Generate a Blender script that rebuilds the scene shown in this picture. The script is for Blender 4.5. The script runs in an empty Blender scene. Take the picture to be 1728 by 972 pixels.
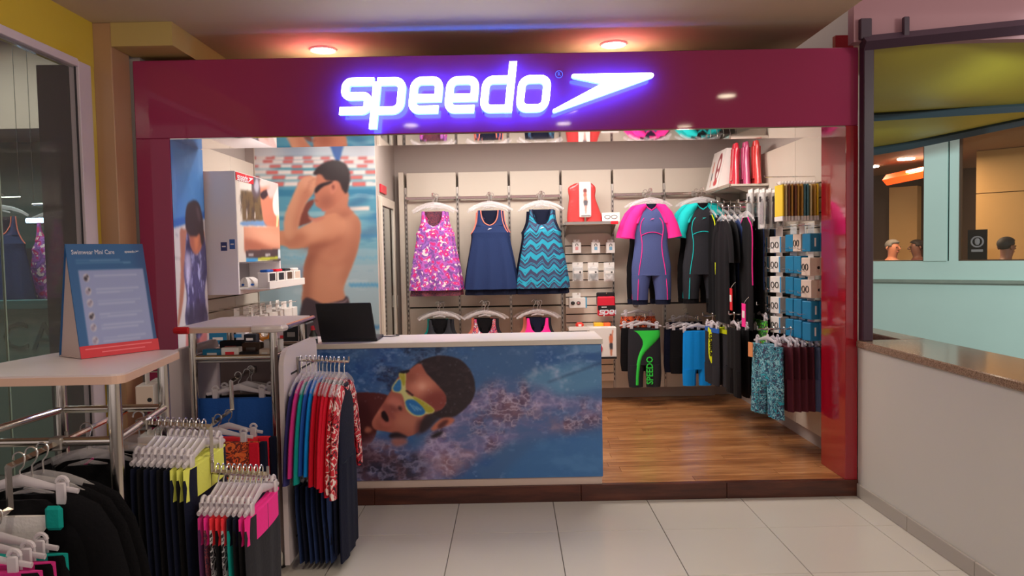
import bpy, bmesh, math, random
import numpy as np
from mathutils import Vector, Matrix
random.seed(7)
rng = np.random.default_rng(7)
scene = bpy.context.scene
COL = scene.collection
PI = math.pi

# ------------------------------------------------------------ camera, world, lights, exposure
CAM_H, F_PX, PITCH, YAW, ROLL = 1.5913, 1248.76, 0.0469, 0.0007, 0.0191
_F = Vector((math.sin(YAW)*math.cos(PITCH), math.cos(YAW)*math.cos(PITCH), -math.sin(PITCH)))
_R0 = Vector((math.cos(YAW), -math.sin(YAW), 0)); _U0 = _R0.cross(_F)
_R = _R0*math.cos(ROLL) - _U0*math.sin(ROLL); _U = _U0*math.cos(ROLL) + _R0*math.sin(ROLL)
cd = bpy.data.cameras.new('camera'); cam = bpy.data.objects.new('camera', cd); COL.objects.link(cam)
cd.sensor_width = 36.0; cd.lens = 36.0*F_PX/1728; cd.clip_start = 0.05; cd.clip_end = 200
cam.matrix_world = Matrix(((_R.x, _U.x, -_F.x, 0), (_R.y, _U.y, -_F.y, 0), (_R.z, _U.z, -_F.z, CAM_H), (0, 0, 0, 1)))
scene.camera = cam

def lin(c):
    c = c/255.0
    return c/12.92 if c <= .04045 else ((c+.055)/1.055)**2.4
def L3(rgb): return tuple(lin(v) for v in rgb)

world = bpy.data.worlds.new('world'); scene.world = world; world.use_nodes = True
bgn = world.node_tree.nodes['Background']
bgn.inputs[0].default_value = (1.0, 0.86, 0.82, 1); bgn.inputs[1].default_value = 0.68
scene.view_settings.view_transform = 'Standard'; scene.view_settings.look = 'None'
scene.view_settings.gamma = 1.0; scene.view_settings.exposure = 0.0
scene.view_settings.use_curve_mapping = False
scene.cycles.use_denoising = True
scene.cycles.max_bounces = 7; scene.cycles.transparent_max_bounces = 16
scene.cycles.sample_clamp_indirect = 6.0

def lamp(kind, name, loc, energy, color=(1, 1, 1), target=None, size=.1, size_y=None, spot=None, blend=.6):
    d = bpy.data.lights.new(name, kind); d.energy = energy; d.color = color
    if kind == 'AREA':
        d.size = size
        if size_y: d.shape = 'RECTANGLE'; d.size_y = size_y
        else: d.shape = 'DISK'
    else:
        d.shadow_soft_size = size
    if kind == 'SPOT': d.spot_size = spot or 1.6; d.spot_blend = blend
    o = bpy.data.objects.new(name, d); COL.objects.link(o); o.location = loc
    if target is not None:
        o.rotation_euler = (Vector(target)-Vector(loc)).to_track_quat('-Z', 'Y').to_euler()
    return o
WARM = (1.0, 0.87, 0.74); SHOPW = (1.0, 0.93, 0.86)
# shop ceiling spots (recessed in the shop ceiling at z 2.80)
for sx in (-0.75, 0.15, 1.05, 1.75):
    lamp('SPOT', 'shop_spot_lamp', (sx, 6.05, 2.76), 11, SHOPW, (sx+.05, 7.45, 1.35), .04, spot=1.75, blend=.7)
for sy in (5.55, 6.35):
    lamp('SPOT', 'shop_wall_lamp', (1.05, sy, 2.76), 10, SHOPW, (2.3, sy, 1.35), .04, spot=1.7, blend=.7)
for sy in (5.45, 6.0):
    lamp('SPOT', 'shop_wall_lamp', (-1.0, sy, 2.76), 20, SHOPW, (-2.2, sy+.1, 1.7), .04, spot=1.7, blend=.7)
lamp('SPOT', 'shop_poster_lamp', (-1.6, 5.35, 2.76), 24, SHOPW, (-1.6, 6.5, 1.7), .04, spot=1.6, blend=.7)
lamp('AREA', 'shop_ceiling_panel_lamp', (.2, 6.1, 2.775), 66, SHOPW, (.2, 6.1, 0), 2.4, 1.0)
# mall downlights (their discs are built with the ceiling)
MALL_LIGHTS = [(-1.249, 5.10), (.726, 5.10), (-3.16, 2.77), (-1.05, 1.28), (.60, 1.21), (.60, 1.95), (2.0, 2.5), (2.0, .86), (-2.73, 1.39)]
for x, y in MALL_LIGHTS[3:8]:
    lamp('SPOT', 'mall_downlight_lamp', (x, y, 2.965), 36, WARM, (x, y, 0), .05, spot=2.5, blend=.8)
lamp('SPOT', 'mall_downlight_lamp', (-1.249, 5.10, 2.965), 30, WARM, (-1.249, 5.10, 0), .05, spot=2.5, blend=.8)
lamp('SPOT', 'mall_downlight_lamp', (.726, 5.10, 2.965), 30, WARM, (.726, 5.10, 0), .05, spot=2.5, blend=.8)
lamp('SPOT', 'added_left_wall_fill', (-1.05, 2.0, 2.96), 40, WARM, (-2.5, 3.3, 2.9), .05, spot=1.9, blend=.9)  # added spot that brightens the yellow left wall, no fitting built for it
# light behind the right hand food court and left neighbour shop
lamp('AREA', 'court_ceiling_lamp', (4.6, 9.2, 2.65), 80, (1, .74, .46), (4.6, 9.2, 0), 1.5)
lamp('SPOT', 'added_passage_fill', (3.9, 3.0, 2.95), 400, (.80, 1.0, 1.0), (4.2, 7.2, 1.5), .12, spot=1.25, blend=.6)  # added spot aimed to brighten the aqua wall and canopy, no fitting there
lamp('AREA', 'added_canopy_fill', (4.2, 2.2, 2.97), 60, (.95, 1.0, .9), (4.2, 4.6, 1.6), .8)  # added fill for the canopy and red jamb, no fitting there
lamp('AREA', 'neighbour_ceiling_lamp', (-4.2, 5.2, 3.3), 55, (.78, 1.0, .92), (-4.2, 5.6, 0), 1.2)

# ------------------------------------------------------------ pixel -> point on a real plane (measuring helper)
def ray(px, py): return _F + _R*((px-864)/F_PX) - _U*((py-486)/F_PX)
def PY(px, py, Y): d = ray(px, py); return Vector((0, 0, CAM_H)) + d*(Y/d.y)
def PX(px, py, X): d = ray(px, py); return Vector((0, 0, CAM_H)) + d*(X/d.x)
def PZ(px, py, Z): d = ray(px, py); return Vector((0, 0, CAM_H)) + d*((Z-CAM_H)/d.z)

# ------------------------------------------------------------ materials
_mats = {}
def mat(name, rgb, rough=.55, metal=0.0, spec=.5, coat=0.0, emit=0.0, emit_rgb=None, alpha=1.0, trans=0.0,
        noise=None, bump=None, sheen=0.0):
    if name in _mats: return _mats[name]
    m = bpy.data.materials.new(name); m.use_nodes = True
    nt = m.node_tree; b = nt.nodes['Principled BSDF']
    c = (*L3(rgb), 1)
    b.inputs['Base Color'].default_value = c
    b.inputs['Roughness'].default_value = rough; b.inputs['Metallic'].default_value = metal
    b.inputs['Specular IOR Level'].default_value = spec; b.inputs['Coat Weight'].default_value = coat
    b.inputs['Alpha'].default_value = alpha; b.inputs['Transmission Weight'].default_value = trans
    if sheen: b.inputs['Sheen Weight'].default_value = sheen
    if emit:
        b.inputs['Emission Color'].default_value = (*L3(emit_rgb or rgb), 1); b.inputs['Emission Strength'].default_value = emit
    if noise or bump:
        tc = nt.nodes.new('ShaderNodeTexCoord')
    if noise:
        sc, amt = noise
        n = nt.nodes.new('ShaderNodeTexNoise'); n.inputs['Scale'].default_value = sc; n.inputs['Detail'].default_value = 4
        nt.links.new(tc.outputs['Object'], n.inputs['Vector'])
        mx = nt.nodes.new('ShaderNodeMix'); mx.data_type = 'RGBA'
        mx.inputs[6].default_value = tuple(min(1, v*(1-amt)) for v in c[:3]) + (1,)
        mx.inputs[7].default_value = tuple(min(1, v*(1+amt)) for v in c[:3]) + (1,)
        nt.links.new(n.outputs['Fac'], mx.inputs[0]); nt.links.new(mx.outputs[2], b.inputs['Base Color'])
    if bump:
        sc, st = bump
        n2 = nt.nodes.new('ShaderNodeTexNoise'); n2.inputs['Scale'].default_value = sc; n2.inputs['Detail'].default_value = 3
        nt.links.new(tc.outputs['Object'], n2.inputs['Vector'])
        bp = nt.nodes.new('ShaderNodeBump'); bp.inputs['Strength'].default_value = st; bp.inputs['Distance'].default_value = .02
        nt.links.new(n2.outputs['Fac'], bp.inputs['Height']); nt.links.new(bp.outputs['Normal'], b.inputs['Normal'])
    _mats[name] = m
    return m

def ramp_mat(name, build, rough=.7, coat=0.0):
    """cloth print or wood: build(nt, coord_socket, newnode) returns a colour socket"""
    if name in _mats: return _mats[name]
    m = bpy.data.materials.new(name); m.use_nodes = True
    nt = m.node_tree; b = nt.nodes['Principled BSDF']; b.inputs['Roughness'].default_value = rough
    b.inputs['Coat Weight'].default_value = coat
    tc = nt.nodes.new('ShaderNodeTexCoord')
    def new(t, **kw):
        n = nt.nodes.new(t)
        for k, v in kw.items():
            if k in n.inputs: n.inputs[k].default_value = v
            else: setattr(n, k, v)
        return n
    out = build(nt, tc.outputs['Object'], new)
    nt.links.new(out, b.inputs['Base Color'])
    _mats[name] = m
    return m
def ramp(nt, new, fac, stops, interp='CONSTANT'):
    r = new('ShaderNodeValToRGB'); cr = r.color_ramp; cr.interpolation = interp
    while len(cr.elements) < len(stops): cr.elements.new(.5)
    for e, (p, c) in zip(cr.elements, stops):
        e.position = p; e.color = (*L3(c), 1)
    nt.links.new(fac, r.inputs[0]); return r.outputs[0]

# ------------------------------------------------------------ mesh building
class MB:
    def __init__(s): s.v = []; s.f = []; s.m = []
    def add(s, vs, fs, mi=0):
        o = len(s.v); s.v += [tuple(v) for v in vs]
        s.f += [tuple(i+o for i in f) for f in fs]; s.m += [mi]*len(fs); return s
    def box(s, x0, x1, y0, y1, z0, z1, mi=0):
        vs = [(x, y, z) for z in (z0, z1) for y in (y0, y1) for x in (x0, x1)]
        return s.add(vs, [(0, 2, 3, 1), (4, 5, 7, 6), (0, 1, 5, 4), (2, 6, 7, 3), (0, 4, 6, 2), (1, 3, 7, 5)], mi)
    def cbox(s, x0, x1, y0, y1, z0, z1, b=.006, mi=0):
        """box with chamfered edges"""
        bm = bmesh.new(); bmesh.ops.create_cube(bm, size=1)
        for v in bm.verts:
            v.co = Vector(((x0+x1)/2+v.co.x*(x1-x0), (y0+y1)/2+v.co.y*(y1-y0), (z0+z1)/2+v.co.z*(z1-z0)))
        b = min(b, abs(x1-x0)*.45, abs(y1-y0)*.45, abs(z1-z0)*.45)
        bmesh.ops.bevel(bm, geom=list(bm.edges), offset=b, segments=1, affect='EDGES')
        return s.bm(bm, mi)
    def bm(s, bm, mi=0):
        bm.verts.index_update()
        s.add([v.co[:] for v in bm.verts], [[v.index for v in f.verts] for f in bm.faces], mi); bm.free(); return s
    def obox(s, c, hx, hy, hz, rz=0.0, mi=0, tilt=None):
        R = Matrix.Rotation(rz, 3, 'Z')
        if tilt is not None: R = R @ Matrix.Rotation(tilt, 3, 'X')
        vs = [Vector(c) + R @ Vector((x*hx, y*hy, z*hz)) for z in (-1, 1) for y in (-1, 1) for x in (-1, 1)]
        return s.add(vs, [(0, 2, 3, 1), (4, 5, 7, 6), (0, 1, 5, 4), (2, 6, 7, 3), (0, 4, 6, 2), (1, 3, 7, 5)], mi)
    def tube(s, pts, r, n=8, mi=0, closed=False, cap=True):
        P = [Vector(p) for p in pts]; k = len(P); rings = []
        rs = r if isinstance(r, (list, tuple)) else [r]*k
        up = None
        for i in range(k):
            a = P[(i-1) % k] if (closed or i > 0) else P[i]
            b = P[(i+1) % k] if (closed or i < k-1) else P[i]
            t = (b-a).normalized() if (b-a).length > 1e-9 else Vector((0, 0, 1))
            if up is None:
                up = Vector((0, 0, 1)) if abs(t.z) < .9 else Vector((0, 1, 0))
            x = t.cross(up)
            if x.length < 1e-6: x = t.cross(Vector((1, 0, 0)))
            x.normalize(); y = x.cross(t).normalized(); up = y
            rings.append([P[i] + (x*math.cos(2*PI*j/n) + y*math.sin(2*PI*j/n))*rs[i] for j in range(n)])
        vs = [v for R in rings for v in R]; fs = []
        for i in range(k if closed else k-1):
            a, b = i*n, ((i+1) % k)*n
            for j in range(n):
                fs.append((a+j, a+(j+1) % n, b+(j+1) % n, b+j))
        if cap and not closed:
            fs.append(tuple(range(n))[::-1]); fs.append(tuple((k-1)*n+j for j in range(n)))
        return s.add(vs, fs, mi)
    def cyl(s, p0, p1, r, n=12, mi=0): return s.tube([p0, p1], r, n, mi)
    def prism(s, poly, y0, y1, mi=0, fn=None):
        """polygon in (x, z) pushed from y0 to y1"""
        n = len(poly)
        vs = [(x, y0, z) for x, z in poly] + [(x, y1, z) for x, z in poly]
        if fn: vs = [fn(*v) for v in vs]
        fs = [tuple(range(n)), tuple(range(2*n-1, n-1, -1))] + [(i, i+n, (i+1) % n+n, (i+1) % n) for i in range(n)]
        return s.add(vs, fs, mi)
    def lens(s, rows, t, nx=14, fold=None, y0=0.0, tb=.5, mi=0, caps=True, pw=.5):
        """cloth body: rows of (z, xl, xr); t = front bulge (number or per-row list)"""
        m = len(rows); base = len(s.v); vs = []
        T = t if isinstance(t, (list, tuple, np.ndarray)) else [t]*m
        us = [-math.cos(PI*i/nx) for i in range(nx+1)]
        for i, (z, xl, xr) in enumerate(rows):
            for u in us:
                bul = max(0, 1-u*u)**pw
                f = fold(u, i/(m-1)) if fold else 0
                vs.append(((xl+xr)/2+u*(xr-xl)/2, y0 - T[i]*bul - f*min(1, 3*(1-abs(u))), z))
        for i, (z, xl, xr) in enumerate(rows):
            for u in us[1:-1]:
                bul = max(0, 1-u*u)**pw
                f = fold(u, i/(m-1)) if fold else 0
                vs.append(((xl+xr)/2+u*(xr-xl)/2, y0 + T[i]*tb*bul - f*.5, z))
        W = nx+1; B = m*W; fs = []
        def bk(i, j):
            if j == 0 or j == nx: return i*W+j
            return B + i*(nx-1)+j-1
        for i in range(m-1):
            for j in range(nx):
                fs.append((i*W+j, (i+1)*W+j, (i+1)*W+j+1, i*W+j+1))
                fs.append((bk(i, j), bk(i, j+1), bk(i+1, j+1), bk(i+1, j)))
        if caps:
            for i in (0, m-1):
                for j in range(nx):
                    q = [i*W+j, i*W+j+1, bk(i, j+1), bk(i, j)]
                    q2 = []
                    for a in q:
                        if a not in q2: q2.append(a)
                    if len(q2) > 2: fs.append(tuple(q2))
        return s.add(vs, fs, mi)
    def limb(s, pts, hw, t, n=12, mi=0, y0=0.0, ripple=0.0):
        """sleeve: centre line in (x, z), half widths, thickness"""
        k = len(pts); vs = []; fs = []
        for i in range(k):
            a = pts[max(0, i-1)]; b = pts[min(k-1, i+1)]
            tx, tz = b[0]-a[0], b[1]-a[1]; l = math.hypot(tx, tz) or 1
            nx_, nz = -tz/l, tx/l
            for j in range(n):
                an = 2*PI*j/n
                rr = 1 + ripple*math.sin(an*3+i*1.7)
                vs.append((pts[i][0]+nx_*hw[i]*math.cos(an)*rr, y0 + t*math.sin(an)*rr, pts[i][1]+nz*hw[i]*math.cos(an)*rr))
        for i in range(k-1):
            for j in range(n):
                fs.append((i*n+j, i*n+(j+1) % n, (i+1)*n+(j+1) % n, (i+1)*n+j))
        fs.append(tuple(range(n))[::-1]); fs.append(tuple((k-1)*n+j for j in range(n)))
        return s.add(vs, fs, mi)
    def mesh(s, name, mats, smooth=False, off=(0, 0, 0)):
        me = bpy.data.meshes.new(name)
        ox, oy, oz = off
        me.from_pydata([(x-ox, y-oy, z-oz) for x, y, z in s.v], [], s.f)
        if not isinstance(mats, (list, tuple)): mats = [mats]
        for m in mats: me.materials.append(m)
        if len(mats) > 1: me.polygons.foreach_set('material_index', s.m)
        bm = bmesh.new(); bm.from_mesh(me); bmesh.ops.recalc_face_normals(bm, faces=bm.faces); bm.to_mesh(me); bm.free()
        if smooth:
            me.polygons.foreach_set('use_smooth', [True]*len(me.polygons))
            if smooth != 'all':
                try: me.set_sharp_from_angle(angle=math.radians(40))
                except Exception: pass
        me.update()
        return me
    def build(s, name, mats, parent=None, smooth=False, label=None):
        off = (0, 0, 0)
        if parent is not None: off = world_loc(parent)
        o = bpy.data.objects.new(name, s.mesh(name, mats, smooth, off)); COL.objects.link(o)
        if parent is not None: o.parent = parent
        if label: o['label'] = label
        return o
def world_loc(o):
    v = Vector((0, 0, 0))
    while o is not None: v += o.location; o = o.parent
    return v
def tag(o, label, cat, group=None):
    o['label'] = label; o['category'] = cat
    if group: o['group'] = group
    return o
def thing(name, label, cat, loc=(0, 0, 0), group=None):
    o = bpy.data.objects.new(name, None); COL.objects.link(o); o.location = loc; o.empty_display_size = .05
    return tag(o, label, cat, group)
def struct(o, label=None):
    o['kind'] = 'structure'
    if label: o['label'] = label
    return o
def sroot(name, label, loc=(0, 0, 0)):
    o = bpy.data.objects.new(name, None); COL.objects.link(o); o.location = loc; o.empty_display_size = .05
    return struct(o, label)

class Proto:
    """a kind of thing: list of (part name, mesh, label, parent index or None)"""
    def __init__(s, name, cat): s.name = name; s.cat = cat; s.parts = []
    def part(s, name, mb, mats, smooth=False, label=None, under=None):
        s.parts.append((name, mb.mesh(name, mats, smooth) if isinstance(mb, MB) else mb, label, under)); return len(s.parts)-1
    def spawn(s, loc, rz, label, group=None, override=None, scale=None, tilt=None):
        root = thing(s.name, label, s.cat, loc, group); objs = []
        root.rotation_euler = (0, tilt or 0, rz)
        if scale: root.scale = scale
        for i, (n, me, lb, un) in enumerate(s.parts):
            o = bpy.data.objects.new(n, me); COL.objects.link(o)
            o.parent = root if un is None else objs[un]
            if lb: o['label'] = lb
            if override and n in override and override[n] is not None:
                o.material_slots[0].link = 'OBJECT'; o.material_slots[0].material = override[n]
            objs.append(o)
        return root
def interp(keys, n):
    """keys: rows of values, first column the parameter; smooth resample to n rows"""
    K = np.array(keys, float); t = np.linspace(0, 1, len(K)); T = np.linspace(0, 1, n)
    out = np.empty((n, K.shape[1]))
    for c in range(K.shape[1]):
        p = K[:, c]
        for q, tt in enumerate(T):
            x = tt*(len(K)-1); i = min(int(x), len(K)-2); f = x-i
            p0 = p[max(i-1, 0)]; p1 = p[i]; p2 = p[i+1]; p3 = p[min(i+2, len(K)-1)]
            out[q, c] = .5*((2*p1)+(-p0+p2)*f+(2*p0-5*p1+4*p2-p3)*f*f+(-p0+3*p1-3*p2+p3)*f**3)
    return out
def text_mesh(body, size, m, extrude=.0006, align='CENTER', name='lettering', offset=0.0):
    c = bpy.data.curves.new(name, 'FONT'); c.body = body; c.size = size; c.extrude = extrude; c.offset = offset
    c.align_x = align; c.align_y = 'CENTER'; c.resolution_u = 2
    tmp = bpy.data.objects.new(name, c); COL.objects.link(tmp)
    dg = bpy.context.evaluated_depsgraph_get()
    me = bpy.data.meshes.new_from_object(tmp.evaluated_get(dg)); me.name = name
    bpy.data.objects.remove(tmp); bpy.data.curves.remove(c)
    me.materials.clear(); me.materials.append(m)
    return me
def text(body, size, m, parent, loc, rot=(PI/2, 0, 0), extrude=.0006, align='CENTER', name='lettering', sx=1.0):
    o = bpy.data.objects.new(name, text_mesh(body, size, m, extrude, align, name)); COL.objects.link(o)
    if parent is not None:
        o.parent = parent; o.location = Vector(loc)-world_loc(parent)
    else: o.location = loc
    o.rotation_euler = rot; o.scale = (sx, 1, 1)
    return o
# ============================================================ SETTING
def wood(name, a, b, c, rough, sc=(1.3, 16, 16), coat=0.0):
    def bld(nt, co, new):
        mp = new('ShaderNodeMapping'); mp.inputs['Scale'].default_value = sc
        nt.links.new(co, mp.inputs['Vector'])
        n = new('ShaderNodeTexNoise', Scale=2.2, Detail=6.0, Roughness=.62); nt.links.new(mp.outputs[0], n.inputs['Vector'])
        return ramp(nt, new, n.outputs['Fac'], [(.28, a), (.5, b), (.72, c)], 'LINEAR')
    return ramp_mat(name, bld, rough, coat)
m_tile = mat('floor_tile', (205, 199, 190), .22, spec=.5, noise=(1.2, .05))
m_grout = mat('grout', (96, 88, 84), .9)
m_red = mat('red_gloss_laminate', (150, 14, 32), .10, coat=.6, spec=.6)
m_fascia = mat('red_fascia_acrylic', (158, 52, 90), .05, coat=0, spec=.40)
m_white = mat('white_laminate', (226, 216, 204), .35)
m_panel = mat('cream_panel', (206, 194, 180), .42)
m_upper = mat('grey_beige_paint', (176, 164, 158), .8)
m_ceil = mat('mall_ceiling_paint', (196, 176, 146), .8)
m_dark = mat('dark_gap', (38, 34, 34), .9)
m_steel = mat('chrome', (215, 208, 200), .16, metal=1.0)
m_steel2 = mat('brushed_steel', (176, 170, 164), .38, metal=1.0)
m_wire = mat('bright_wire', (225, 222, 220), .25, metal=1.0)
m_white_wall = mat('white_parapet_paint', (200, 196, 190), .55, noise=(2.0, .03))
m_yellow = mat('yellow_gloss_paint', (206, 176, 56), .18, coat=.3)
m_gold = mat('ochre_pillar_paint', (176, 136, 100), .28, noise=(3.0, .08))
m_mirror = mat('mirror_laminate', (225, 220, 220), .04, metal=1.0)
m_bronze = mat('dark_plum_steel', (66, 44, 58), .4, spec=.4)
m_teal = mat('aqua_wall_paint', (196, 226, 220), .6, noise=(2.5, .05))
m_tarp = mat('yellow_tarpaulin', (176, 160, 44), .45, noise=(2.2, .16))
m_bar = mat('dark_teal_steel', (44, 58, 66), .45)
m_pink = mat('pink_bulkhead_paint', (166, 118, 124), .6)
m_tan = mat('tan_panel', (196, 150, 92), .6, noise=(1.5, .06))
m_brown = mat('brown_board', (86, 62, 46), .6)
m_glass = mat('window_glass', (120, 118, 106), .03, alpha=.22, spec=.5)
m_black = mat('black_plastic', (22, 22, 26), .38)
m_ledge = mat('weathered_ledge', (140, 152, 142), .8, noise=(9, .18))
def gran(nt, co, new):
    v = new('ShaderNodeTexVoronoi', Scale=160.0); nt.links.new(co, v.inputs['Vector'])
    return ramp(nt, new, v.outputs['Distance'], [(0.0, (70, 52, 44)), (.35, (120, 96, 80)), (.6, (150, 124, 106))], 'LINEAR')
m_granite = ramp_mat('brown_granite', gran, .14)
m_plank = [wood('oak_plank_a', (118, 74, 44), (166, 110, 66), (192, 138, 88), .26),
           wood('oak_plank_b', (130, 84, 50), (176, 120, 74), (202, 148, 96), .24),
           wood('oak_plank_c', (108, 66, 38), (154, 100, 58), (184, 128, 80), .28)]
m_riser = wood('dark_walnut_riser', (52, 24, 18), (78, 38, 28), (104, 56, 40), .3, (1.0, 9, 9))
m_lamp = mat('lit_lamp_disc', (255, 240, 214), emit=40.0, emit_rgb=(255, 236, 205))

# ---- mall floor, with every tile near the shop a piece of its own
fl = sroot('floor', 'pale polished tile floor of the mall in front of the shop')
MB().box(-6, 6, -4, 9.9, -.12, -.007).build('slab', m_grout, fl)
tx0, ty0, ts = -.361, 4.1516, .6
tcache = {}
for j in range(-7, 1):
    for i in range(-4, 5):
        a, b = tx0+ts*i+.002, min(tx0+ts*(i+1)-.002, 2.19)
        c, d = ty0+ts*j+.002, min(ty0+ts*(j+1)-.002, 4.665)
        a = max(a, -2.44)
        if b-a < .02 or d-c < .02: continue
        key = (round(b-a, 3), round(d-c, 3))
        if key not in tcache:
            tcache[key] = MB().cbox(0, b-a, 0, d-c, -.02, 0, .0015).mesh('tile', m_tile)
        o = bpy.data.objects.new('tile', tcache[key]); COL.objects.link(o); o.parent = fl; o.location = (a, c, random.uniform(-.0004, 0))

# ---- raised timber floor of the shop
sf = sroot('floor', 'polished brown timber plank floor inside the shop')
MB().box(-2.3, 2.33, 4.70, 7.6, 0, .088).build('slab', m_dark, sf)
pm = {}
for r in range(24):
    y = 4.70+r*.12
    xs = [-2.3]; x = -2.3+random.uniform(.4, 1.2)
    while x < 2.2: xs.append(x); x += random.choice((1.05, 1.2, 1.35))
    xs.append(2.32)
    for a, b in zip(xs[:-1], xs[1:]):
        k = random.randrange(3)
        o = bpy.data.objects.new('plank', MB().box(0, b-a-.002, 0, .1185, 0, .013).mesh('plank', m_plank[k])); COL.objects.link(o)
        o.parent = sf; o.location = (a, y, .088-random.uniform(0, .0006))
tr = sroot('trim_1', 'dark walnut step edge along the front of the shop floor')
for a, b in ((-2.33, -.9), (-.9, .42), (.42, 1.35), (1.35, 2.19)):
    MB().cbox(a+.001, b-.001, 4.655, 4.70, 0, .104, .003).build('board', m_riser, tr)

# ---- red portal
pf = sroot('trim_2', 'glossy dark red portal frame around the shop opening')
MB().cbox(-2.333, 2.19, 4.67, 5.10, 2.350, 2.832, .004).build('fascia', m_fascia, pf)
MB().cbox(-2.333, -2.122, 4.67, 5.16, .10, 2.349, .003).build('left_jamb', m_fascia, pf)
MB().cbox(2.112, 2.19, 4.67, 5.04, .10, 2.349, .003).build('right_jamb', m_red, pf)
MB().box(-2.12, 2.11, 4.675, 5.098, 2.343, 2.3495).build('soffit_panel', m_mirror, pf, label='mirror faced underside of the fascia')

# ---- shop walls
wb = sroot('wall_back', 'cream panelled back wall of the shop with slotted uprights')
MB().box(-2.35, 2.45, 7.56, 7.70, 0, 3.3).build('wall_core', m_upper, wb)
MB().box(-1.06, 2.06, 7.50, 7.558, .09, .215).build('toe_kick', m_upper, wb)
UX = [-1.035 + .514*i for i in range(7)]
for i in range(6):
    a, b = UX[i]+.012, UX[i+1]-.012
    MB().cbox(a, b, 7.40, 7.558, 1.07, 2.405, .002).build('panel', m_panel, wb)
    MB().cbox(a, b, 7.40, 7.558, .215, 1.055, .002).build('panel', m_panel, wb)
MB().cbox(-1.10, -1.05, 7.37, 7.558, .215, 2.41, .002).build('end_panel', m_panel, wb)
MB().cbox(2.055, 2.09, 7.38, 7.558, .215, 2.41, .002).build('end_panel', m_panel, wb)
for x in UX:
    u = MB().box(x-.011, x+.011, 7.394, 7.45, .22, 2.26).build('upright', m_steel2, wb)
    sl = MB()
    for k in range(40): sl.box(x-.004, x+.004, 7.3925, 7.396, .30+k*.048, .324+k*.048)
    sl.build('slot', m_dark, u)['kind'] = 'stuff'
MB().box(-1.06, 2.06, 7.46, 7.47, 1.055, 1.07).build('joint', m_dark, wb)
wr = sroot('wall_shop_right', 'cream panel and slat wall on the right inside the shop')
MB().box(2.31, 2.45, 5.04, 7.56, 0, 3.3).build('wall_core', m_upper, wr)
MB().box(2.27, 2.31, 5.05, 7.55, .09, .215).build('toe_kick', m_upper, wr)
for a, b in ((5.05, 5.79), (5.79, 6.55), (6.55, 7.34)):
    MB().cbox(2.225, 2.309, a+.003, b-.003, 2.06, 2.42, .002).build('panel', m_panel, wr)
    MB().cbox(2.225, 2.309, a+.003, b-.003, .215, .56, .002).build('panel', m_panel, wr)
for k in range(14):
    z = .568+k*.1065
    MB().cbox(2.225, 2.255, 5.05, 6.545, z, z+.0985, .003).build('slat', m_panel, wr)
    MB().cbox(2.225, 2.255, 6.552, 7.337, z, z+.0985, .003).build('slat', m_panel, wr)
MB().box(2.262, 2.309, 5.05, 7.34, .56, 2.06).build('backing', m_dark, wr)
MB().cbox(2.196, 2.222, 5.042, 5.056, .215, 2.42, .002).build('edge_strip', m_white, wr)
MB().box(2.19, 2.31, 5.0, 5.045, .10, 3.0).build('return', m_red, wr)
wl = sroot('wall_shop_left', 'cream panel and slat wall on the left inside the shop')
MB().box(-2.45, -2.30, 4.70, 7.56, 0, 3.3).build('wall_core', m_upper, wl)
for a, b in ((5.36, 5.95), (5.95, 6.49)):
    MB().cbox(-2.30, -2.225, a+.002, b-.002, 1.50, 2.41, .002).build('panel', m_panel, wl)
    for k in range(14):
        z = .11+k*.099
        MB().cbox(-2.30, -2.225, a+.004, b-.004, z, z+.092, .003).build('slat', m_panel, wl)
MB().cbox(-2.30, -2.205, 5.30, 5.36, .10, 2.41, .002).build('edge_strip', m_white, wl)
MB().box(-2.30, -2.19, 5.16, 5.30, .10, 2.41).build('edge_return', m_upper, wl)
sc_ = sroot('ceiling', 'plain ceiling inside the shop')
MB().box(-2.3, 2.31, 5.10, 7.56, 2.80, 2.86).build('board', m_white, sc_)
SPOTS = [(-.75, 6.05), (.15, 6.05), (1.05, 6.05), (1.75, 6.05), (1.05, 5.55), (-1.6, 5.35)]
for x, y in SPOTS:
    t = thing('recessed_spotlight', 'recessed spotlight in the shop ceiling, '+['over the dresses', 'over the teal zigzag dress', 'over the red monofin pack', 'over the sleeved suits', 'near the goggle boxes', 'over the swimmer mural'][SPOTS.index((x, y))], 'spotlight', (x, y, 2.80), 'recessed spotlights inside the shop')
    MB().tube([(x+.05*math.cos(a), y+.05*math.sin(a), 2.797) for a in np.linspace(0, 2*PI, 16, endpoint=False)], .006, 6, closed=True).build('ring', m_white, t)
    MB().cyl((x, y, 2.799), (x, y, 2.794), .045, 16).build('lamp_disc', m_lamp, t)

# ---- fitting room cabin (swimmer mural on its front)
fr = sroot('trim_3', 'cabin with a swimmer mural on its front and a mirrored side door')
MB().box(-2.30, -1.165, 6.50, 7.56, .10, 2.80).build('cabin_wall', m_upper, fr)
dr = sroot('door_1', 'white framed narrow side door of the mural cabin with a mirror pane')
m_dframe = mat('white_door_frame', (214, 204, 190), .4)
MB().cbox(-1.163, -1.135, 6.56, 6.63, .10, 2.12, .003).build('door_frame', m_dframe, dr)
MB().cbox(-1.163, -1.135, 7.26, 7.34, .10, 2.12, .003).build('door_frame', m_dframe, dr)
MB().cbox(-1.163, -1.135, 6.63, 7.26, 2.04, 2.12, .003).build('door_frame', m_dframe, dr)
MB().box(-1.160, -1.148, 6.64, 7.25, .11, 2.03).build('mirror_pane', mat('pale_mirror', (190, 205, 210), .05, metal=1.0), dr)
MB().cbox(-1.133, -1.118, 7.28, 7.32, 1.08, 1.2, .002).build('hinge', m_steel2, dr)
MB().cbox(-1.133, -1.118, 7.28, 7.32, .5, .62, .002).build('hinge', m_steel2, dr)
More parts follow.
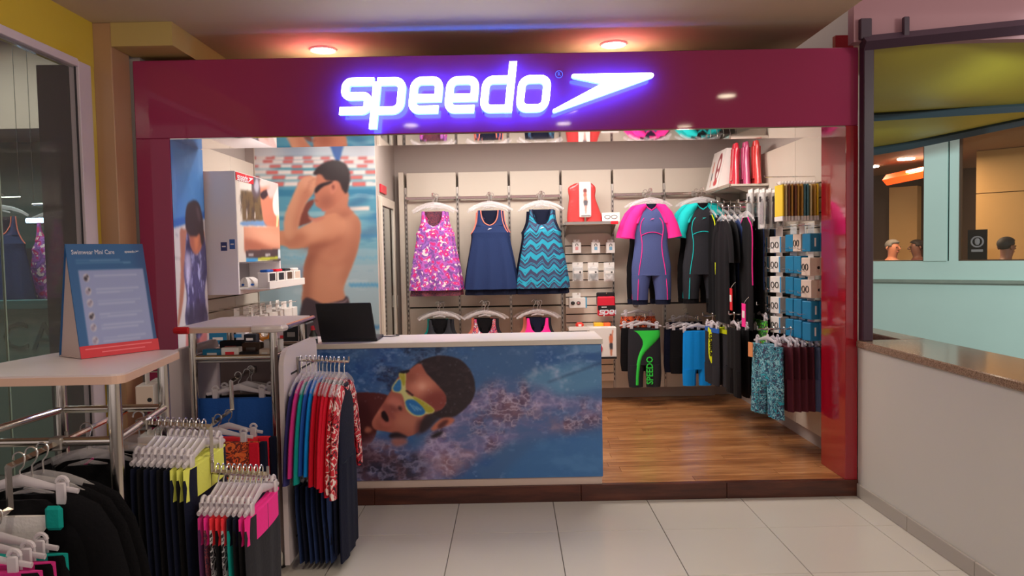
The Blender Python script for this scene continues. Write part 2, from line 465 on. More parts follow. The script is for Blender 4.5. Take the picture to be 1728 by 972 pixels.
rs = MB().cbox(-1.163, -1.150, 6.66, 6.96, 2.16, 2.235, .002).build('red_tag_sign', mat('sign_red', (214, 40, 60), .4), None)
tag(rs, 'small red sign plate above the cabin side door', 'sign')

# ---- mall ceiling, beam, downlights
mc = sroot('ceiling', 'dim grey brown mall ceiling above the shopfront')
MB().box(-2.45, 2.04, -3, 8.5, 3.0, 3.1).build('board', m_ceil, mc)
MB().box(2.04, 6, -3, 3.95, 3.0, 3.1).build('board', m_ceil, mc)
bmn = sroot('trim_4', 'ochre boxed beam along the left edge of the mall ceiling')
MB().box(-2.343, -1.98, 4.45, 6.4, 2.86, 2.999).build('beam', mat('ochre_beam_paint', (184, 158, 96), .5), bmn)
dl = Proto('ceiling_downlight', 'downlight')
b = MB(); b.tube([(.085*math.cos(a), .085*math.sin(a), -.004) for a in np.linspace(0, 2*PI, 24, endpoint=False)], .009, 6, closed=True)
dl.part('ring', b, m_white, True)
dl.part('lamp_disc', MB().cyl((0, 0, -.001), (0, 0, -.009), .078, 24), m_lamp)
for i, (x, y) in enumerate(MALL_LIGHTS):
    if x < -2.45: continue
    if i == 0: dl.spawn((x, y, 3.0), 0, 'round lit ceiling downlight above the first letter of the sign', 'mall ceiling downlights')
    elif i == 1: dl.spawn((x, y, 3.0), 0, 'round lit ceiling downlight above the arrow emblem of the sign', 'mall ceiling downlights')
    else: dl.spawn((x, y, 3.0), 0, 'lit walkway downlight mirrored in the red fascia, '+['', '', '', 'below the letter p', 'below the arrow emblem', 'at the arrow tip', 'high at the right end', 'low at the right end'][i], 'mall walkway downlights')

# ---- left: yellow wall, pillar, shop window, neighbour's room
wL = sroot('wall_left', 'glossy yellow wall above the neighbouring shop window')
MB().box(-2.60, -2.45, -3, 4.45, 2.735, 3.6).build('wall_panel', m_yellow, wL)
MB().box(-2.475, -2.452, 4.405, 4.45, 0, 2.735).build('wall_panel', m_yellow, wL)
pl = sroot('trim_5', 'ochre painted pillar at the left end of the red portal')
MB().cbox(-2.52, -2.345, 4.452, 4.66, 0, 3.0, .004).build('pillar', m_gold, pl)
w1 = sroot('window_1', 'tall glass shop window of the neighbouring shop in a white frame')
mwf = mat('white_window_frame', (206, 190, 196), .4)
MB().cbox(-2.50, -2.442, 4.275, 4.40, 0, 2.735, .003).build('jamb', mwf, w1)
MB().cbox(-2.50, -2.442, -1, 4.275, 2.70, 2.745, .003).build('head_rail', mwf, w1)
MB().box(-2.475, -2.467, 3.61, 4.272, .02, 2.70).build('pane', m_glass, w1)
MB().box(-2.475, -2.467, .3, 3.602, .02, 2.70).build('pane', m_glass, w1)
MB().box(-2.476, -2.466, 3.602, 3.61, .02, 2.70).build('joint_strip', mat('pane_edge', (150, 170, 150), .2), w1)
MB().box(-2.462, -2.458, 4.262, 4.276, .02, 2.70).build('gasket', m_black, w1)
nb = sroot('wall_neighbour', 'dim room of the neighbouring shop behind its window')
mng = mat('dim_green_wall', (44, 72, 70), .7, noise=(.9, .2)); mnb = mat('taupe_bulkhead', (150, 128, 116), .7)
MB().box(-7.6, -2.6, 7.0, 7.1, 0, 3.6).build('back_wall', mng, nb)
MB().box(-7.7, -7.6, -1, 7.0, 0, 3.6).build('side_wall', mng, nb)
MB().box(-7.6, -2.6, 6.3, 7.0, 2.72, 3.6).build('bulkhead', mnb, nb)
MB().box(-7.6, -2.6, 4.47, 6.3, 3.45, 3.6).build('ceiling_board', mnb, nb)
MB().box(-7.6, -2.6, -1, 4.47, 3.45, 3.6).build('ceiling_board', mnb, nb)
MB().box(-2.70, -2.478, 4.30, 4.455, 0, 2.72).build('party_wall', mat('dark_party_wall', (40, 44, 56), .7), nb)
MB().box(-2.62, -2.60, 4.47, 7.0, 0, 3.6).build('party_wall', mat('dark_party_wall', (40, 44, 56), .7), nb)
MB().box(-7.6, -2.9, 5.5, 5.6, 0, 1.25).build('low_partition', mat('grey_green_partition', (104, 132, 122), .6), nb)
MB().box(-7.6, -2.9, 5.46, 5.64, 1.25, 1.31).build('partition_cap', mat('teal_cap', (70, 112, 112), .5), nb)
MB().box(-7.6, -2.9, 6.7, 6.99, 1.31, 1.72).build('dark_shelf_unit', mat('near_black_shelf', (22, 22, 30), .6), nb)
mtx = mat('faint_letter_grey', (70, 92, 84), .7)
for ch, px in (('C', 27), ('A', 76)):
    p = PY(px, 570, 5.5); text(ch, .30, mtx, nb, (p.x, 5.497, p.z), name='wall_letter', extrude=.002)
mtube = mat('lit_tube', (190, 225, 255), emit=6.0, emit_rgb=(170, 210, 255))
for k, (px, py, l) in enumerate(((68, 372, .24), (138, 312, .26), (140, 376, .13), (157, 376, .12))):
    p = PY(px, py, 6.6)
    t = thing('tube_light', ['lit tube lamp inside the neighbouring shop, lower left one', 'lit tube lamp inside the neighbouring shop, topmost one', 'short lit tube lamp beside the pillar in the neighbouring window', 'short lit tube lamp closest to the white window jamb'][k], 'lamp', p)
    MB().cyl((p.x-l/2, p.y, p.z), (p.x+l/2, p.y, p.z), .022, 8).build('tube', mtube, t)
    MB().cbox(p.x-l/2-.02, p.x+l/2+.02, p.y+.02, p.y+.39 if p.y+.39 > 6.99 else 6.995, p.z-.03, p.z+.03, .004).build('holder', m_dark, t)
p = PY(34, 190, 5.4)
t = thing('ceiling_downlight', 'small lit downlight seen high in the neighbouring shop window', 'downlight', (p.x, p.y, 3.45))
MB().cyl((p.x, p.y, 3.449), (p.x, p.y, 3.44), .09, 20).build('lamp_disc', m_lamp, t)
MB().tube([(p.x+.1*math.cos(a), p.y+.1*math.sin(a), 3.445) for a in np.linspace(0, 2*PI, 20, endpoint=False)], .01, 6, closed=True).build('ring', m_white, t)

# ---- right: parapet, plum post, pink bulkhead, canopy, aqua wall
wp = sroot('wall_right', 'low white parapet wall with a polished brown granite top')
MB().box(2.19, 2.60, -1.5, 4.664, 0, .955).build('parapet_body', m_white_wall, wp)
MB().box(2.46, 2.60, 4.664, 5.9, 0, .955).build('parapet_body', m_white_wall, wp)
MB().cbox(2.175, 2.625, -1.5, 4.664, .955, 1.0, .006).build('coping', m_granite, wp, label='brown polished granite coping')
MB().cbox(2.456, 2.625, 4.666, 5.95, .955, 1.0, .006).build('coping', m_granite, wp, label='brown polished granite coping')
bb = sroot('baseboard_right', 'grey tile skirting along the foot of the white parapet')
mskirt = mat('grey_skirting_tile', (168, 160, 152), .3)
for k in range(8):
    MB().cbox(2.176, 2.19, 4.652-.6*(k+1)+.002, 4.652-.6*k-.002, .001, .085, .002).build('tile', mskirt, bb)
po = sroot('trim_6', 'dark plum steel post at the right end of the portal')
MB().cbox(2.191, 2.254, 4.60, 4.665, 1.0, 2.86, .004).build('post', m_bronze, po)
MB().cbox(2.165, 2.235, 4.59, 4.66, 2.86, 2.985, .004).build('post_cap', m_bronze, po)
MB().cbox(2.42, 2.455, 4.57, 4.60, 2.862, 2.985, .004).build('stub', m_bronze, po)
pk = sroot('trim_7', 'pale pink bulkhead over the canopy on the right')
MB().box(PY(1441, 20, 4.62).x, 6.0, 4.62, 4.70, 2.85, 4.0).build('bulkhead', m_pink, pk)
# canopy
ca = thing('yellow_canopy', 'sloping yellow tarpaulin canopy on dark steel bars over the parapet', 'canopy', (3.4, 4.75, 2.5))
a0, a1 = PY(1462, 73, 4.60), PY(1760, 42, 4.60)
MB().tube([a0+Vector((-.02, 0, -.0)), a1], .045, 4).build('top_bar', m_bronze, ca)
b0, b1 = PY(1455, 197, 6.0), PY(1760, 178, 6.0)
MB().tube([b0, b1], .042, 4).build('middle_bar', m_bar, ca)
c0, c1 = PY(1455, 256, 6.9), PY(1530, 244, 6.9); c2 = PY(1760, 196, 6.9)
MB().tube([c0, c1, c2], .05, 4).build('rear_bar', m_bar, ca)
def sheet(mb, r0, r1, nx, ny, sag, th=.006):
    for s in (0, 1):
        vs = []
        for i in range(ny+1):
            for j in range(nx+1):
                u, v = j/nx, i/ny
                A = r0(u); B = r1(u); q = A.lerp(B, v); q.z -= sag*math.sin(PI*v)*(.7+.3*math.sin(5*u)) + s*(-th); vs.append(q)
        mb.add(vs, [(i*(nx+1)+j, i*(nx+1)+j+1, (i+1)*(nx+1)+j+1, (i+1)*(nx+1)+j) for i in range(ny) for j in range(nx)])
    return mb
up = Vector((0, 0, .02))
sheet(MB(), lambda u: a0.lerp(a1, u)+up, lambda u: b0.lerp(b1, u)+up, 18, 10, .10).build('tarpaulin', m_tarp, ca, True)
sheet(MB(), lambda u: b0.lerp(b1, u)+up, lambda u: (c0.lerp(c1, u/.25) if u < .25 else c1.lerp(c2, (u-.25)/.75))+up, 18, 6, .05).build('tarpaulin', m_tarp, ca, True)

# aqua wall, local frame: origin O, along e (towards the viewer on the right), n = outward
O = Vector((3.85, 8.0, 0)); ang = math.atan2(-.711, .703)
fw = sroot('wall_far_right', 'aqua painted wall with two windows beyond the parapet', O); fw.rotation_euler = (0, 0, ang)
def wl_box(mb, s0, s1, d0, d1, z0, z1): return mb.box(s0, s1, d0, d1, z0, z1)
def on_wall(px, py):
    d = ray(px, py); n = Vector((.711, .703, 0)); k = (O.dot(n))/(d.dot(n)); p = Vector((0, 0, CAM_H))+d*k
    return (p-O).dot(Vector((.703, -.711, 0))), p.z
sa, _ = on_wall(1559, 440); sb, _ = on_wall(1616, 445); _, zs = on_wall(1500, 441); _, zl = on_wall(1500, 471)
ztop = 3.4
def fb(name, s0, s1, d0, d1, z0, z1, m, par=None):
    o = bpy.data.objects.new(name, MB().box(s0, s1, d0, d1, z0, z1).mesh(name, m)); COL.objects.link(o); o.parent = par or fw; return o
fb('lower_wall', -1.6, 2.2, -.02, .12, 0, zl-.03, m_teal)
fb('ledge', -1.6, 2.2, -.06, .12, zl-.03, zl, m_ledge)
fb('sill_band', -1.6, 2.2, 0, .12, zl, zs, m_teal)
fb('pier', sa, (sa+sb)/2+.06, -.015, .12, zs, ztop, m_teal)
fb('pier', (sa+sb)/2+.075, sb, 0, .12, zs, ztop, m_teal)
fb('pier_joint', (sa+sb)/2+.06, (sa+sb)/2+.075, .03, .12, zl, ztop, m_dark)
fb('end_pier', -1.6, -1.2, 0, .12, zs, ztop, m_teal)
for k, (s0, s1) in enumerate(((-1.2, sa), (sb, 2.2))):
    w = sroot('window_%d' % (k+2), 'wide fixed window in the aqua wall, %s' % ('left one' if k == 0 else 'right one'), O); w.rotation_euler = (0, 0, ang)
    mg2 = mat('smoky_window_glass', (90, 80, 64), .04, alpha=.12)
    fb('pane', s0, s1, .05, .056, zs, ztop, mg2, w)
    fb('frame_side', s0 if k else s1-.02, (s0 if k else s1-.02)+.02, .03, .075, zs, ztop, m_brown, w)
    fb('frame_sill', s0, s1, .03, .075, zs, zs+.012, m_brown, w)
# room behind the windows
rm = sroot('wall_court', 'tan panelled food court room behind the aqua wall windows', O); rm.rotation_euler = (0, 0, ang)
fb('floor_board', -4.0, 3.2, .12, 5.4, -.02, .0, m_brown, rm)
fb('back_wall', -4.0, 3.2, 4.2, 4.3, 0, 3.3, mat('dark_brown_wall', (74, 52, 40), .7), rm)
fb('tan_panel', .55, 3.2, 2.0, 2.2, 0, 2.2, m_tan, rm)
fb('tan_panel', .55, 3.2, 2.0, 2.2, 2.21, 2.715, m_tan, rm)
fb('yellow_panel', 1.45, 3.2, 1.9, 1.99, 0, 1.9, mat('mustard_panel', (190, 150, 62), .6), rm)
fb('yellow_panel', 1.45, 3.2, 1.9, 1.99, 1.91, 2.715, mat('mustard_panel', (190, 150, 62), .6), rm)
fb('doorway_panel', -1.1, -.7, 4.0, 4.2, 0, 2.5, m_tan, rm)
fb('ceiling_board', -4.0, 3.2, .12, 4.3, 2.72, 2.78, mat('court_ceiling', (150, 108, 74), .7), rm)
def court3(px, py, dist):
    d = ray(px, py); n = Vector((.711, .703, 0)); k = ((O.dot(n))+dist)/(d.dot(n)); return Vector((0, 0, CAM_H))+d*k
no = thing('light_strip', 'glowing orange light strip under the food court ceiling', 'light', court3(1530, 296, 2.4))
MB().tube([court3(1496, 304, 2.6), court3(1580, 286, 2.2)], .075, 4).build('orange_tube', mat('orange_neon', (255, 90, 30), emit=1.6, emit_rgb=(255, 76, 20)), no)
MB().tube([court3(1530, 290, 2.33), court3(1580, 279, 2.13)], .014, 6).build('white_tube', m_lamp, no)
for k, (px, py) in enumerate(((1470, 281), (1529, 268), (1695, 295))):
    d = ray(px, py); q = Vector((0, 0, CAM_H)) + d*((2.71-CAM_H)/d.z)
    if (q-O).dot(Vector((.711, .703, 0))) > 4.1: q = Vector((0, 0, CAM_H)) + d*(((O+Vector((.711, .703, 0))*4.0).dot(Vector((.711, .703, 0))))/d.dot(Vector((.711, .703, 0))))
    t = thing('ceiling_downlight', ['lit food court downlight beside the plum post', 'lit food court downlight above the orange strip', 'lit food court downlight in the right hand window'][k], 'downlight', (q.x, q.y, 2.72))
    MB().cyl((q.x, q.y, q.z+.005), (q.x, q.y, q.z-.01), .10, 16).build('lamp_disc', m_lamp, t)
    MB().cyl((q.x, q.y, 2.725), (q.x, q.y, q.z+.003), .11, 16).build('housing', m_white, t)
# ============================================================ SIGN
def ribbon(path, w, closed=False, rad=None, seg=6):
    """rounded centre line -> list of (left, right) offset points"""
    n = len(path); pts = []
    for i, p in enumerate(path):
        r = p[2] if len(p) > 2 else 0
        if r <= 0 or (not closed and i in (0, n-1)):
            pts.append((p[0], p[1])); continue
        a = path[(i-1) % n]; b = path[(i+1) % n]
        va = Vector((a[0]-p[0], a[1]-p[1])).normalized(); vb = Vector((b[0]-p[0], b[1]-p[1])).normalized()
        th = va.angle(vb); t = r/math.tan(th/2)
        s = Vector(p[:2])+va*t; e = Vector(p[:2])+vb*t
        c = Vector(p[:2])+(va+vb).normalized()*(r/math.sin(th/2))
        a0 = math.atan2(s.y-c.y, s.x-c.x); a1 = math.atan2(e.y-c.y, e.x-c.x)
        da = (a1-a0+PI) % (2*PI)-PI
        for k in range(seg+1):
            q = a0+da*k/seg; pts.append((c.x+r*math.cos(q), c.y+r*math.sin(q)))
    P = [Vector(q) for q in pts]; k = len(P); L = []; Rr = []
    for i in range(k):
        a = P[(i-1) % k] if (closed or i > 0) else P[i]; b = P[(i+1) % k] if (closed or i < k-1) else P[i]
        d1 = (P[i]-a); d2 = (b-P[i])
        t = (d1.normalized() if d1.length > 1e-9 else d2.normalized())+(d2.normalized() if d2.length > 1e-9 else d1.normalized())
        t.normalize(); nn = Vector((-t.y, t.x))
        ref = d1.normalized() if d1.length > 1e-9 else d2.normalized()
        m = max(.5, t.dot(ref))
        L.append(P[i]+nn*w/2/m); Rr.append(P[i]-nn*w/2/m)
    return L, Rr
W_ = 37.0; H_ = 176.0; a_, b_ = 19.0, 157.0; rr = 26
GLYPH = {
 's': [([(152, b_), (a_, b_, rr), (a_, 88, rr), (133, 88, rr), (133, a_, rr), (0, a_)], False)],
 'p': [([(a_, -68), (a_, b_)], False), ([(a_, b_), (141, b_, rr+10), (141, a_, rr+10), (a_, a_)], False)],
 'e': [([(146, a_), (a_, a_, rr+8), (a_, b_, rr+8), (139, b_, rr+8), (139, 74), (a_, 74)], False)],
 'd': [([(139, a_), (a_, a_, rr+8), (a_, b_, rr+8), (139, b_)], False), ([(139, 0), (139, 242)], False)],
 'o': [([(80, a_), (a_, a_, rr+10), (a_, b_, rr+10), (141, b_, rr+10), (141, a_, rr+10)], True)],
}
LETX = [('s', 92, 328), ('p', 243, 326.5), ('e', 425, 323), ('e', 600, 320.5), ('d', 773, 318), ('o', 948, 315.5)]
def glyph(mb, ch, fn, w=W_, seg=6):
    """fn(x, y, side) -> 3D; side 0 front 1 back"""
    for path, closed in GLYPH[ch]:
        L, R = ribbon(path, w, closed, seg=seg); k = len(L)
        vs = [fn(p.x, p.y, 0) for p in L]+[fn(p.x, p.y, 0) for p in R]+[fn(p.x, p.y, 1) for p in L]+[fn(p.x, p.y, 1) for p in R]
        fs = []; ms = []
        for i in range(k if closed else k-1):
            j = (i+1) % k
            fs += [(i, j, k+j, k+i), (2*k+i, 3*k+i, 3*k+j, 2*k+j), (i, 2*k+i, 2*k+j, j), (k+i, k+j, 3*k+j, 3*k+i)]; ms += [0, 2, 1, 1]
        if not closed:
            fs += [(0, k, 3*k, 2*k), (k-1, 2*k+k-1, 3*k+k-1, k+k-1)]; ms += [1, 1]
        o = len(mb.v); mb.v += [tuple(v) for v in vs]; mb.f += [tuple(i+o for i in f) for f in fs]; mb.m += ms
    return mb
ARROW = [(1222, 140), (1226, 131), (1236, 129), (1608, 123), (1619, 126), (1623, 134), (1618, 145), (1145, 315), (1135, 316), (1130, 309), (1134, 301), (1362, 179), (1360, 174), (1232, 148)]
def word_pts(fn2, mb, depthfn):
    pass
def small_word(mb, size, fn3, arrow=True):
    """whole word mark, size = total width; fn3(u, v, side): u right, v up, in metres"""
    sc = size/(1623-92 if arrow else 1122-92)
    for ch, lx, ly in LETX:
        glyph(mb, ch, lambda x, y, s, lx=lx: fn3((lx-92+x+y*.125)*sc, y*sc, s), seg=3)
    if arrow:
        n = len(ARROW); f = [fn3((x-92)*sc, (322-y)*sc, 0) for x, y in ARROW]; bk = [fn3((x-92)*sc, (322-y)*sc, 1) for x, y in ARROW]
        mb.add(f+bk, [tuple(range(n)), tuple(range(2*n-1, n-1, -1))]+[(i, i+n, (i+1) % n+n, (i+1) % n) for i in range(n)])
    return mb
def arrow_only(mb, size, fn3):
    sc = size/(1623-1130); n = len(ARROW)
    f = [fn3((x-1376)*sc, (222-y)*sc, 0) for x, y in ARROW]; bk = [fn3((x-1376)*sc, (222-y)*sc, 1) for x, y in ARROW]
    return mb.add(f+bk, [tuple(range(n)), tuple(range(2*n-1, n-1, -1))]+[(i, i+n, (i+1) % n+n, (i+1) % n) for i in range(n)])

YS = 4.565; YD = .04
m_face = mat('lit_white_acrylic', (255, 255, 255), emit=7.0, emit_rgb=(238, 246, 255))
m_side = mat('added_blue_return_glow', (150, 190, 255), emit=3.0, emit_rgb=(110, 160, 255))  # letter sides made to glow blue, part of the added haze around the sign
m_halo = mat('added_blue_haze_glow', (60, 110, 255), emit=55.0, emit_rgb=(40, 92, 255))  # glowing letter backs added to imitate lens haze as blue spill on the fascia
def zpx(X, Y): return 540+X/2.88, 80+Y/2.88
sg = thing('illuminated_sign', 'illuminated white letter sign with arrow emblem on the red fascia', 'sign', PY(*zpx(870, 322), YS))
U1 = YS/F_PX/2.88
for ch, lx, ly in LETX:
    o = PY(*zpx(lx, ly), YS)
    mb = glyph(MB(), ch, lambda x, y, s, o=o: (o.x+(x+y*.125)*U1, YS+YD*s, o.z+y*U1))
    mb.build('letter', [m_face, m_side, m_halo], sg)
pts = [PY(*zpx(x, y), YS) for x, y in ARROW]
mb = MB(); n = len(pts)
mb.v = [(p.x, YS, p.z) for p in pts]+[(p.x, YS+YD, p.z) for p in pts]
mb.f = [tuple(range(n)), tuple(range(2*n-1, n-1, -1))]+[(i, i+n, (i+1) % n+n, (i+1) % n) for i in range(n)]; mb.m = [0, 2]+[1]*n
mb.build('arrow_emblem', [m_face, m_side, m_halo], sg)
m_rm = mat('pale_mark', (150, 160, 220), .4)
c = PY(*zpx(1162, 130), 4.66)
MB().tube([(c.x+.022*math.cos(a), 4.664, c.z+.022*math.sin(a)) for a in np.linspace(0, 2*PI, 20, endpoint=False)], .0022, 5, closed=True).build('registered_ring', m_rm, sg)
text('R', .034, m_rm, sg, (c.x, 4.664, c.z), name='registered_letter')
# standoff pins behind letters
pn = MB()
for ch, lx, ly in LETX:
    o = PY(*zpx(lx+20, ly-12), YS); pn.cyl((o.x, YS+YD-.001, o.z), (o.x, 4.672, o.z), .004, 6)
    o = PY(*zpx(lx+38, ly-160), YS); pn.cyl((o.x, YS+YD-.001, o.z), (o.x, 4.672, o.z), .004, 6)
o = PY(*zpx(1500, 150), YS); pn.cyl((o.x, YS+YD-.001, o.z), (o.x, 4.672, o.z), .004, 6)
pn.build('standoff_pins', m_steel2, sg)['kind'] = 'stuff'
# ============================================================ PRINTS painted cell by cell on fine grids
def noise2(nx, nz, cell, seed, oct=4, aspect=1.0):
    r = np.random.default_rng(seed); out = np.zeros((nz, nx)); amp = 1; tot = 0
    for o in range(oct):
        cx, cz = max(1.0, cell*aspect/(2**o)), max(1.0, cell/(2**o))
        gx, gz = int(nx/cx)+3, int(nz/cz)+3
        g = r.random((gz, gx))
        x = np.arange(nx)/cx; z = np.arange(nz)/cz
        xi = x.astype(int); zi = z.astype(int); fx = x-xi; fz = z-zi
        fx = fx*fx*(3-2*fx); fz = fz*fz*(3-2*fz)
        a = g[zi][:, xi]; b = g[zi][:, xi+1]; c = g[zi+1][:, xi]; d = g[zi+1][:, xi+1]
        v = (a*(1-fx)+b*fx)*(1-fz)[:, None] + (c*(1-fx)+d*fx)*fz[:, None]
        out += v*amp; tot += amp; amp *= .55
    return out/tot
def smooth_loop(pts, k=6):
    P = np.array(pts, float); n = len(P); out = []
    for i in range(n):
        p0, p1, p2, p3 = P[i-1], P[i], P[(i+1) % n], P[(i+2) % n]
        for q in range(k):
            f = q/k
            out.append(.5*((2*p1)+(-p0+p2)*f+(2*p0-5*p1+4*p2-p3)*f*f+(-p0+3*p1-3*p2+p3)*f**3))
    return np.array(out)
class Canvas:
    """u to the right, v up, both in metres on the print; n cells of size d"""
    def __init__(s, u0, u1, v0, v1, d, base):
        s.u0, s.u1, s.v0, s.v1 = u0, u1, v0, v1
        s.nx = max(2, int(round((u1-u0)/d))); s.nz = max(2, int(round((v1-v0)/d)))
        s.U = np.linspace(u0, u1, s.nx); s.V = np.linspace(v0, v1, s.nz); s.d = d
        s.img = np.empty((s.nz, s.nx, 3)); s.img[:] = np.array(base)/255.
    def mask(s, pts, soft=0.7, smooth=True):
        P = smooth_loop(pts) if smooth else np.array(pts, float)
        px = (P[:, 0]-s.u0)/(s.u1-s.u0)*(s.nx-1); pz = (P[:, 1]-s.v0)/(s.v1-s.v0)*(s.nz-1)
        pad = int(soft*3)+2
        x0 = int(max(0, np.floor(px.min())-pad)); x1 = int(min(s.nx, np.ceil(px.max())+pad+1))
        z0 = int(max(0, np.floor(pz.min())-pad)); z1 = int(min(s.nz, np.ceil(pz.max())+pad+1))
        if x1 <= x0 or z1 <= z0: return None
        X = np.arange(x0, x1)[None, :]; Z = np.arange(z0, z1)[:, None]
        ins = np.zeros((z1-z0, x1-x0), bool); n = len(px)
        for i in range(n):
            ax, az, bx, bz = px[i], pz[i], px[(i+1) % n], pz[(i+1) % n]
            if az == bz: continue
            c = (az > Z) != (bz > Z)
            ins ^= c & (X < (bx-ax)*(Z-az)/(bz-az)+ax)
        m = ins.astype(float)
        if soft > .3:
            k = max(1, int(round(soft))); ker = np.ones(2*k+1)/(2*k+1)
            for _ in range(2):
                mp = np.pad(m, k, mode='edge')
                m = sum(mp[k:-k, i:i+m.shape[1]] for i in range(2*k+1))/(2*k+1)
                mp = np.pad(m, k, mode='edge')
                m = sum(mp[i:i+m.shape[0], k:-k] for i in range(2*k+1))/(2*k+1)
        return (slice(z0, z1), slice(x0, x1)), m
    def poly(s, pts, col, soft=0.7, smooth=True, op=1.0, clip=None):
        r = s.mask(pts, soft, smooth)
        if r is None: return
        sl, m = r
        if clip is not None: m = m*clip[sl]
        c = np.array(col)/255. if not isinstance(col, np.ndarray) or col.ndim == 1 else col[sl]
        a = (m*op)[..., None]
        s.img[sl] = s.img[sl]*(1-a)+c*a
    def full(s, pts, soft=.7, smooth=True):
        F = np.zeros((s.nz, s.nx)); r = s.mask(pts, soft, smooth)
        if r: F[r[0]] = r[1]
        return F
    def mix(s, col, fac):
        c = np.array(col)/255. if not isinstance(col, np.ndarray) or col.ndim == 1 else col
        s.img = s.img*(1-fac[..., None])+c*fac[..., None]
    def ell(s, cu, cv, a, b, col, soft=.7, rot=0, op=1.0, clip=None):
        s.poly([(cu+a*math.cos(t)*math.cos(rot)-b*math.sin(t)*math.sin(rot), cv+a*math.cos(t)*math.sin(rot)+b*math.sin(t)*math.cos(rot)) for t in np.linspace(0, 2*PI, 20, endpoint=False)], col, soft, False, op, clip)
    def line(s, p, q, w, col, soft=.5, op=1.0):
        p = np.array(p); q = np.array(q); t = q-p; l = np.hypot(*t) or 1; n = np.array([-t[1], t[0]])/l*w/2
        s.poly([p+n, q+n, q-n, p-n], col, soft, False, op)
    def build(s, name, fn, parent, rough=.4, gain=1.0, thick=None):
        """fn(u, v) -> 3D point"""
        UU, VV = np.meshgrid(s.U, s.V)
        o3 = np.array(fn(0, 0)); eu = np.array(fn(1, 0))-o3; ev = np.array(fn(0, 1))-o3
        co = o3+UU[..., None]*eu+VV[..., None]*ev
        off = np.array(world_loc(parent)) if parent is not None else 0
        co = (co-off).reshape(-1, 3)
        idx = np.arange(s.nx*s.nz).reshape(s.nz, s.nx)
        q = np.stack([idx[:-1, :-1], idx[:-1, 1:], idx[1:, 1:], idx[1:, :-1]], -1).reshape(-1, 4)
        me = bpy.data.meshes.new(name)
        me.vertices.add(len(co)); me.vertices.foreach_set('co', co.ravel())
        me.loops.add(q.size); me.loops.foreach_set('vertex_index', q.ravel().astype(np.int32))
        me.polygons.add(len(q)); me.polygons.foreach_set('loop_start', np.arange(0, q.size, 4, dtype=np.int32))
        try: me.polygons.foreach_set('loop_total', np.full(len(q), 4, dtype=np.int32))
        except Exception: pass
        me.update(calc_edges=True)
        ca = me.color_attributes.new('print', 'FLOAT_COLOR', 'POINT')
        im = np.clip(s.img, 0, 1); ln = np.where(im <= .04045, im/12.92, ((im+.055)/1.055)**2.4)*gain
        rgba = np.concatenate([np.clip(ln, 0, .95), np.ones((s.nz, s.nx, 1))], -1).astype(np.float32)
        ca.data.foreach_set('color', rgba.ravel())
        key = 'print_%d' % int(rough*100)
        if key not in _mats:
            m = bpy.data.materials.new('printed_sheet'); m.use_nodes = True; nt = m.node_tree
            a = nt.nodes.new('ShaderNodeAttribute'); a.attribute_name = 'print'
            b = nt.nodes['Principled BSDF']; b.inputs['Roughness'].default_value = rough
            nt.links.new(a.outputs['Color'], b.inputs['Base Color']); _mats[key] = m
        me.materials.append(_mats[key])
        o = bpy.data.objects.new(name, me); COL.objects.link(o)
        if parent is not None: o.parent = parent
        return o

# ------------------------------------------------------------ counter with the freestyle swimmer print
ct = thing('shop_counter', 'white topped shop counter with a freestyle swimmer print on its front', 'counter', (-.6, 4.9, .104))
YC = 4.668
MB().cbox(-2.05, .555, 4.69, 5.09, .104, 1.005, .003).build('body', m_white, ct)
MB().cbox(-2.07, .572, 4.655, 5.12, 1.007, 1.04, .003).build('counter_top', m_white, ct, label='white laminate top')
MB().box(-2.05, .562, 4.672, 4.689, .155, 1.006).build('front_board', mat('dark_print_board', (46, 60, 92), .5), ct)
MB().cbox(-2.05, .557, 4.676, 4.689, .104, .154, .002).build('plinth_strip', mat('pale_pink_strip', (214, 190, 180), .4), ct)
def zc(X, Y): p = PY(590+X/5.4, 590+Y/5.4, YC); return (p.x, p.z)
def zp(px, py): p = PY(px, py, YC); return (p.x, p.z)
cv = Canvas(-1.55, .562, .156, 1.005, .0032, (62, 100, 152))
n1 = noise2(cv.nx, cv.nz, 74, 1, 6, 1.6); n2 = noise2(cv.nx, cv.nz, 32, 2, 5, 2.0); n3 = noise2(cv.nx, cv.nz, 10, 3, 3, 1.4); n4 = noise2(cv.nx, cv.nz, 46, 4, 6, 1.0)
rg1 = 1-np.abs(noise2(cv.nx, cv.nz, 20, 5, 4, 1.3)-.5)*7; rg2 = 1-np.abs(noise2(cv.nx, cv.nz, 11, 6, 3, 1.3)-.5)*6
VV = (cv.V[:, None]-.156)/.85
cv.mix((40, 84, 150), np.clip((n1-.48)*5, 0, 1)); cv.mix((96, 140, 186), np.clip((n2-.56)*6, 0, 1)*.75)
left = np.clip((.0-cv.U)/.5, 0, 1)[None, :]*np.clip((VV-.42)*4, 0, 1)
cv.mix((18, 34, 66), np.clip((n2-.5)*9, 0, 1)*left*.85); cv.mix((70, 120, 180), np.clip(rg1, 0, 1)*left*.45)
cv.mix((132, 160, 205), np.clip((n3*.5+n1*.5-.58)*9, 0, 1)*.6)
calm = cv.full([zp(860, 812), zp(880, 770), zp(935, 738), zp(1030, 742), zp(1040, 815)], 8)
cv.mix((58, 108, 166), calm*.92); cv.mix((78, 128, 182), calm*np.clip((n2-.5)*5, 0, 1)*.5)
teal = cv.full([zp(880, 640), zp(960, 610), zp(1020, 622), zp(1020, 650), zp(950, 665)], 7)
cv.mix((92, 142, 182), teal*.75)
cv.line(zp(925, 645), zp(1015, 612), .008, (30, 50, 90), 2, .75)
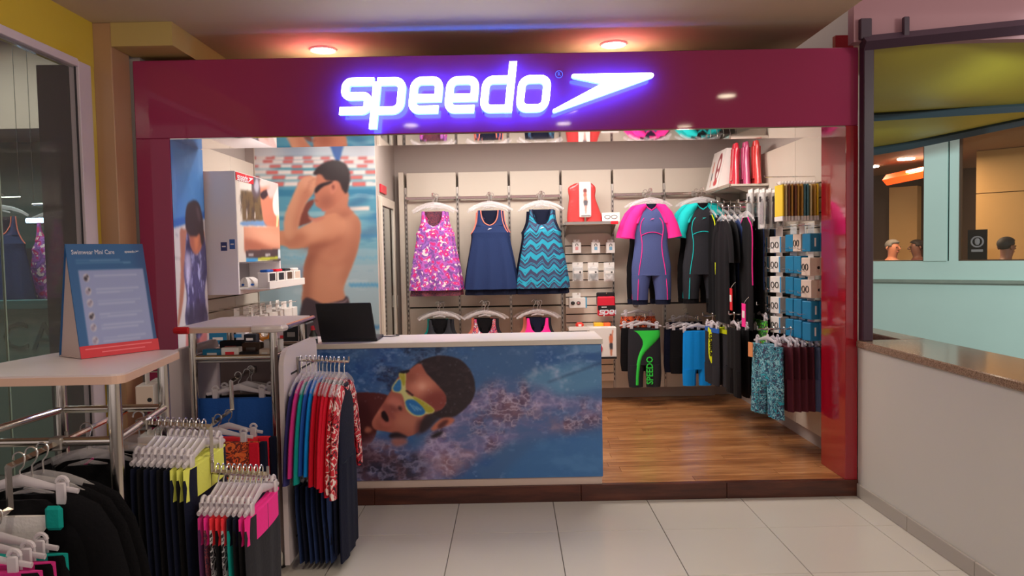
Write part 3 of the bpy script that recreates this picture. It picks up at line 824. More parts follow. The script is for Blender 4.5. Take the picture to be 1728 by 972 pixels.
# shoulder
cv.poly([zp(575, 668), zp(600, 662), zp(655, 668), zp(640, 700), zp(628, 745), zp(575, 775)], (84, 38, 38), 1.2)
cv.poly([zp(585, 690), zp(620, 680), zp(625, 730), zp(585, 750)], (64, 26, 30), 4, op=.8)
# wake foam
foam = cv.full([zp(700, 760), zp(745, 715), zp(800, 668), zp(845, 640), zp(905, 650), zp(945, 672), zp(1018, 675), zp(1020, 712), zp(960, 728), zp(880, 738), zp(830, 760), zp(770, 800), zp(700, 812), zp(590, 812), zp(585, 770), zp(620, 745), zp(660, 742)], 9)
cv.mix((128, 112, 160), foam*np.clip(.62+(n2-.5)*1.6, 0, .95))
cv.mix((92, 62, 84), foam*np.clip((n4-.50)*6, 0, 1)*.75); cv.mix((176, 126, 130), foam*np.clip((n1-.53)*7, 0, 1)*.55)
cv.mix((196, 182, 216), foam*np.clip(rg1, 0, 1)*np.clip((n2-.38)*4, 0, 1)*.6); cv.mix((222, 212, 234), foam*np.clip(rg2, 0, 1)**2*np.clip((n4-.42)*5, 0, 1)*.55)
spray = cv.full([zp(690, 600), zp(1016, 585), zp(1016, 640), zp(960, 640), zp(860, 640), zp(760, 660)], 12)
cv.mix((150, 166, 208), spray*np.clip(rg1, 0, 1)*np.clip((n2-.45)*5, 0, 1)*.5)
darkw = cv.full([zp(585, 770), zp(640, 750), zp(700, 765), zp(720, 790), zp(690, 812), zp(585, 812)], 7)
cv.mix((38, 36, 58), darkw*np.clip(.25+(n2-.42)*5, 0, .9)); cv.mix((150, 146, 180), darkw*np.clip(rg2, 0, 1)*.65); cv.mix((96, 60, 70), darkw*np.clip((n4-.52)*6, 0, 1)*.6)
# head, hair
hair = [zc(560, 190), zc(640, 110), zc(760, 62), zc(880, 56), zc(1010, 95), zc(1100, 190), zc(1142, 310), zc(1130, 430), zc(1060, 530), zc(960, 600), zc(820, 620), zc(700, 500), zc(620, 300)]
cv.poly(hair, (42, 30, 38), 1)
H = cv.full(hair, 1); cv.mix((62, 46, 54), H*np.clip((n3-.5)*4, 0, 1)*.6)
face = [zc(640, 125), zc(700, 215), zc(790, 310), zc(875, 420), zc(860, 520), zc(760, 590), zc(690, 640), zc(630, 740), zc(540, 790), zc(430, 770), zc(330, 745), zc(230, 725), zc(205, 665), zc(240, 590), zc(300, 500), zc(350, 415), zc(395, 345), zc(450, 240), zc(540, 185)]
sk = np.empty((cv.nz, cv.nx, 3)); sk[:] = np.array((176, 100, 84))/255
cv.poly(face, (172, 98, 84), 1.0)
FM = cv.full(face, 1.0)
cv.ell(*zc(660, 335), .085, .06, (222, 150, 130), 9, clip=FM, op=.85); cv.ell(*zc(660, 335), .02, .02, (240, 196, 180), 4, clip=FM, op=.7); cv.ell(*zc(800, 470), .10, .07, (126, 54, 52), 8, clip=FM, op=.85); cv.poly([zc(500, 640), zc(620, 620), zc(640, 700), zc(560, 780), zc(430, 770)], (150, 84, 72), 8, clip=FM, op=.6); cv.poly([zc(205, 665), zc(240, 590), zc(300, 500), zc(320, 520), zc(270, 620), zc(250, 720)], (206, 130, 112), 4, clip=FM, op=.7)
cv.ell(*zc(540, 250), .05, .035, (150, 82, 70), 5, clip=FM, op=.7)
cv.ell(*zc(560, 650), .11, .06, (196, 128, 108), 8, clip=FM, op=.7); cv.ell(*zc(300, 680), .06, .05, (150, 80, 70), 6, clip=FM, op=.7)
cv.poly([zc(620, 640), zc(700, 640), zc(760, 590), zc(720, 720), zc(650, 760), zc(600, 780)], (88, 44, 48), 4, clip=None, op=.8)
cv.poly([zc(340, 470), zc(400, 430), zc(470, 470), zc(480, 540), zc(440, 570), zc(380, 540)], (196, 120, 108), 3, clip=FM)
cv.poly([zc(355, 500), zc(420, 520), zc(450, 565), zc(370, 560)], (126, 66, 62), 3, clip=FM, op=.8)
cv.ell(*zc(460, 535), .011, .017, (48, 20, 26), 1.5, rot=.5)
cv.poly([zc(300, 490), zc(350, 510), zc(410, 600), zc(400, 640), zc(340, 600), zc(290, 530)], (146, 78, 74), 3, clip=FM, op=.8)
cv.poly([zc(290, 575), zc(315, 558), zc(345, 600), zc(355, 650), zc(325, 655), zc(292, 615)], (24, 10, 16), 1)
cv.poly([zc(285, 625), zc(330, 665), zc(380, 655), zc(375, 690), zc(320, 700), zc(275, 660)], (190, 108, 100), 3, clip=FM, op=.7)
cv.poly([zc(360, 775), zc(430, 752), zc(520, 790), zc(500, 812), zc(380, 806)], (34, 24, 34), 2)
cv.poly([zc(390, 810), zc(500, 805), zc(525, 850), zc(430, 880), zc(385, 850)], (164, 98, 86), 3, op=.85)
cv.poly([zc(135, 740), zc(160, 700), zc(205, 730), zc(170, 760)], (168, 100, 84), 2)
# ear
cv.poly([zc(740, 720), zc(790, 660), zc(850, 620), zc(930, 615), zc(955, 650), zc(900, 690), zc(840, 700), zc(770, 740)], (190, 110, 88), 1.5)
cv.poly([zc(800, 700), zc(850, 650), zc(900, 640), zc(880, 680), zc(830, 720)], (86, 40, 40), 2)
cv.poly([zc(740, 790), zc(800, 750), zc(850, 745), zc(830, 780), zc(770, 805)], (30, 22, 32), 2)
cv.poly([zc(690, 600), zc(800, 560), zc(980, 580), zc(940, 615), zc(830, 620), zc(740, 700), zc(650, 760), zc(640, 700)], (40, 26, 34), 2, op=.85)
# goggles
cv.poly([zc(440, 215), zc(470, 195), zc(545, 185), zc(520, 215), zc(460, 225)], (22, 22, 34), 1)
cv.poly([zc(450, 215), zc(490, 225), zc(515, 215), zc(512, 330), zc(530, 405), zc(580, 425), zc(690, 480), zc(770, 545), zc(755, 580), zc(690, 590), zc(640, 612), zc(570, 595), zc(515, 545), zc(498, 470), zc(470, 405), zc(400, 385), zc(383, 345), zc(430, 275), zc(455, 265)], (206, 206, 142), 1)
cv.poly([zc(455, 225), zc(500, 225), zc(505, 300), zc(490, 330), zc(470, 280)], (172, 168, 60), 1)
cv.poly([zc(570, 425), zc(680, 478), zc(765, 545), zc(740, 575), zc(690, 560), zc(640, 500)], (178, 172, 58), 1)
cv.poly([zc(395, 350), zc(425, 300), zc(460, 272), zc(472, 340), zc(455, 380), zc(415, 380)], (44, 120, 190), 1)
cv.poly([zc(510, 470), zc(560, 452), zc(620, 480), zc(680, 545), zc(680, 585), zc(620, 600), zc(565, 575), zc(525, 530)], (36, 112, 186), 1)
for a in (0, 1, 2): cv.line(zc(545+a*30, 490+a*14), zc(600+a*26, 560-a*4), .006, (170, 210, 235), 1, .7)
cv.line(zc(512, 370), zc(580, 420), .010, (30, 14, 20), 1, .9)
# splash arc
for k in range(60):
    t = k/59; u = 885+70*t; y = 650-45*math.sin(PI*t*.8)+t*30
    cv.ell(*zp(u+random.uniform(-6, 6), y+random.uniform(-8, 8)), .006, .005, (206, 200, 222), 1.5, op=.6)
for k in range(240):
    u = random.uniform(515, 1015); y = random.uniform(590, 700)
    cv.ell(*zp(u, y), .0035, .0035, (196, 204, 230), .6, op=random.uniform(.15, .6))
o = cv.build('swimmer_print', lambda u, v: (u, YC, v), ct, .35, 1.25)
o['label'] = 'freestyle swimmer with yellow goggles in blue water'

# ------------------------------------------------------------ mural of the standing swimmer
YM = 6.494
mu = thing('swimmer_mural', 'large mural of a bare chested swimmer adjusting goggles by a pool', 'mural', (-1.7, YM, .12))
def zm(X, Y): p = PY(400+X/2.945, 230+Y/2.945, YM); return (p.x, p.z)
cm = Canvas(-2.215, -1.168, .25, 2.72, .0062, (160, 188, 205))
MB().box(-2.222, -1.166, YM+.0008, 6.4998, .24, 2.73).build('backing_board', m_white, mu)
q1 = noise2(cm.nx, cm.nz, 30, 11, 4, 3.0); q2 = noise2(cm.nx, cm.nz, 12, 12, 3, 3.0)
zz = cm.V[:, None]*np.ones((1, cm.nx))
def band(y0, y1, col, op=1.0, soft=1.2): cm.poly([zm(90, y0), zm(740, y0-2), zm(740, y1-2), zm(90, y1)], col, soft, False, op)
band(-60, 105, (196, 208, 220)); band(95, 150, (158, 182, 196)); band(150, 175, (70, 150, 172)); band(175, 260, (132, 182, 196)); band(200, 216, (70, 150, 172))
band(232, 420, (92, 162, 190)); band(265, 300, (58, 134, 172)); band(375, 400, (140, 190, 204)); band(420, 600, (120, 178, 200)); band(600, 1100, (168, 196, 208)); 
band(560, 640, (148, 190, 206)); cm.mix((60, 130, 176), np.clip((q1-.56)*6, 0, 1)*np.clip((zz-1.35)*4, 0, 1)*np.clip((2.2-zz)*6, 0, 1)*.8)
cm.mix((200, 220, 228), np.clip((q2-.6)*6, 0, 1)*.35)
cm.ell(*zm(130, 90), .12, .16, (224, 226, 232), 8); cm.ell(*zm(640, 90), .2, .14, (206, 214, 226), 10); cm.ell(*zm(300, 60), .12, .1, (120, 140, 170), 9, op=.5)
def rope(y, ph, h=15, w=58):
    x = 60-ph; k = 0
    while x < 740:
        cm.poly([zm(x, y), zm(x+w, y-1), zm(x+w, y+h-1), zm(x, y+h)], (238, 226, 222) if k % 2 else (216, 112, 108), .6, False); x += w; k += 1
rope(102, 10, 14, 46); rope(120, 30, 14, 50); rope(143, 5, 14, 54); rope(170, 40, 18, 62); rope(197, 12, 18, 64); rope(228, 30, 20, 68)
cm.poly([zm(560, 350), zm(658, 348), zm(658, 368), zm(560, 370)], (240, 226, 218), .8, False); cm.poly([zm(420, 352), zm(560, 350), zm(560, 370), zm(420, 372)], (212, 120, 114), .8, False)
for y, c in ((490, (70, 150, 200)), (600, (110, 180, 215)), (735, (70, 160, 215)), (945, (40, 120, 190))):
    for k in range(34):
        x = 560+k*6 if y != 600 else 240+k*15
        cm.ell(*zm(x, y+(k % 3)*4), .007, .016, c, .8, op=.85)
        if y == 735: cm.ell(*zm(240+k*3, y-20), .006, .012, (120, 190, 220), .8, op=.6)
cm.poly([zm(455, 30), zm(535, 28), zm(508, 125), zm(492, 125)], (36, 92, 172), .8, False)
cm.poly([zm(600, 480), zm(720, 440), zm(740, 470), zm(640, 500)], (70, 110, 150), 4, op=.6)
cm.poly([zm(540, 340), zm(620, 300), zm(660, 310), zm(580, 350)], (44, 84, 130), 4, op=.6)
cm.poly([zm(180, 740), zm(330, 640), zm(330, 700), zm(260, 740)], (132, 150, 180), 3, op=.7)
# body
body = [zm(430, 400), zm(500, 365), zm(560, 372), zm(600, 400), zm(615, 440), zm(612, 500), zm(598, 570), zm(570, 650), zm(545, 710), zm(530, 760), zm(540, 800), zm(550, 830), zm(440, 850), zm(330, 840), zm(327, 760), zm(332, 650), zm(352, 580), zm(362, 520), zm(380, 450)]
cm.poly(body, (206, 142, 112), 1); B = cm.full(body, 1)
cm.poly([zm(445, 300), zm(548, 275), zm(552, 350), zm(580, 380), zm(520, 400), zm(440, 400), zm(445, 350)], (198, 130, 104), 1)
armL = [zm(430, 395), zm(500, 385), zm(540, 430), zm(520, 500), zm(455, 530), zm(350, 552), zm(270, 560), zm(232, 545), zm(150, 540), zm(90, 510), zm(40, 500), zm(40, 450), zm(120, 455), zm(232, 470), zm(290, 465), zm(350, 435)]
cm.poly(armL, (216, 150, 118), 1)
fore = [zm(234, 480), zm(236, 400), zm(262, 330), zm(300, 245), zm(330, 205), zm(385, 200), zm(400, 240), zm(378, 285), zm(345, 330), zm(316, 400), zm(296, 480), zm(260, 520)]
far = [zm(300, 440), zm(325, 350), zm(372, 315), zm(382, 330), zm(352, 380), zm(372, 420), zm(330, 440)]
cm.poly(far, (126, 66, 58), 1); cm.poly([zm(355, 400), zm(385, 405), zm(440, 400), zm(400, 425), zm(370, 420)], (206, 130, 112), 1)
cm.poly(fore, (222, 160, 128), 1); FO = cm.full(fore, 1)
cm.poly([zm(330, 260), zm(378, 290), zm(340, 335), zm(316, 400), zm(296, 480), zm(280, 440), zm(305, 340)], (184, 112, 88), 4, clip=FO, op=.65)
cm.ell(*zm(345, 225), .045, .05, (228, 164, 136), 4, clip=FO)
for k in range(4): cm.line(zm(385-k*9, 212+k*18), zm(352-k*6, 232+k*16), .006, (170, 100, 82), 1, .7)
A = cm.full(armL, 1)
cm.poly([zm(300, 560), zm(430, 520), zm(470, 510), zm(440, 540), zm(350, 560)], (150, 84, 66), 5, op=.7)
cm.ell(*zm(380, 460), .10, .05, (232, 172, 142), 7, clip=A, op=.7)
cm.poly([zm(455, 520), zm(480, 500), zm(430, 560), zm(370, 640), zm(335, 660), zm(352, 580), zm(380, 555)], (146, 82, 66), 6, clip=B, op=.75)
cm.ell(*zm(560, 560), .05, .16, (182, 116, 92), 10, clip=B, op=.7); cm.ell(*zm(470, 700), .10, .14, (216, 152, 122), 12, clip=B, op=.6)
cm.poly([zm(400, 600), zm(470, 636), zm(560, 600), zm(540, 625), zm(470, 645), zm(410, 620)], (170, 100, 80), 4, clip=B, op=.6)
cm.ell(*zm(540, 450), .08, .07, (220, 156, 126), 10, clip=B, op=.6)
cm.poly([zm(327, 760), zm(332, 650), zm(352, 580), zm(375, 560), zm(365, 680), zm(360, 830), zm(330, 840)], (140, 80, 64), 6, clip=B, op=.75)
cm.poly([zm(575, 390), zm(612, 430), zm(612, 500), zm(590, 590), zm(552, 700), zm(535, 740), zm(520, 700), zm(560, 600), zm(585, 480)], (162, 98, 78), 6, clip=B, op=.7)
cm.poly([zm(470, 520), zm(520, 480), zm(545, 520), zm(500, 590), zm(430, 620)], (176, 108, 86), 8, clip=B, op=.6)
for k in range(4): cm.line(zm(372+k*4, 612+k*26), zm(470+k*10, 640+k*22), .012, (170, 104, 82), 5, .45)
cm.poly([zm(350, 545), zm(455, 525), zm(520, 495), zm(500, 520), zm(440, 545), zm(350, 562)], (150, 84, 66), 3, op=.6)
cm.poly([zm(236, 500), zm(262, 520), zm(300, 480), zm(350, 500), zm(300, 545), zm(240, 545)], (176, 106, 84), 4, clip=A, op=.6)
cm.poly([zm(500, 385), zm(555, 375), zm(560, 395), zm(520, 402)], (150, 86, 70), 4, op=.6)
# head
head = [zm(400, 180), zm(450, 160), zm(540, 200), zm(548, 270), zm(500, 330), zm(450, 365), zm(412, 358), zm(392, 345), zm(388, 330), zm(382, 318), zm(388, 300), zm(384, 285), zm(392, 262), zm(390, 230)]
cm.poly(head, (198, 126, 100), 1); HD = cm.full(head, 1)
cm.poly([zm(415, 300), zm(470, 290), zm(480, 340), zm(430, 362), zm(405, 340)], (156, 92, 76), 5, clip=HD, op=.7)
cm.poly([zm(380, 190), zm(395, 160), zm(440, 128), zm(500, 120), zm(545, 145), zm(562, 195), zm(556, 245), zm(542, 285), zm(522, 262), zm(505, 225), zm(470, 222), zm(440, 215), zm(418, 190)], (44, 32, 36), 1)
cm.poly([zm(462, 235), zm(490, 222), zm(500, 245), zm(485, 280), zm(465, 285), zm(460, 258)], (206, 132, 108), .8)
cm.ell(*zm(478, 252), .012, .022, (140, 76, 64), 1.2)
cm.poly([zm(388, 262), zm(412, 238), zm(470, 222), zm(470, 232), zm(432, 248), zm(408, 266), zm(392, 284)], (30, 22, 30), .7)
cm.line(zm(384, 318), zm(402, 322), .006, (110, 50, 48), 1)
# trunks
cm.poly([zm(328, 815), zm(430, 832), zm(520, 815), zm(545, 795), zm(560, 850), zm(570, 1060), zm(328, 1060)], (62, 48, 58), 1)
cm.poly([zm(430, 836), zm(525, 822), zm(545, 805), zm(548, 815), zm(520, 834), zm(432, 846)], (150, 132, 140), .8)
cm.build('mural_print', lambda u, v: (u, YM, v), mu, .4, .86)

# ------------------------------------------------------------ woman in a swimsuit on the left jamb
XW = -2.1195
wp_ = thing('swimsuit_banner', 'tall narrow print of a woman in a metallic blue swimsuit on the left jamb', 'poster', (XW, 4.92, .12))
def zw(X, Y): p = PX(280+X/2.945, 310+Y/2.945, XW); return (p.y, p.z)
cw = Canvas(4.675, 5.158, .2, 2.345, .0062, (206, 200, 202))
r1 = noise2(cw.nx, cw.nz, 34, 21, 4, .5); r2 = noise2(cw.nx, cw.nz, 14, 22, 4, .4)
cw.poly([(4.6, 1.80), (5.2, 1.90), (5.2, 2.5), (4.6, 2.5)], (70, 128, 196), 1, False); cw.mix((112, 156, 212), np.clip((r1-.45)*3, 0, 1)*np.clip((cw.V[:, None]-1.84)*9, 0, 1)*.7)
cw.poly([(4.6, 1.78), (5.2, 1.88), (5.2, 1.93), (4.6, 1.83)], (36, 96, 178), 1, False)
cw.line(zw(48, 250), zw(60, 260), .01, (150, 150, 160), 1); cw.line(zw(40, 370), zw(75, 372), .012, (170, 166, 170), 1)
skin = (172, 112, 92)
cw.poly([zw(70, 240), zw(90, 226), zw(115, 232), zw(100, 300), zw(96, 420), zw(88, 560), zw(66, 700), zw(58, 690), zw(66, 600), zw(74, 430)], skin, .8)
cw.poly([zw(100, 720), zw(205, 720), zw(205, 1000), zw(100, 1000)], (196, 120, 116), 1, False)
cw.poly([zw(150, 760), zw(165, 760), zw(165, 1000), zw(150, 1000)], (110, 60, 64), 2, False)
cw.poly([zw(100, 240), zw(130, 226), zw(165, 226), zw(190, 240), zw(188, 330), zw(150, 360), zw(112, 320)], (190, 116, 84), 1)
suit = [zw(104, 240), zw(116, 250), zw(122, 310), zw(150, 350), zw(176, 320), zw(184, 250), zw(196, 300), zw(206, 420), zw(194, 520), zw(198, 600), zw(206, 680), zw(170, 760), zw(140, 760), zw(98, 690), zw(104, 560), zw(90, 450), zw(98, 330)]
cw.poly(suit, (70, 66, 112), .8); SU = cw.full(suit, .8)
cw.mix((176, 178, 222), SU*np.clip((r2-.50)*6, 0, 1)*.8); cw.mix((36, 32, 60), SU*np.clip((r1-.55)*6, 0, 1)*.7)
cw.poly([zw(95, 350), zw(122, 360), zw(120, 500), zw(100, 480)], (196, 190, 220), 3, clip=SU, op=.8)
cw.poly([zw(96, 620), zw(200, 600), zw(206, 690), zw(170, 760), zw(140, 760), zw(98, 690)], (52, 46, 70), 4, clip=SU, op=.8)
cw.poly([zw(118, 240), zw(150, 225), zw(178, 250), zw(168, 320), zw(148, 345), zw(124, 310)], (160, 92, 74), 2); cw.poly([zw(140, 250), zw(165, 250), zw(160, 320), zw(146, 335)], (206, 124, 88), 3, op=.8)
cw.poly([zw(96, 180), zw(104, 110), zw(130, 84), zw(155, 88), zw(172, 120), zw(186, 200), zw(188, 290), zw(176, 300), zw(168, 250), zw(150, 262), zw(118, 258), zw(100, 225)], (52, 36, 44), .8)
cw.poly([zw(150, 110), zw(165, 130), zw(172, 190), zw(158, 170)], (104, 84, 92), 2, op=.7)
cw.build('banner_print', lambda u, v: (XW, u, v), wp_, .35, 1.15)
# ============================================================ CLOTH MATERIALS
def cloth(name, rgb, rough=.75, bump=True): return mat('cloth_'+name, rgb, rough, spec=.15, sheen=.02, bump=(90, .12) if bump else None)
c_navy = cloth('navy', (38, 54, 96)); c_black = cloth('black', (13, 12, 16)); c_char = cloth('charcoal', (44, 44, 50))
c_ink = cloth('ink', (19, 24, 46)); c_slate = cloth('slate_blue', (78, 88, 138)); c_pink = cloth('hot_pink', (250, 50, 150))
c_turq = cloth('turquoise', (30, 196, 196)); c_coral = cloth('coral', (255, 140, 120)); c_red = cloth('red', (216, 26, 52))
c_blue = cloth('bright_blue', (14, 140, 228)); c_royal = cloth('royal', (40, 92, 176)); c_green = cloth('neon_green', (60, 220, 80))
c_lime = cloth('neon_yellow', (214, 228, 30)); c_lemon = cloth('pale_lemon', (232, 236, 110)); c_maroon = cloth('maroon', (86, 36, 46))
c_plum = cloth('plum', (92, 48, 90)); c_purple = cloth('purple_navy', (58, 56, 116)); c_magenta = cloth('magenta', (206, 50, 130))
c_teal = cloth('teal', (14, 150, 142)); c_coralred = cloth('neon_coral', (252, 58, 70)); c_denim = cloth('denim', (84, 96, 124)); c_white = cloth('white', (232, 226, 224))
def floral(nt, co, new):
    v = new('ShaderNodeTexVoronoi', Scale=20.0); n = new('ShaderNodeTexNoise', Scale=9.0, Detail=3.0)
    nt.links.new(co, n.inputs['Vector'])
    ad = new('ShaderNodeVectorMath'); ad.operation = 'MULTIPLY_ADD'; ad.inputs[1].default_value = (.12, .12, .12)
    nt.links.new(n.outputs['Color'], ad.inputs[0]); nt.links.new(co, ad.inputs[2]); nt.links.new(ad.outputs[0], v.inputs['Vector'])
    a = ramp(nt, new, v.outputs['Distance'], [(0, (245, 226, 226)), (.13, (228, 40, 120)), (.30, (196, 48, 140)), (.42, (178, 92, 186)), (.62, (120, 72, 150)), (.78, (150, 96, 190))])
    w = new('ShaderNodeTexNoise', Scale=30.0, Detail=1.0); nt.links.new(co, w.inputs['Vector'])
    t = new('ShaderNodeMath'); t.operation = 'GREATER_THAN'; t.inputs[1].default_value = .62; nt.links.new(w.outputs['Fac'], t.inputs[0])
    mx = new('ShaderNodeMix'); mx.data_type = 'RGBA'; nt.links.new(t.outputs[0], mx.inputs[0]); nt.links.new(a, mx.inputs[6]); mx.inputs[7].default_value = (*L3((240, 214, 218)), 1)
    return mx.outputs[2]
p_floral = ramp_mat('purple_floral_cloth', floral)
def zig(nt, co, new):
    s = new('ShaderNodeSeparateXYZ'); nt.links.new(co, s.inputs[0])
    w = new('ShaderNodeMath'); w.operation = 'PINGPONG'; w.inputs[1].default_value = .055; nt.links.new(s.outputs[0], w.inputs[0])
    m = new('ShaderNodeMath'); m.operation = 'MULTIPLY_ADD'; m.inputs[1].default_value = .9; nt.links.new(w.outputs[0], m.inputs[0]); nt.links.new(s.outputs[2], m.inputs[2])
    f = new('ShaderNodeMath'); f.operation = 'MULTIPLY'; f.inputs[1].default_value = 8.5; nt.links.new(m.outputs[0], f.inputs[0])
    fr = new('ShaderNodeMath'); fr.operation = 'FRACT'; nt.links.new(f.outputs[0], fr.inputs[0])
    n = new('ShaderNodeTexNoise', Scale=8.0, Detail=1.0); nt.links.new(co, n.inputs['Vector'])
    a = new('ShaderNodeMath'); a.operation = 'MULTIPLY_ADD'; a.inputs[1].default_value = .8; nt.links.new(n.outputs['Fac'], a.inputs[0]); nt.links.new(fr.outputs[0], a.inputs[2])
    b = new('ShaderNodeMath'); b.operation = 'SUBTRACT'; b.inputs[1].default_value = .40; nt.links.new(a.outputs[0], b.inputs[0])
    return ramp(nt, new, b.outputs[0], [(0, (24, 156, 186)), (.26, (46, 54, 96)), (.44, (36, 140, 170)), (.50, (46, 54, 96)), (.56, (30, 150, 180)), (.60, (52, 56, 92)), (.86, (24, 156, 186)), (.97, (40, 44, 78))])
p_zig = ramp_mat('teal_zigzag_cloth', zig)
def spots(cols, sc, warp=.05):
    def f(nt, co, new):
        n = new('ShaderNodeTexNoise', Scale=sc, Detail=2.5, Distortion=1.6); nt.links.new(co, n.inputs['Vector'])
        k = len(cols); return ramp(nt, new, n.outputs['Fac'], [(0, cols[0])]+[(.34+.34*i/(k-1), c) for i, c in enumerate(cols[1:], 0)])
    return f
p_leaf = ramp_mat('aqua_leaf_cloth', spots([(20, 34, 60), (30, 150, 170), (150, 206, 214), (24, 96, 120), (60, 60, 90), (40, 170, 186)], 24))
p_dusk = ramp_mat('dark_red_dot_cloth', spots([(66, 30, 50), (40, 28, 56), (130, 54, 66), (60, 30, 60)], 60))
p_redprint = ramp_mat('red_white_shape_cloth', spots([(204, 30, 50), (204, 30, 50), (240, 220, 214), (204, 30, 50), (50, 26, 40), (204, 30, 50)], 13))
p_sunset = ramp_mat('orange_skyline_cloth', spots([(60, 24, 22), (226, 78, 36), (240, 110, 50), (110, 36, 28), (236, 90, 40), (50, 24, 24)], 15))
p_paint = ramp_mat('pink_blue_splash_cloth', spots([(30, 34, 60), (230, 60, 130), (40, 44, 74), (250, 120, 110), (60, 70, 120), (220, 210, 216)], 24))
p_greenprint = ramp_mat('neon_green_print_cloth', spots([(20, 40, 30), (110, 220, 40), (30, 60, 50), (70, 190, 60)], 22))
p_bw = ramp_mat('black_white_leaf_cloth', spots([(20, 20, 24), (20, 20, 24), (190, 186, 190), (22, 22, 26), (120, 110, 120)], 26))
m_hang = mat('clear_hanger_plastic', (236, 230, 232), .16, alpha=.30, spec=.6)
m_hangw = mat('frosted_hanger_plastic', (230, 222, 228), .25, alpha=.62)
m_tagred = mat('red_swing_tag', (226, 40, 52), .5); m_tagw = mat('white_card', (236, 230, 226), .5)
m_logo_w = mat('white_print', (232, 232, 240), .5); m_logo_p = mat('pink_print', (250, 90, 160), .5); m_logo_t = mat('turquoise_print', (60, 210, 206), .5)
m_pack = mat('clear_blister', (235, 235, 235), .12, alpha=.35, spec=.7)

# ---- hangers: local origin at the rail axis, hanging down, lying in the XZ plane
def hook_pts(r=.018, drop=.075):
    P = [(-r*1.02, 0, -.004)]+[(r*math.cos(a), 0, r*math.sin(a)) for a in np.linspace(PI*.95, -.1, 9)]
    return P+[(.012, 0, -.022), (.0, 0, -.036), (0, 0, -drop)]
h_top = Proto('clothes_hanger', 'hanger')
h_top.part('hook', MB().tube(hook_pts(), .0028, 6), m_wire, True)
b = MB()
b.limb([(-.20, -.150), (-.15, -.118), (-.07, -.090), (0, -.080), (.07, -.090), (.15, -.118), (.20, -.150)], [.010, .012, .015, .018, .015, .012, .010], .007, 8)
b.limb([(-.06, -.122), (0, -.108), (.06, -.122)], [.006, .008, .006], .004, 6)
h_top.part('shoulders', b, m_hang, True)
h_clip = Proto('clip_hanger', 'hanger')
h_clip.part('hook', MB().tube(hook_pts(.017, .06), .0026, 6), m_wire, True)
b = MB(); b.limb([(-.165, -.098), (-.09, -.084), (0, -.062), (.09, -.084), (.165, -.098)], [.008, .010, .017, .010, .008], .006, 8)
h_clip.part('bar', b, m_hangw, True)
for sx in (-1, 1):
    b = MB(); b.cbox(sx*.12-.015, sx*.12+.015, -.012, -.003, -.135, -.07, .004); b.cbox(sx*.12-.015, sx*.12+.015, .003, .012, -.135, -.07, .004)
    b.tube([(sx*.12+.016*math.cos(a), 0, -.072+.016*math.sin(a)) for a in np.linspace(0, PI, 7)], .006, 6)
    h_clip.part('clip', b, m_hangw, True)
_hn = [0]
def hang(g, loc, rz, label, group, hanger=h_top, hlabel=None, override=None, scale=None):
    """a garment and the hanger that carries it: two things"""
    o = g.spawn(loc, rz, label, group, override, scale)
    w = label.split()
    hl = hlabel or ('clear hanger of the '+' '.join(w))
    hs = hl.split()
    hanger.spawn(loc, rz, ' '.join(hs[:16]), ('hangers of '+group) if group else None)
    return o

# ---- garments (local: origin at the rail, front towards -y)
def fold_f(amp, k, ph=0.0, start=.35):
    return lambda u, v: amp*max(0, (1-v if False else (start-v)/start) if v < start else 0)*math.sin(k*u+ph)
def dress_proto(name, m_body, m_trim, m_hem, logo=None, trim_on=True, seed=0):
    g = Proto(name, 'dress'); Y0 = -.004
    K = [(-.905, .25), (-.80, .238), (-.66, .215), (-.52, .187), (-.44, .172), (-.40, .168), (-.365, .170)]
    R = interp(K, 22); rows = [(z, -w, w) for z, w in R]
    T = list(np.interp(R[:, 0], [-.905, -.6, -.42, -.365], [.060, .048, .046, .050]))
    mb = MB().lens(rows, T, 26, fold_f(.017, 9.5, seed, .75), Y0)
    U = [(-.365, .170, 0.0), (-.335, .150, .0), (-.30, .136, .0)]
    rows = [(z, -w, w) for z, w, _ in interp(U, 6)]
    mb.lens(rows, list(np.linspace(.05, .042, 6)), 20, None, Y0)
    ST = [(-.30, .136, .0), (-.285, .130, .034), (-.26, .123, .058), (-.22, .117, .074), (-.185, .114, .080), (-.155, .112, .082)]
    SR = interp(ST, 12)
    for s in (-1, 1):
        mb.lens([(z, *( (-w, -q) if s < 0 else (q, w))) for z, w, q in SR], list(np.linspace(.028, .012, 12)), 8, None, Y0-.008)
    g.part('body', mb, m_body, True)
    b2 = MB().lens([(z, -w, w) for z, w in ((-.155, .085), (-.19, .078), (-.23, .05), (-.27, .055), (-.31, .10))], .006, 8, None, .012)
    g.part('racer_back', b2, m_hem, True)
    hm = MB().lens([(z, -w, w) for z, w in interp([(-.96, .242), (-.93, .24), (-.88, .225)], 5)], .045, 26, lambda u, v: .014*math.sin(10*u+seed), .006)
    g.part('under_skirt', hm, m_hem, True)
    if trim_on:
        tb = MB(); pts = [(-q, Y0-.012-.028*0, z) for z, w, q in SR[::-1]]+[(q, Y0-.012, z) for z, w, q in SR[1:]]
        pts = [(x, Y0-.030 if z < -.25 else Y0-.020, z) for x, y, z in pts]
        tb.tube(pts, .005, 6)
        for s in (-1, 1):
            tb.tube([(s*w, Y0-.012, z) for z, w, q in SR[::-1]]+[(s*.152, Y0-.008, -.338), (s*.171, Y0-.004, -.366)], .005, 6)
        g.part('piping', tb, m_trim, True)
    if logo: g.part('logo', arrow_only(MB(), .042, lambda u, v, s: (u+.0, -.0545+.002*s-.006, v-.335)), logo, label='small arrow logo on the chest')
    return g
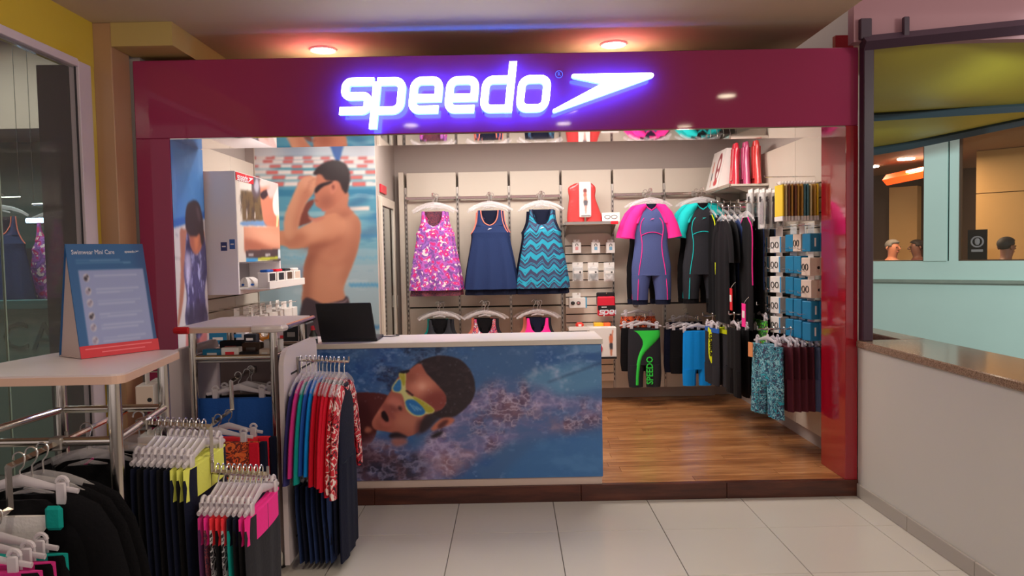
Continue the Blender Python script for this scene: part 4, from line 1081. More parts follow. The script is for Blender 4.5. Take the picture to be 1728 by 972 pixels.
def suit_proto(name, m_body, m_sleeve, m_pipe, m_leg, logo, cat='swimsuit'):
    g = Proto(name, cat)
    K = [(-.80, .185), (-.72, .186), (-.60, .168), (-.50, .155), (-.40, .158), (-.30, .165), (-.22, .150), (-.16, .11), (-.135, .07)]
    R = interp(K, 24); T = list(np.interp(R[:, 0], [-.8, -.6, -.45, -.32, -.2, -.135], [.062, .056, .050, .066, .05, .02]))
    mb = MB().lens([(z, -w, w) for z, w in R], T, 22)
    g.part('bodice', mb, m_body, True)
    for s in (-1, 1):
        L = interp([(-1.03, .035, .182), (-.95, .030, .186), (-.87, .016, .188), (-.795, .0, .186)], 12)
        lg = MB().lens([(z, *((-b, -a) if s < 0 else (a, b))) for z, a, b in L], list(np.linspace(.048, .06, 12)), 12)
        i = g.part('leg', lg, m_body, True)
        L2 = [(-1.075, .037, .180), (-1.03, .033, .184)]
        g.part('leg_hem', MB().lens([(z, *((-b, -a) if s < 0 else (a, b))) for z, a, b in L2], .046, 12, None, .004), m_leg, True, under=i)
        sl = MB().limb([(s*.055, -.142), (s*.10, -.17), (s*.15, -.235), (s*.19, -.32), (s*.215, -.40), (s*.222, -.445)], [.02, .048, .058, .060, .062, .068], .048, 14, 0, -.016, .03)
        g.part('sleeve', sl, m_sleeve, True)
        def srf(x, z):
            w = np.interp(z, R[:, 0], R[:, 1]); t = np.interp(z, R[:, 0], T); q = min(.99, abs(x)/w); return -t*math.sqrt(1-q*q)-.002
        pts = [(s*.072, -.262), (s*.098, -.30), (s*.108, -.37), (s*.100, -.43), (s*.092, -.50), (s*.098, -.60), (s*.118, -.72), (s*.128, -.80)]
        PP = interp(pts, 24)
        tb = MB().tube([(x, srf(x, max(z, -.80)), z) for x, z in PP]+[(s*.136, -.058, -.92), (s*.14, -.052, -1.03)], .0042, 6)
        tb.tube([(s*.02*k, srf(s*.02*k, -.395-.002*k*k*.6), -.395-.0012*k*k) for k in range(0, 6)], .0038, 6)
        g.part('piping', tb, m_pipe, True)
    yk = MB().lens([(z, -w, w) for z, w in interp([(-.30, .02), (-.27, .075), (-.235, .11), (-.18, .11), (-.14, .07)], 8)], [.066, .066, .062, .055, .045, .036, .03, .024], 14, None, -.006)
    for s in (-1, 1):
        g.part('shoulder_yoke', MB().lens([(z, *((-b_, -a_) if s < 0 else (a_, b_))) for z, a_, b_ in interp([(-.31, .118, .155), (-.25, .088, .150), (-.20, .062, .128), (-.15, .052, .085), (-.13, .05, .066)], 10)], list(np.linspace(.052, .026, 10)), 10, None, -.010), m_sleeve, True)
    nk = MB().tube([(-.055, -.022, -.128), (-.035, -.036, -.165), (0, -.050, -.19), (.035, -.036, -.165), (.055, -.022, -.128)], .006, 6)
    g.part('neck_band', nk, m_sleeve, True)
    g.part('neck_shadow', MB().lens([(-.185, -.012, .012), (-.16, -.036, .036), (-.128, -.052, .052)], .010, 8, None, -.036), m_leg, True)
    g.part('logo', arrow_only(MB(), .040, lambda u, v, s: (u, -.0735+.002*s, v-.275)), logo, label='small arrow logo on the chest')
    return g
def long_proto(name, m_body, length=.96, w=.2, sleeves=.30, m_edge=None, cat='swimsuit'):
    g = Proto(name, cat)
    K = [(-.12-length, w*.86), (-.12-length*.75, w*.92), (-.12-length*.45, w*.82), (-.42, w*.84), (-.28, w*.86), (-.19, w*.74), (-.145, w*.45), (-.12, w*.3)]
    R = interp(K, 20); T = list(np.interp(R[:, 0], [-.12-length, -.4, -.12], [.016, .020, .010]))
    g.part('body', MB().lens([(z, -x, x) for z, x in R], T, 18, lambda u, v: .005*math.sin(7*u+2), pw=.4), m_body, True)
    if sleeves:
        for s in (-1, 1):
            n = max(3, int(sleeves*14))
            ln = sleeves
            pts = interp([(s*w*.45, -.15), (s*w*.85, -.21), (s*w*1.08, -.21-ln*.55), (s*w*1.12, -.21-ln)], 9)
            g.part('sleeve', MB().limb([tuple(p) for p in pts], list(np.linspace(w*.24, w*.28, 9)), .014, 10), m_body, True)
    if m_edge:
        g.part('edge_trim', MB().tube([(-x*1.0, -.004, z) for z, x in R[4:]], .005, 6).tube([(x*1.0, -.004, z) for z, x in R[4:]], .005, 6), m_edge, True)
    return g
def shorts_proto(name, m_body, length=.42, w=.17, flare=1.08, legs=True, m_band=None, cat='shorts', crotch=.5, folds=0.0, t=.03):
    g = Proto(name, cat); z0 = -.118
    zc_ = z0-length*crotch
    R = interp([(zc_, w*1.06), (z0-length*.25, w*1.03), (z0-.03, w), (z0, w*.99)], 10)
    fo = (lambda u, v: folds*math.sin(11*u+1)) if folds else None
    mb = MB().lens([(z, -x, x) for z, x in R], t, 18, fo)
    for s in (-1, 1):
        L = interp([(z0-length, w*.10, w*flare), (z0-length*.8, w*.08, w*1.07), (zc_, .0, w*1.06)], 9)
        mb.lens([(z, *((-b, -a) if s < 0 else (a, b))) for z, a, b in L], t, 11, fo)
    g.part('body', mb, m_body, True)
    if m_band: g.part('waistband', MB().lens([(z0-.035, -w*1.01, w*1.01), (z0+.002, -w, w)], t+.003, 16), m_band, True)
    return g
def rash_proto(name, m_body, m_sleeve, body_len=.5, m_low=None, low_len=0.0):
    g = Proto(name, 'rash guard'); w = .17
    R = interp([(-.13-body_len, w*.92), (-.45, w*.86), (-.28, w*.9), (-.19, w*.74), (-.145, w*.45), (-.12, w*.3)], 14)
    g.part('body', MB().lens([(z, -x, x) for z, x in R], .014, 14, None, pw=.4), m_low or m_body, True)
    for s in (-1, 1):
        pts = interp([(s*.06, -.145), (s*.15, -.205), (s*.225, -.40), (s*.265, -.61)], 9)
        g.part('sleeve', MB().limb([tuple(p) for p in pts], [.036, .042, .044, .044, .043, .041, .039, .037, .036], .016, 10), m_sleeve, True)
    g.part('collar', MB().tube([(-.05, 0, -.125), (0, -.012, -.145), (.05, 0, -.125)], .009, 6), m_body, True)
    if low_len:
        L = interp([(-.13-body_len-low_len, w*.95), (-.13-body_len-low_len*.5, w*.98), (-.13-body_len, w*.92)], 8)
        g.part('long_skirt', MB().lens([(z, -x, x) for z, x in L], .018, 14, lambda u, v: .006*math.sin(9*u), pw=.4), m_low, True)
    return g
def drape_proto(name, m_body, m_band, length, w=.165, cat='leggings', band=.07, diag=False, t=.014):
    g = Proto(name, cat); z0 = -.115
    R = interp([(z0-length, w*.78), (z0-length*.6, w*.9), (z0-.12, w*1.02), (z0, w)], 10)
    g.part('legs', MB().lens([(z, -x, x) for z, x in R], t, 14, lambda u, v: .005*math.sin(8*u+1), pw=.4), m_body, True)
    if m_band:
        if diag:
            mb = MB(); 
            for i, (a, b_) in enumerate(((-1, -.2), (-.2, .5), (.5, 1))):
                pass
            g.part('waistband', MB().lens([(z0-band, -w*1.02, w*1.02), (z0+.003, -w*1.01, w*1.01)], t+.004, 14), m_band, True)
        else: g.part('waistband', MB().lens([(z0-band, -w*1.02, w*1.02), (z0+.003, -w*1.01, w*1.01)], t+.004, 14), m_band, True)
    return g
def top_proto(name, m_body, m_back, cat='swim top'):
    g = Proto(name, cat)
    R = interp([(-.50, .15), (-.40, .142), (-.33, .150), (-.30, .14)], 8)
    mb = MB().lens([(z, -x, x) for z, x in R], .04, 16)
    for s in (-1, 1):
        mb.lens([(z, *((-b, -a) if s < 0 else (a, b))) for z, a, b in interp([(-.30, .0, .14), (-.27, .045, .118), (-.22, .066, .106), (-.15, .078, .104)], 8)], list(np.linspace(.034, .010, 8)), 8, None, -.004)
    g.part('body', mb, m_body, True)
    g.part('back_panel', MB().lens([(-.15, -.08, .08), (-.20, -.075, .075), (-.24, -.03, .03), (-.30, -.05, .05)], .006, 8, None, .014), m_back, True)
    return g

# ============================================================ BACK WALL GARMENTS
def rail_thing(label, x0, x1, y, z, cat='rail'):
    t = thing('wall_rail', label, cat, ((x0+x1)/2, y, z))
    MB().cbox(x0, x1, y-.008, y+.008, z-.014, z+.014, .003).build('rail', m_steel, t)
    for x in (x0+.01, x1-.01): MB().cbox(x-.009, x+.009, y, 7.40, z-.02, z+.02, .002).build('bracket', m_steel2, t)
    return t
def arm_thing(label, x, y0, y1, z, group=None, axis='y'):
    """face-out arm carrying garments"""
    t = thing('garment_rail', label, 'display arm', (x, y1, z), group)
    MB().cyl((x, y0, z), (x, y1, z), .008, 8).build('arm', m_steel, t)
    MB().cyl((x, y0, z-.0), (x, y0, z+.026), .006, 8).build('end_stop', m_steel, t)
    MB().cbox(x-.02, x+.02, y1-.006, y1+.006, z-.03, z+.02, .003).build('bracket', m_steel2, t)
    return t
zr = PY(820, 333, 7.34).z
for i in range(3):
    rail_thing(['chrome wall rail above the purple floral dress', 'chrome wall rail above the navy dress', 'chrome wall rail above the teal zigzag dress'][i], UX[i]+.012, UX[i+1]-.012, 7.34, zr)
for i, k in ((4, 0), (5, 1)):
    rail_thing(['chrome wall rail above the pink sleeved suit', 'chrome wall rail above the turquoise sleeved suit'][k], UX[i]+.012, UX[i+1]-.012, 7.34, zr)
D = [dress_proto('swim_dress', p_floral, c_plum, p_dusk, m_logo_w, False, .3), dress_proto('swim_dress', c_navy, c_coral, c_ink, m_logo_w, True, 1.0), dress_proto('swim_dress', p_zig, c_ink, c_ink, m_logo_w, True, 2.2)]
DL = [('purple floral racerback swim dress in front on its arm', 732, 'purple floral'), ('navy swim dress with coral piping in front on its arm', 826, 'navy coral piped'), ('teal zigzag racerback swim dress in front on its arm', 913, 'teal zigzag')]
for i, (lb, px, nm) in enumerate(DL):
    x = PY(px, 350, 7.1).x
    za = zr+.0
    arm_thing('chrome arm carrying the %s dresses' % nm, x, 7.02, 7.332, za)
    hang(D[i], (x, 7.06, za+.010), 0, lb, None)
    for k, (dy, dx, ov) in enumerate(((.115, .022, None), (.19, -.020, c_ink))):
        hang(D[i], (x+dx, 7.06+dy, za+.010-.008*k), 0, '%s %s swim dress hanging behind the front one' % (('second', 'rearmost')[k], nm), '%s dresses on one arm' % nm, override={'body': ov, 'under_skirt': c_ink if k else None} if ov else None, scale=(1, .5, 1))
zr2 = PY(820, 516, 7.34).z+.03
TPx = [(742, 'grey and black', c_char, c_black, c_teal), (818, 'pink splash print', p_paint, c_black, c_coral), (907, 'bright pink', c_pink, c_ink, c_coral)]
for i, (px, nm, mb_, bk_, alt) in enumerate(TPx):
    x = PY(px, 540, 7.1).x
    arm_thing('chrome arm carrying the %s swim tops' % nm, x, 7.04, 7.392, zr2)
    T_ = top_proto('crop_tank', mb_, bk_)
    hang(T_, (x, 7.08, zr2+.010), 0, '%s racerback swim top hanging above the counter' % nm, None)
    for k, (dy, dx) in enumerate(((.08, .03), (.15, -.03))):
        hang(T_, (x+dx, 7.08+dy, zr2+.010), 0, '%s swim top behind the %s one above the counter' % (('second', 'third')[k], nm), '%s swim tops on one arm' % nm, override={'body': (c_char, alt)[k]}, scale=(1, .5, 1))
S1 = suit_proto('knee_swimsuit', c_slate, c_pink, c_pink, c_ink, m_logo_p); S2 = suit_proto('knee_swimsuit', c_char, c_turq, c_turq, c_black, m_logo_t)
for i, (S, px, nm) in enumerate(((S1, 1096, 'slate blue knee swimsuit with hot pink sleeves'), (S2, 1183, 'charcoal knee swimsuit with turquoise sleeves'))):
    x = PY(px, 350, 7.05).x
    arm_thing('chrome arm carrying the %s' % ('pink sleeved suits', 'turquoise sleeved suits')[i], x, 6.96, 7.332, zr)
    hang(S, (x, 6.99+.03*i, zr+.010), 0, nm+', front one', None)
    for k, (dy, dx) in enumerate(((.13, -.025), (.21, .03))):
        hang(S, (x+dx, 7.0+dy, zr+.010), 0, '%s dark swimsuit behind the %s sleeved suit' % (('second', 'rearmost')[k], ('pink', 'turquoise')[i]), None, override={'bodice': c_black, 'leg': c_black, 'sleeve': (c_black if k else None), 'shoulder_yoke': (c_black if k else None)}, scale=(1, .45, 1))
# jammers below
J = shorts_proto('swim_jammers', c_char, .56, .15, 1.0, crotch=.62, t=.035)
J.part('side_flash', MB().add([], []).lens([(z, a, b_) for z, a, b_ in interp([(-.655, -.10, -.055), (-.52, -.095, -.045), (-.38, -.075, -.01), (-.27, -.055, .10), (-.20, -.085, .148), (-.135, -.13, .148)], 16)], .038, 10, None, -.003, .2), c_green, True, label='neon green side flash')
wm = text_mesh('SPEEDO', .088, c_green, offset=.002)
wm.transform(Matrix.Translation((.045, -.0405, -.515)) @ Matrix.Rotation(-PI/2, 4, 'Y') @ Matrix.Rotation(PI/2, 4, 'X') @ Matrix.Diagonal((.86, 1, 1, 1)))
J.part('wordmark', wm, c_green, label='vertical green word mark')
x = PY(1086, 560, 7.05).x; zj = PY(1086, 533, 7.05).z
arm_thing('chrome arm carrying the black and green jammers', x, 6.98, 7.392, zj)
hang(J, (x, 7.02, zj), -.0, 'black jammers with neon green flash and word mark', None, h_clip)
J2 = shorts_proto('swim_jammers', c_black, .42, .15, 1.0, crotch=.62)
hang(J2, (x-.055, 7.12, zj), 0, 'plain black jammers behind the green flash pair', None, h_clip)
J3 = shorts_proto('swim_jammers', p_paint, .13, .17, 1.0, crotch=.6)
zj3 = PY(1086, 519, 7.2).z
arm_thing('upper chrome arm carrying the orange print trunks', x-.02, 7.2, 7.392, zj3+.03)
hang(J3, (x-.02, 7.24, zj3+.03), 0, 'orange and navy print trunks above the black jammers', None, h_clip, override={'body': p_sunset})
x = PY(1170, 560, 7.0).x; zj = PY(1170, 537, 7.0).z
arm_thing('chrome arm carrying the bright blue shorts', x+.03, 6.94, 7.392, zj)
B_ = shorts_proto('swim_shorts', c_blue, .52, .132, 1.04, crotch=.70, folds=.004, t=.035)
hang(B_, (x+.03, 6.98, zj), 0, 'bright blue swim shorts in front on its arm', None, h_clip)
hang(J2, (x-.05, 7.08, zj), 0, 'black jammers just behind the bright blue shorts', None, h_clip)
hang(J2, (x-.09, 7.17, zj), 0, 'ink blue jammers rearmost behind the bright blue shorts', None, h_clip, override={'body': c_ink})
hang(J3, (x-.01, 7.28, zj+.06), 0, 'navy trunks above and behind the bright blue shorts', None, h_clip, override={'body': c_ink})

# ============================================================ RIGHT WALL GARMENTS (arms stick out in -x)
def xarm(label, x0, x1, y, z, drop=0.0):
    t = thing('garment_rail', label, 'display arm', (x1, y, z))
    MB().tube([(x1, y, z), (x0, y, z-drop)], .007, 8).build('arm', m_steel, t)
    MB().cyl((x0, y, z-drop), (x0, y, z-drop+.026), .006, 8).build('end_stop', m_steel, t)
    MB().cbox(x1-.006, x1+.006, y-.02, y+.02, z-.03, z+.02, .003).build('bracket', m_steel2, t)
    return t
R90 = -PI/2
ORD = ['first', 'second', 'third', 'fourth', 'fifth', 'sixth', 'seventh', 'eighth', 'ninth', 'tenth', 'eleventh', 'twelfth']
LB = long_proto('long_swimsuit', c_black, .86, .235, .26)
LB2 = long_proto('long_swimsuit', c_black, .96, .20, 0, c_navy)
zA = PX(1245, 338, 1.95).z
def run_x(protos, x0, dx, n, y, z, rz, lab, group, hanger, dz=0.0, ovs=None, dy=0.0):
    for k in range(n):
        P_ = protos[k % len(protos)] if isinstance(protos, list) else protos
        hang(P_, (x0+dx*k, y+dy*k, z-dz*k), rz, lab % ORD[k], group, hanger, override=(ovs[k] if ovs else None))
# arm A: far one, near the corner
yA = 6.95; z1 = PX(1226, 340, 2.0).z
xarm('chrome arm holding neon strapped black suits by the corner', 1.84, 2.225, yA, z1)
LN = long_proto('strappy_swimsuit', c_black, .92, .19, 0, c_lime)
LP = long_proto('strappy_swimsuit', c_black, .92, .19, 0, c_coral)
run_x([LN, LB2, LP, LB2, LB2], 1.88, .06, 5, yA, z1, R90, '%s black strappy suit from the front on the corner arm', 'black strappy suits on the corner arm', h_top)
# arm B: long black suits
yB = 6.30; z2 = PX(1262, 346, 1.95).z
xarm('chrome arm holding the long black sleeved suits', 1.80, 2.225, yB, z2)
run_x([LB], 1.80, .050, 8, yB, z2, R90, '%s long black suit from the front beside the caps', 'long dark suits on the right wall', h_top,
      ovs=[None, None, {'body': c_navy, 'sleeve': c_navy}, {'body': c_ink, 'sleeve': c_navy}, {'body': c_navy, 'sleeve': c_navy}, {'body': c_pink, 'sleeve': c_pink}, {'body': c_ink, 'sleeve': c_ink}, {'body': c_black, 'sleeve': c_black}])
# arm C: black racerback with pink edge, behind the caps
yC = 5.98; z3 = PX(1300, 350, 2.05).z+.05
xarm('chrome arm holding pink edged black suits under the caps', 1.84, 2.225, yC, z3)
LK = long_proto('strappy_swimsuit', c_black, .90, .20, 0, c_pink)
run_x([LK, LB2, LB2], 1.90, .09, 3, yC, z3, R90, '%s black suit from the front on the arm below the caps', 'black suits below the caps', h_top)
# ---- shorts rows
SB = shorts_proto('swim_shorts', c_black, .50, .165, 1.0, crotch=.66, t=.024)
SY = shorts_proto('swim_shorts', c_char, .50, .165, 1.0, crotch=.66, m_band=c_lime, t=.024)
SYP = shorts_proto('swim_shorts', c_char, .50, .165, 1.0, crotch=.66, m_band=c_lime, t=.024)
SYP.part('side_print', MB().lens([(z, -.10-a, -.10+a) for z, a in interp([(-.43, .02), (-.38, .05), (-.28, .056), (-.18, .05), (-.13, .05)], 10)], .030, 10, None, -.003, .2), c_lime, True, label='neon yellow oval print')
SYP.part('wordmark', small_word(MB(), .20, lambda u, v, s: (-.085-v, -.036+.002*s, -.37+u), arrow=False), c_black, label='vertical black word mark')
yD = 6.50; zD = PX(1220, 548, 1.9).z+.10
xarm('chrome arm holding the yellow waisted shorts', 1.68, 2.225, yD, zD)
hang(shorts_proto('swim_shorts', c_char, .50, .165, 1.0, crotch=.66, m_band=c_royal, t=.024), (1.785, yD+.08, zD), R90+.1, 'charcoal shorts with blue waistband left of the yellow print pair', None, h_clip)
hang(SYP, (1.85, yD-.03, zD), R90+.62, 'charcoal shorts with a neon yellow oval side print', None, h_clip)
run_x([SY], 1.855, .052, 6, yD, zD, R90, '%s yellow waisted black shorts behind the oval print pair', 'yellow waisted black shorts on one arm', h_clip)
yE = 6.02; zE = PX(1262, 552, 1.9).z+.10
xarm('chrome arm holding the plain black shorts', 1.77, 2.225, yE, zE)
SBL = shorts_proto('swim_shorts', c_black, .54, .175, 1.05, crotch=.6, t=.026, folds=.004)
run_x([SBL], 1.81, .068, 6, yE, zE, R90, '%s plain black shorts from the front beside the yellow ones', 'plain black shorts on one arm', h_clip)
zF = PX(1320, 590, 1.9).z+.12; yF = 5.44
xarm('chrome arm holding leaf print and maroon trunks', 1.81, 2.225, yF, zF)
SL = shorts_proto('board_shorts', p_leaf, .52, .185, 1.12, crotch=.5, folds=.010, t=.034); SM = shorts_proto('board_shorts', c_maroon, .46, .175, 1.1, crotch=.5, folds=.010, t=.03)
SL.part('orange_tag', MB().cbox(-.16, -.10, -.058, -.052, -.22, -.11, .001), mat('orange_card', (226, 150, 96), .5))
hang(SL, (1.88, yF, zF), R90+.25, 'aqua leaf print swim trunks, frontmost of its arm', None, h_clip)
hang(SL, (1.93, yF+.01, zF), R90, 'aqua leaf print swim trunks just behind the front pair', None, h_clip)
run_x([SM], 1.995, .05, 4, yF-.02, zF, R90, '%s maroon swim trunks behind the leaf print pairs', 'maroon trunks on one arm', h_clip)
hang(SM, (2.185, yF-.03, zF), R90, 'grey denim blue swim trunks at the back of the trunks arm', None, h_clip, override={'body': c_denim})
zG = PX(1300, 540, 2.05).z+.12
xarm('chrome arm holding neon green print trunks', 1.95, 2.225, 6.0-.12, zG)
SG = shorts_proto('board_shorts', p_greenprint, .22, .16, 1.05, crotch=.6, t=.026)
hang(SG, (1.98, 5.88, zG), R90, 'neon green print trunks below the goggle boxes', None, h_clip)
hang(SG, (2.06, 5.88, zG), R90, 'dark green trunks behind the neon green pair', None, h_clip, override={'body': c_black})
# swing tags
for k, (px, py) in enumerate(((1233, 505), (1255, 532))):
    p = PX(px, py, 1.80-.02*k)
    t = thing('swing_tag', ['red swing tag hanging under the long black suits', 'pink and white swing tag above the black shorts'][k], 'tag', p)
    MB().cbox(p.x-.002, p.x+.002, p.y-.045, p.y+.045, p.z-.09, p.z+.09, .001).build('card', m_tagred if k == 0 else c_pink, t)
    MB().cbox(p.x-.0035, p.x-.0022, p.y-.03, p.y+.03, p.z-.02, p.z+.035, .0005).build('paper_patch', m_tagw, t)
    MB().tube([(p.x, p.y, p.z+.088), (p.x+.02, p.y, p.z+.12), (p.x+.04, p.y, p.z+.14)], .0015, 5).build('string', m_white, t)
# ============================================================ BACK WALL ACCESSORY BAY (slat panel between the rails)
xa, xb = UX[3]+.03, UX[4]-.015
m_slatw = mat('slat_panel_white', (226, 214, 200), .4)
sp = thing('slatwall_panel', 'cream slat panel with rounded top corners holding goggles packs', 'slat panel', ((xa+xb)/2, 7.36, .4))
ztop = PY(1000, 394, 7.36).z
MB().box(xa+.005, xb-.005, 7.375, 7.392, .42, ztop-.03).build('backing', m_dark, sp)
for k in range(17):
    z1 = ztop-.085*k if k == 0 else ztop-.04-.085*k
    z0 = ztop-.04-.085*(k+1)+.010
    if k == 0:
        r = .06; poly = [(xa, z0), (xb, z0)]+[(xb-r+r*math.cos(a), z1-r+r*math.sin(a)) for a in np.linspace(0, PI/2, 7)]+[(xa+r+r*math.cos(a), z1-r+r*math.sin(a)) for a in np.linspace(PI/2, PI, 7)]
        MB().prism(poly, 7.355, 7.374).build('slat', m_slatw, sp)
    else: MB().cbox(xa, xb, 7.355, 7.374, z0, z1, .002).build('slat', m_slatw, sp)
# shelf above with the monofin pack and a goggles card
zs_ = PY(1000, 375, 7.15).z
sh = thing('wall_shelf', 'white shelf with a chrome front edge carrying the red monofin pack', 'shelf', ((xa+xb)/2, 7.2, zs_-.03))
MB().cbox(xa-.02, xb+.02, 7.06, 7.40, zs_-.022, zs_-.002, .002).build('board', m_white, sh)
MB().cbox(xa-.02, xb-.05, 7.045, 7.06, zs_-.026, zs_+.004, .003).build('front_rail', m_steel, sh)
MB().cbox(xb-.05, xb+.02, 7.045, 7.06, zs_-.026, zs_+.004, .003).build('red_rail_end', mat('red_plastic', (226, 36, 50), .3), sh)
for x in (xa, xb): MB().prism([(7.08, zs_-.03), (7.39, zs_-.03), (7.39, zs_-.13)], x-.003, x+.003, fn=lambda y, x_, z: (x_, y, z)).build('bracket', m_steel2, sh)
p0 = PY(986, 374, 7.18)
mf = thing('monofin_pack', 'red monofin in clear wrap with a white card sleeve on the shelf', 'swim fin', (p0.x, 7.18, zs_))
m_fin = mat('red_foam', (206, 62, 62), .28, coat=.6, bump=(40, .15))
K = [(0.0, -.175, .175), (.06, -.178, .160), (.16, -.165, .125), (.24, -.155, .098), (.30, -.165, .105), (.345, -.155, .098), (.378, -.09, .06)]
b = MB()
for s in (-1, 1):
    L = interp([(z, (a if s < 0 else .008), (-.008 if s < 0 else c)) for z, a, c in K], 16)
    b.lens([(zs_+.001+z, p0.x+a+.01, p0.x+c+.01) for z, a, c in L[::1]], list(np.linspace(.045, .03, 16)), 12, None, 7.18, .8)
b.build('fin_blade', m_fin, mf, True)
sl = MB().cbox(p0.x-.050, p0.x+.056, 7.118, 7.222, zs_+.05, zs_+.385, .004).build('card_sleeve', m_tagw, mf, label='white card sleeve with a printed swimmer')
cs = Canvas(0, .11, 0, .32, .003, (232, 226, 222))
cs.ell(.055, .245, .018, .022, (120, 60, 60)); cs.ell(.055, .205, .016, .03, (196, 110, 96)); cs.ell(.058, .16, .016, .035, (206, 140, 120)); cs.poly([(.04, .15), (.078, .15), (.072, .10), (.048, .10)], (96, 92, 100)); cs.poly([(.05, .10), (.07, .10), (.065, .03), (.055, .03)], (200, 150, 140)); cs.poly([(.02, .0), (.1, .0), (.1, .012), (.02, .012)], (120, 116, 120))
cs.build('sleeve_print', lambda u, v: (p0.x-.05+u, 7.1172, zs_+.055+v), sl)
pc = PY(1031, 364, 7.12)
gc = thing('goggles_card', 'white card with printed goggles standing at the shelf end', 'sign card', (pc.x, 7.12, zs_))
MB().cbox(pc.x-.085, pc.x+.085, 7.118, 7.124, zs_+.001, zs_+.088, .001).build('card', m_tagw, gc)
MB().tube([(pc.x-.034+.026*math.cos(a), 7.116, zs_+.046+.017*math.sin(a)) for a in np.linspace(0, 2*PI, 18, endpoint=False)], .0025, 5, closed=True).build('lens_print', m_black, gc)
MB().tube([(pc.x+.030+.028*math.cos(a), 7.116, zs_+.046+.017*math.sin(a)) for a in np.linspace(0, 2*PI, 18, endpoint=False)], .0025, 5, closed=True).build('lens_print', m_black, gc)
def peg(mb, x, y0, y1, z, r=.003): mb.tube([(x, y1, z), (x, y0, z), (x, y0-.004, z+.012)], r, 6); return mb
def peg_y(label, x, y0, z, group=None):
    t = thing('peg_hook', label, 'hook', (x, 7.355, z), group); peg(MB(), x, y0, 7.355, z).build('wire', m_wire, t); return t
# row 1: three small tag boxes
for k, px in enumerate((973, 1005, 1030)):
    p = PY(px, 416, 7.26); nm = ('left', 'middle', 'right')[k]
    peg_y('wire peg of the %s earplug box on the slat panel' % nm, p.x, 7.22, p.z+.052)
    t = thing('earplug_box', 'small white earplug box, %s one of the upper row' % nm, 'box', (p.x, 7.27, p.z))
    MB().cbox(p.x-.042, p.x+.042, 7.235, 7.30, p.z-.065, p.z+.04, .003).build('carton', m_tagw, t)
    MB().cbox(p.x-.03, p.x+.03, 7.262, 7.266, p.z+.04, p.z+.068, .001).build('hang_tab', m_tagw, t)
    MB().tube([(p.x+.012*math.cos(a), 7.233, p.z+.005+.022*math.sin(a)) for a in np.linspace(0, PI, 9)], .003, 5).build('loop_print', m_black, t)
    MB().box(p.x-.014, p.x+.014, 7.233, 7.236, p.z-.035, p.z-.002).build('square_print', mat('rose_print', (220, 150, 150), .5) if k == 0 else mat('sky_print', (120, 176, 210), .5), t)
# row 2: three blister packs
for k, px in enumerate((975, 1001, 1028)):
    p = PY(px, 460, 7.26); nm = ('left', 'middle', 'right')[k]
    peg_y('wire peg of the %s nose clip pack on the slat panel' % nm, p.x, 7.235, p.z+.082)
    t = thing('nose_clip_pack', 'clear blister pack with %s, %s one of the middle row' % (('dark straps', 'navy straps', 'a white card')[k], nm), 'pack', (p.x, 7.27, p.z))
    MB().cbox(p.x-.052, p.x+.052, 7.262, 7.266, p.z-.085, p.z+.10, .001).build('card', m_tagw, t)
    MB().cbox(p.x-.048, p.x+.048, 7.232, 7.261, p.z-.08, p.z+.06, .012).build('blister', m_pack, t)
    MB().limb([(p.x-.03, p.z-.02), (p.x, p.z-.06), (p.x+.03, p.z-.015)], [.010, .016, .010], .008, 8, 0, 7.247).build('strap', (c_char, c_ink, c_white)[k], t, True)
    MB().box(p.x-.04, p.x+.04, 7.2295, 7.2318, p.z-.008, p.z+.020).build('white_label', m_tagw, t)
    MB().box(p.x+.012, p.x+.03, 7.2285, 7.2296, p.z-.003, p.z+.012).build('dark_mark', m_black, t)
# row 3
p = PY(975, 511, 7.22)
peg_y('wire peg of the white goggles box on the slat panel', p.x, 7.18, p.z+.085)
t = thing('goggles_box', 'white goggles box with two printed lenses and a blue end', 'box', (p.x, 7.25, p.z))
MB().cbox(p.x-.085, p.x+.075, 7.20, 7.29, p.z-.05, p.z+.05, .003).build('carton', m_tagw, t)
MB().cbox(p.x+.0755, p.x+.088, 7.20, 7.29, p.z-.05, p.z+.05, .002).build('blue_end', mat('sky_blue_card', (70, 170, 214), .5), t)
MB().cbox(p.x-.05, p.x+.03, 7.246, 7.250, p.z+.05, p.z+.095, .002).build('hang_tab', m_tagw, t)
for s, m_ in ((-.05, c_char), (.005, mat('rose_print', (220, 150, 150), .5))):
    MB().tube([(p.x+s+.017*math.cos(a), 7.197, p.z+.014*math.sin(a)) for a in np.linspace(0, 2*PI, 14, endpoint=False)], .004, 5, closed=True).build('lens_print', m_black, t)
    MB().tube([(p.x+s+.009*math.cos(a), 7.198, p.z+.007*math.sin(a)) for a in np.linspace(0, 2*PI, 10, endpoint=False)], .004, 5, closed=True).build('lens_fill', m_, t)
p = PY(1023, 515, 7.22)
peg_y('wire peg of the red towel pack on the slat panel', p.x, 7.18, p.z+.115)
t = thing('towel_pack', 'red and black towel pack with white lettering', 'pack', (p.x, 7.25, p.z))
MB().cbox(p.x-.085, p.x+.085, 7.19, 7.275, p.z-.105, p.z+.085, .01).build('pouch', mat('red_pouch', (218, 30, 56), .4), t)
MB().cbox(p.x-.09, p.x+.09, 7.255, 7.278, p.z+.0, p.z+.125, .01).build('black_back', m_black, t)
MB().box(p.x-.085, p.x+.086, 7.187, 7.1895, p.z-.045, p.z+.0).build('black_band', m_black, t)
sc9 = .37
MB().add([], [])
b = MB(); small_word(b, .30, lambda u, v, s: (p.x-.075+u, 7.1855+.002*s, p.z-.088+v*.9) if u < .165 else (p.x-.075+.165, 7.1855+.002*s, p.z-.088+v*.9), arrow=False)
b.build('lettering', m_logo_w, t)
MB().box(p.x-.05, p.x+.0, 7.1858, 7.187, p.z-.02, p.z-.012).build('fine_print', m_tagw, t)
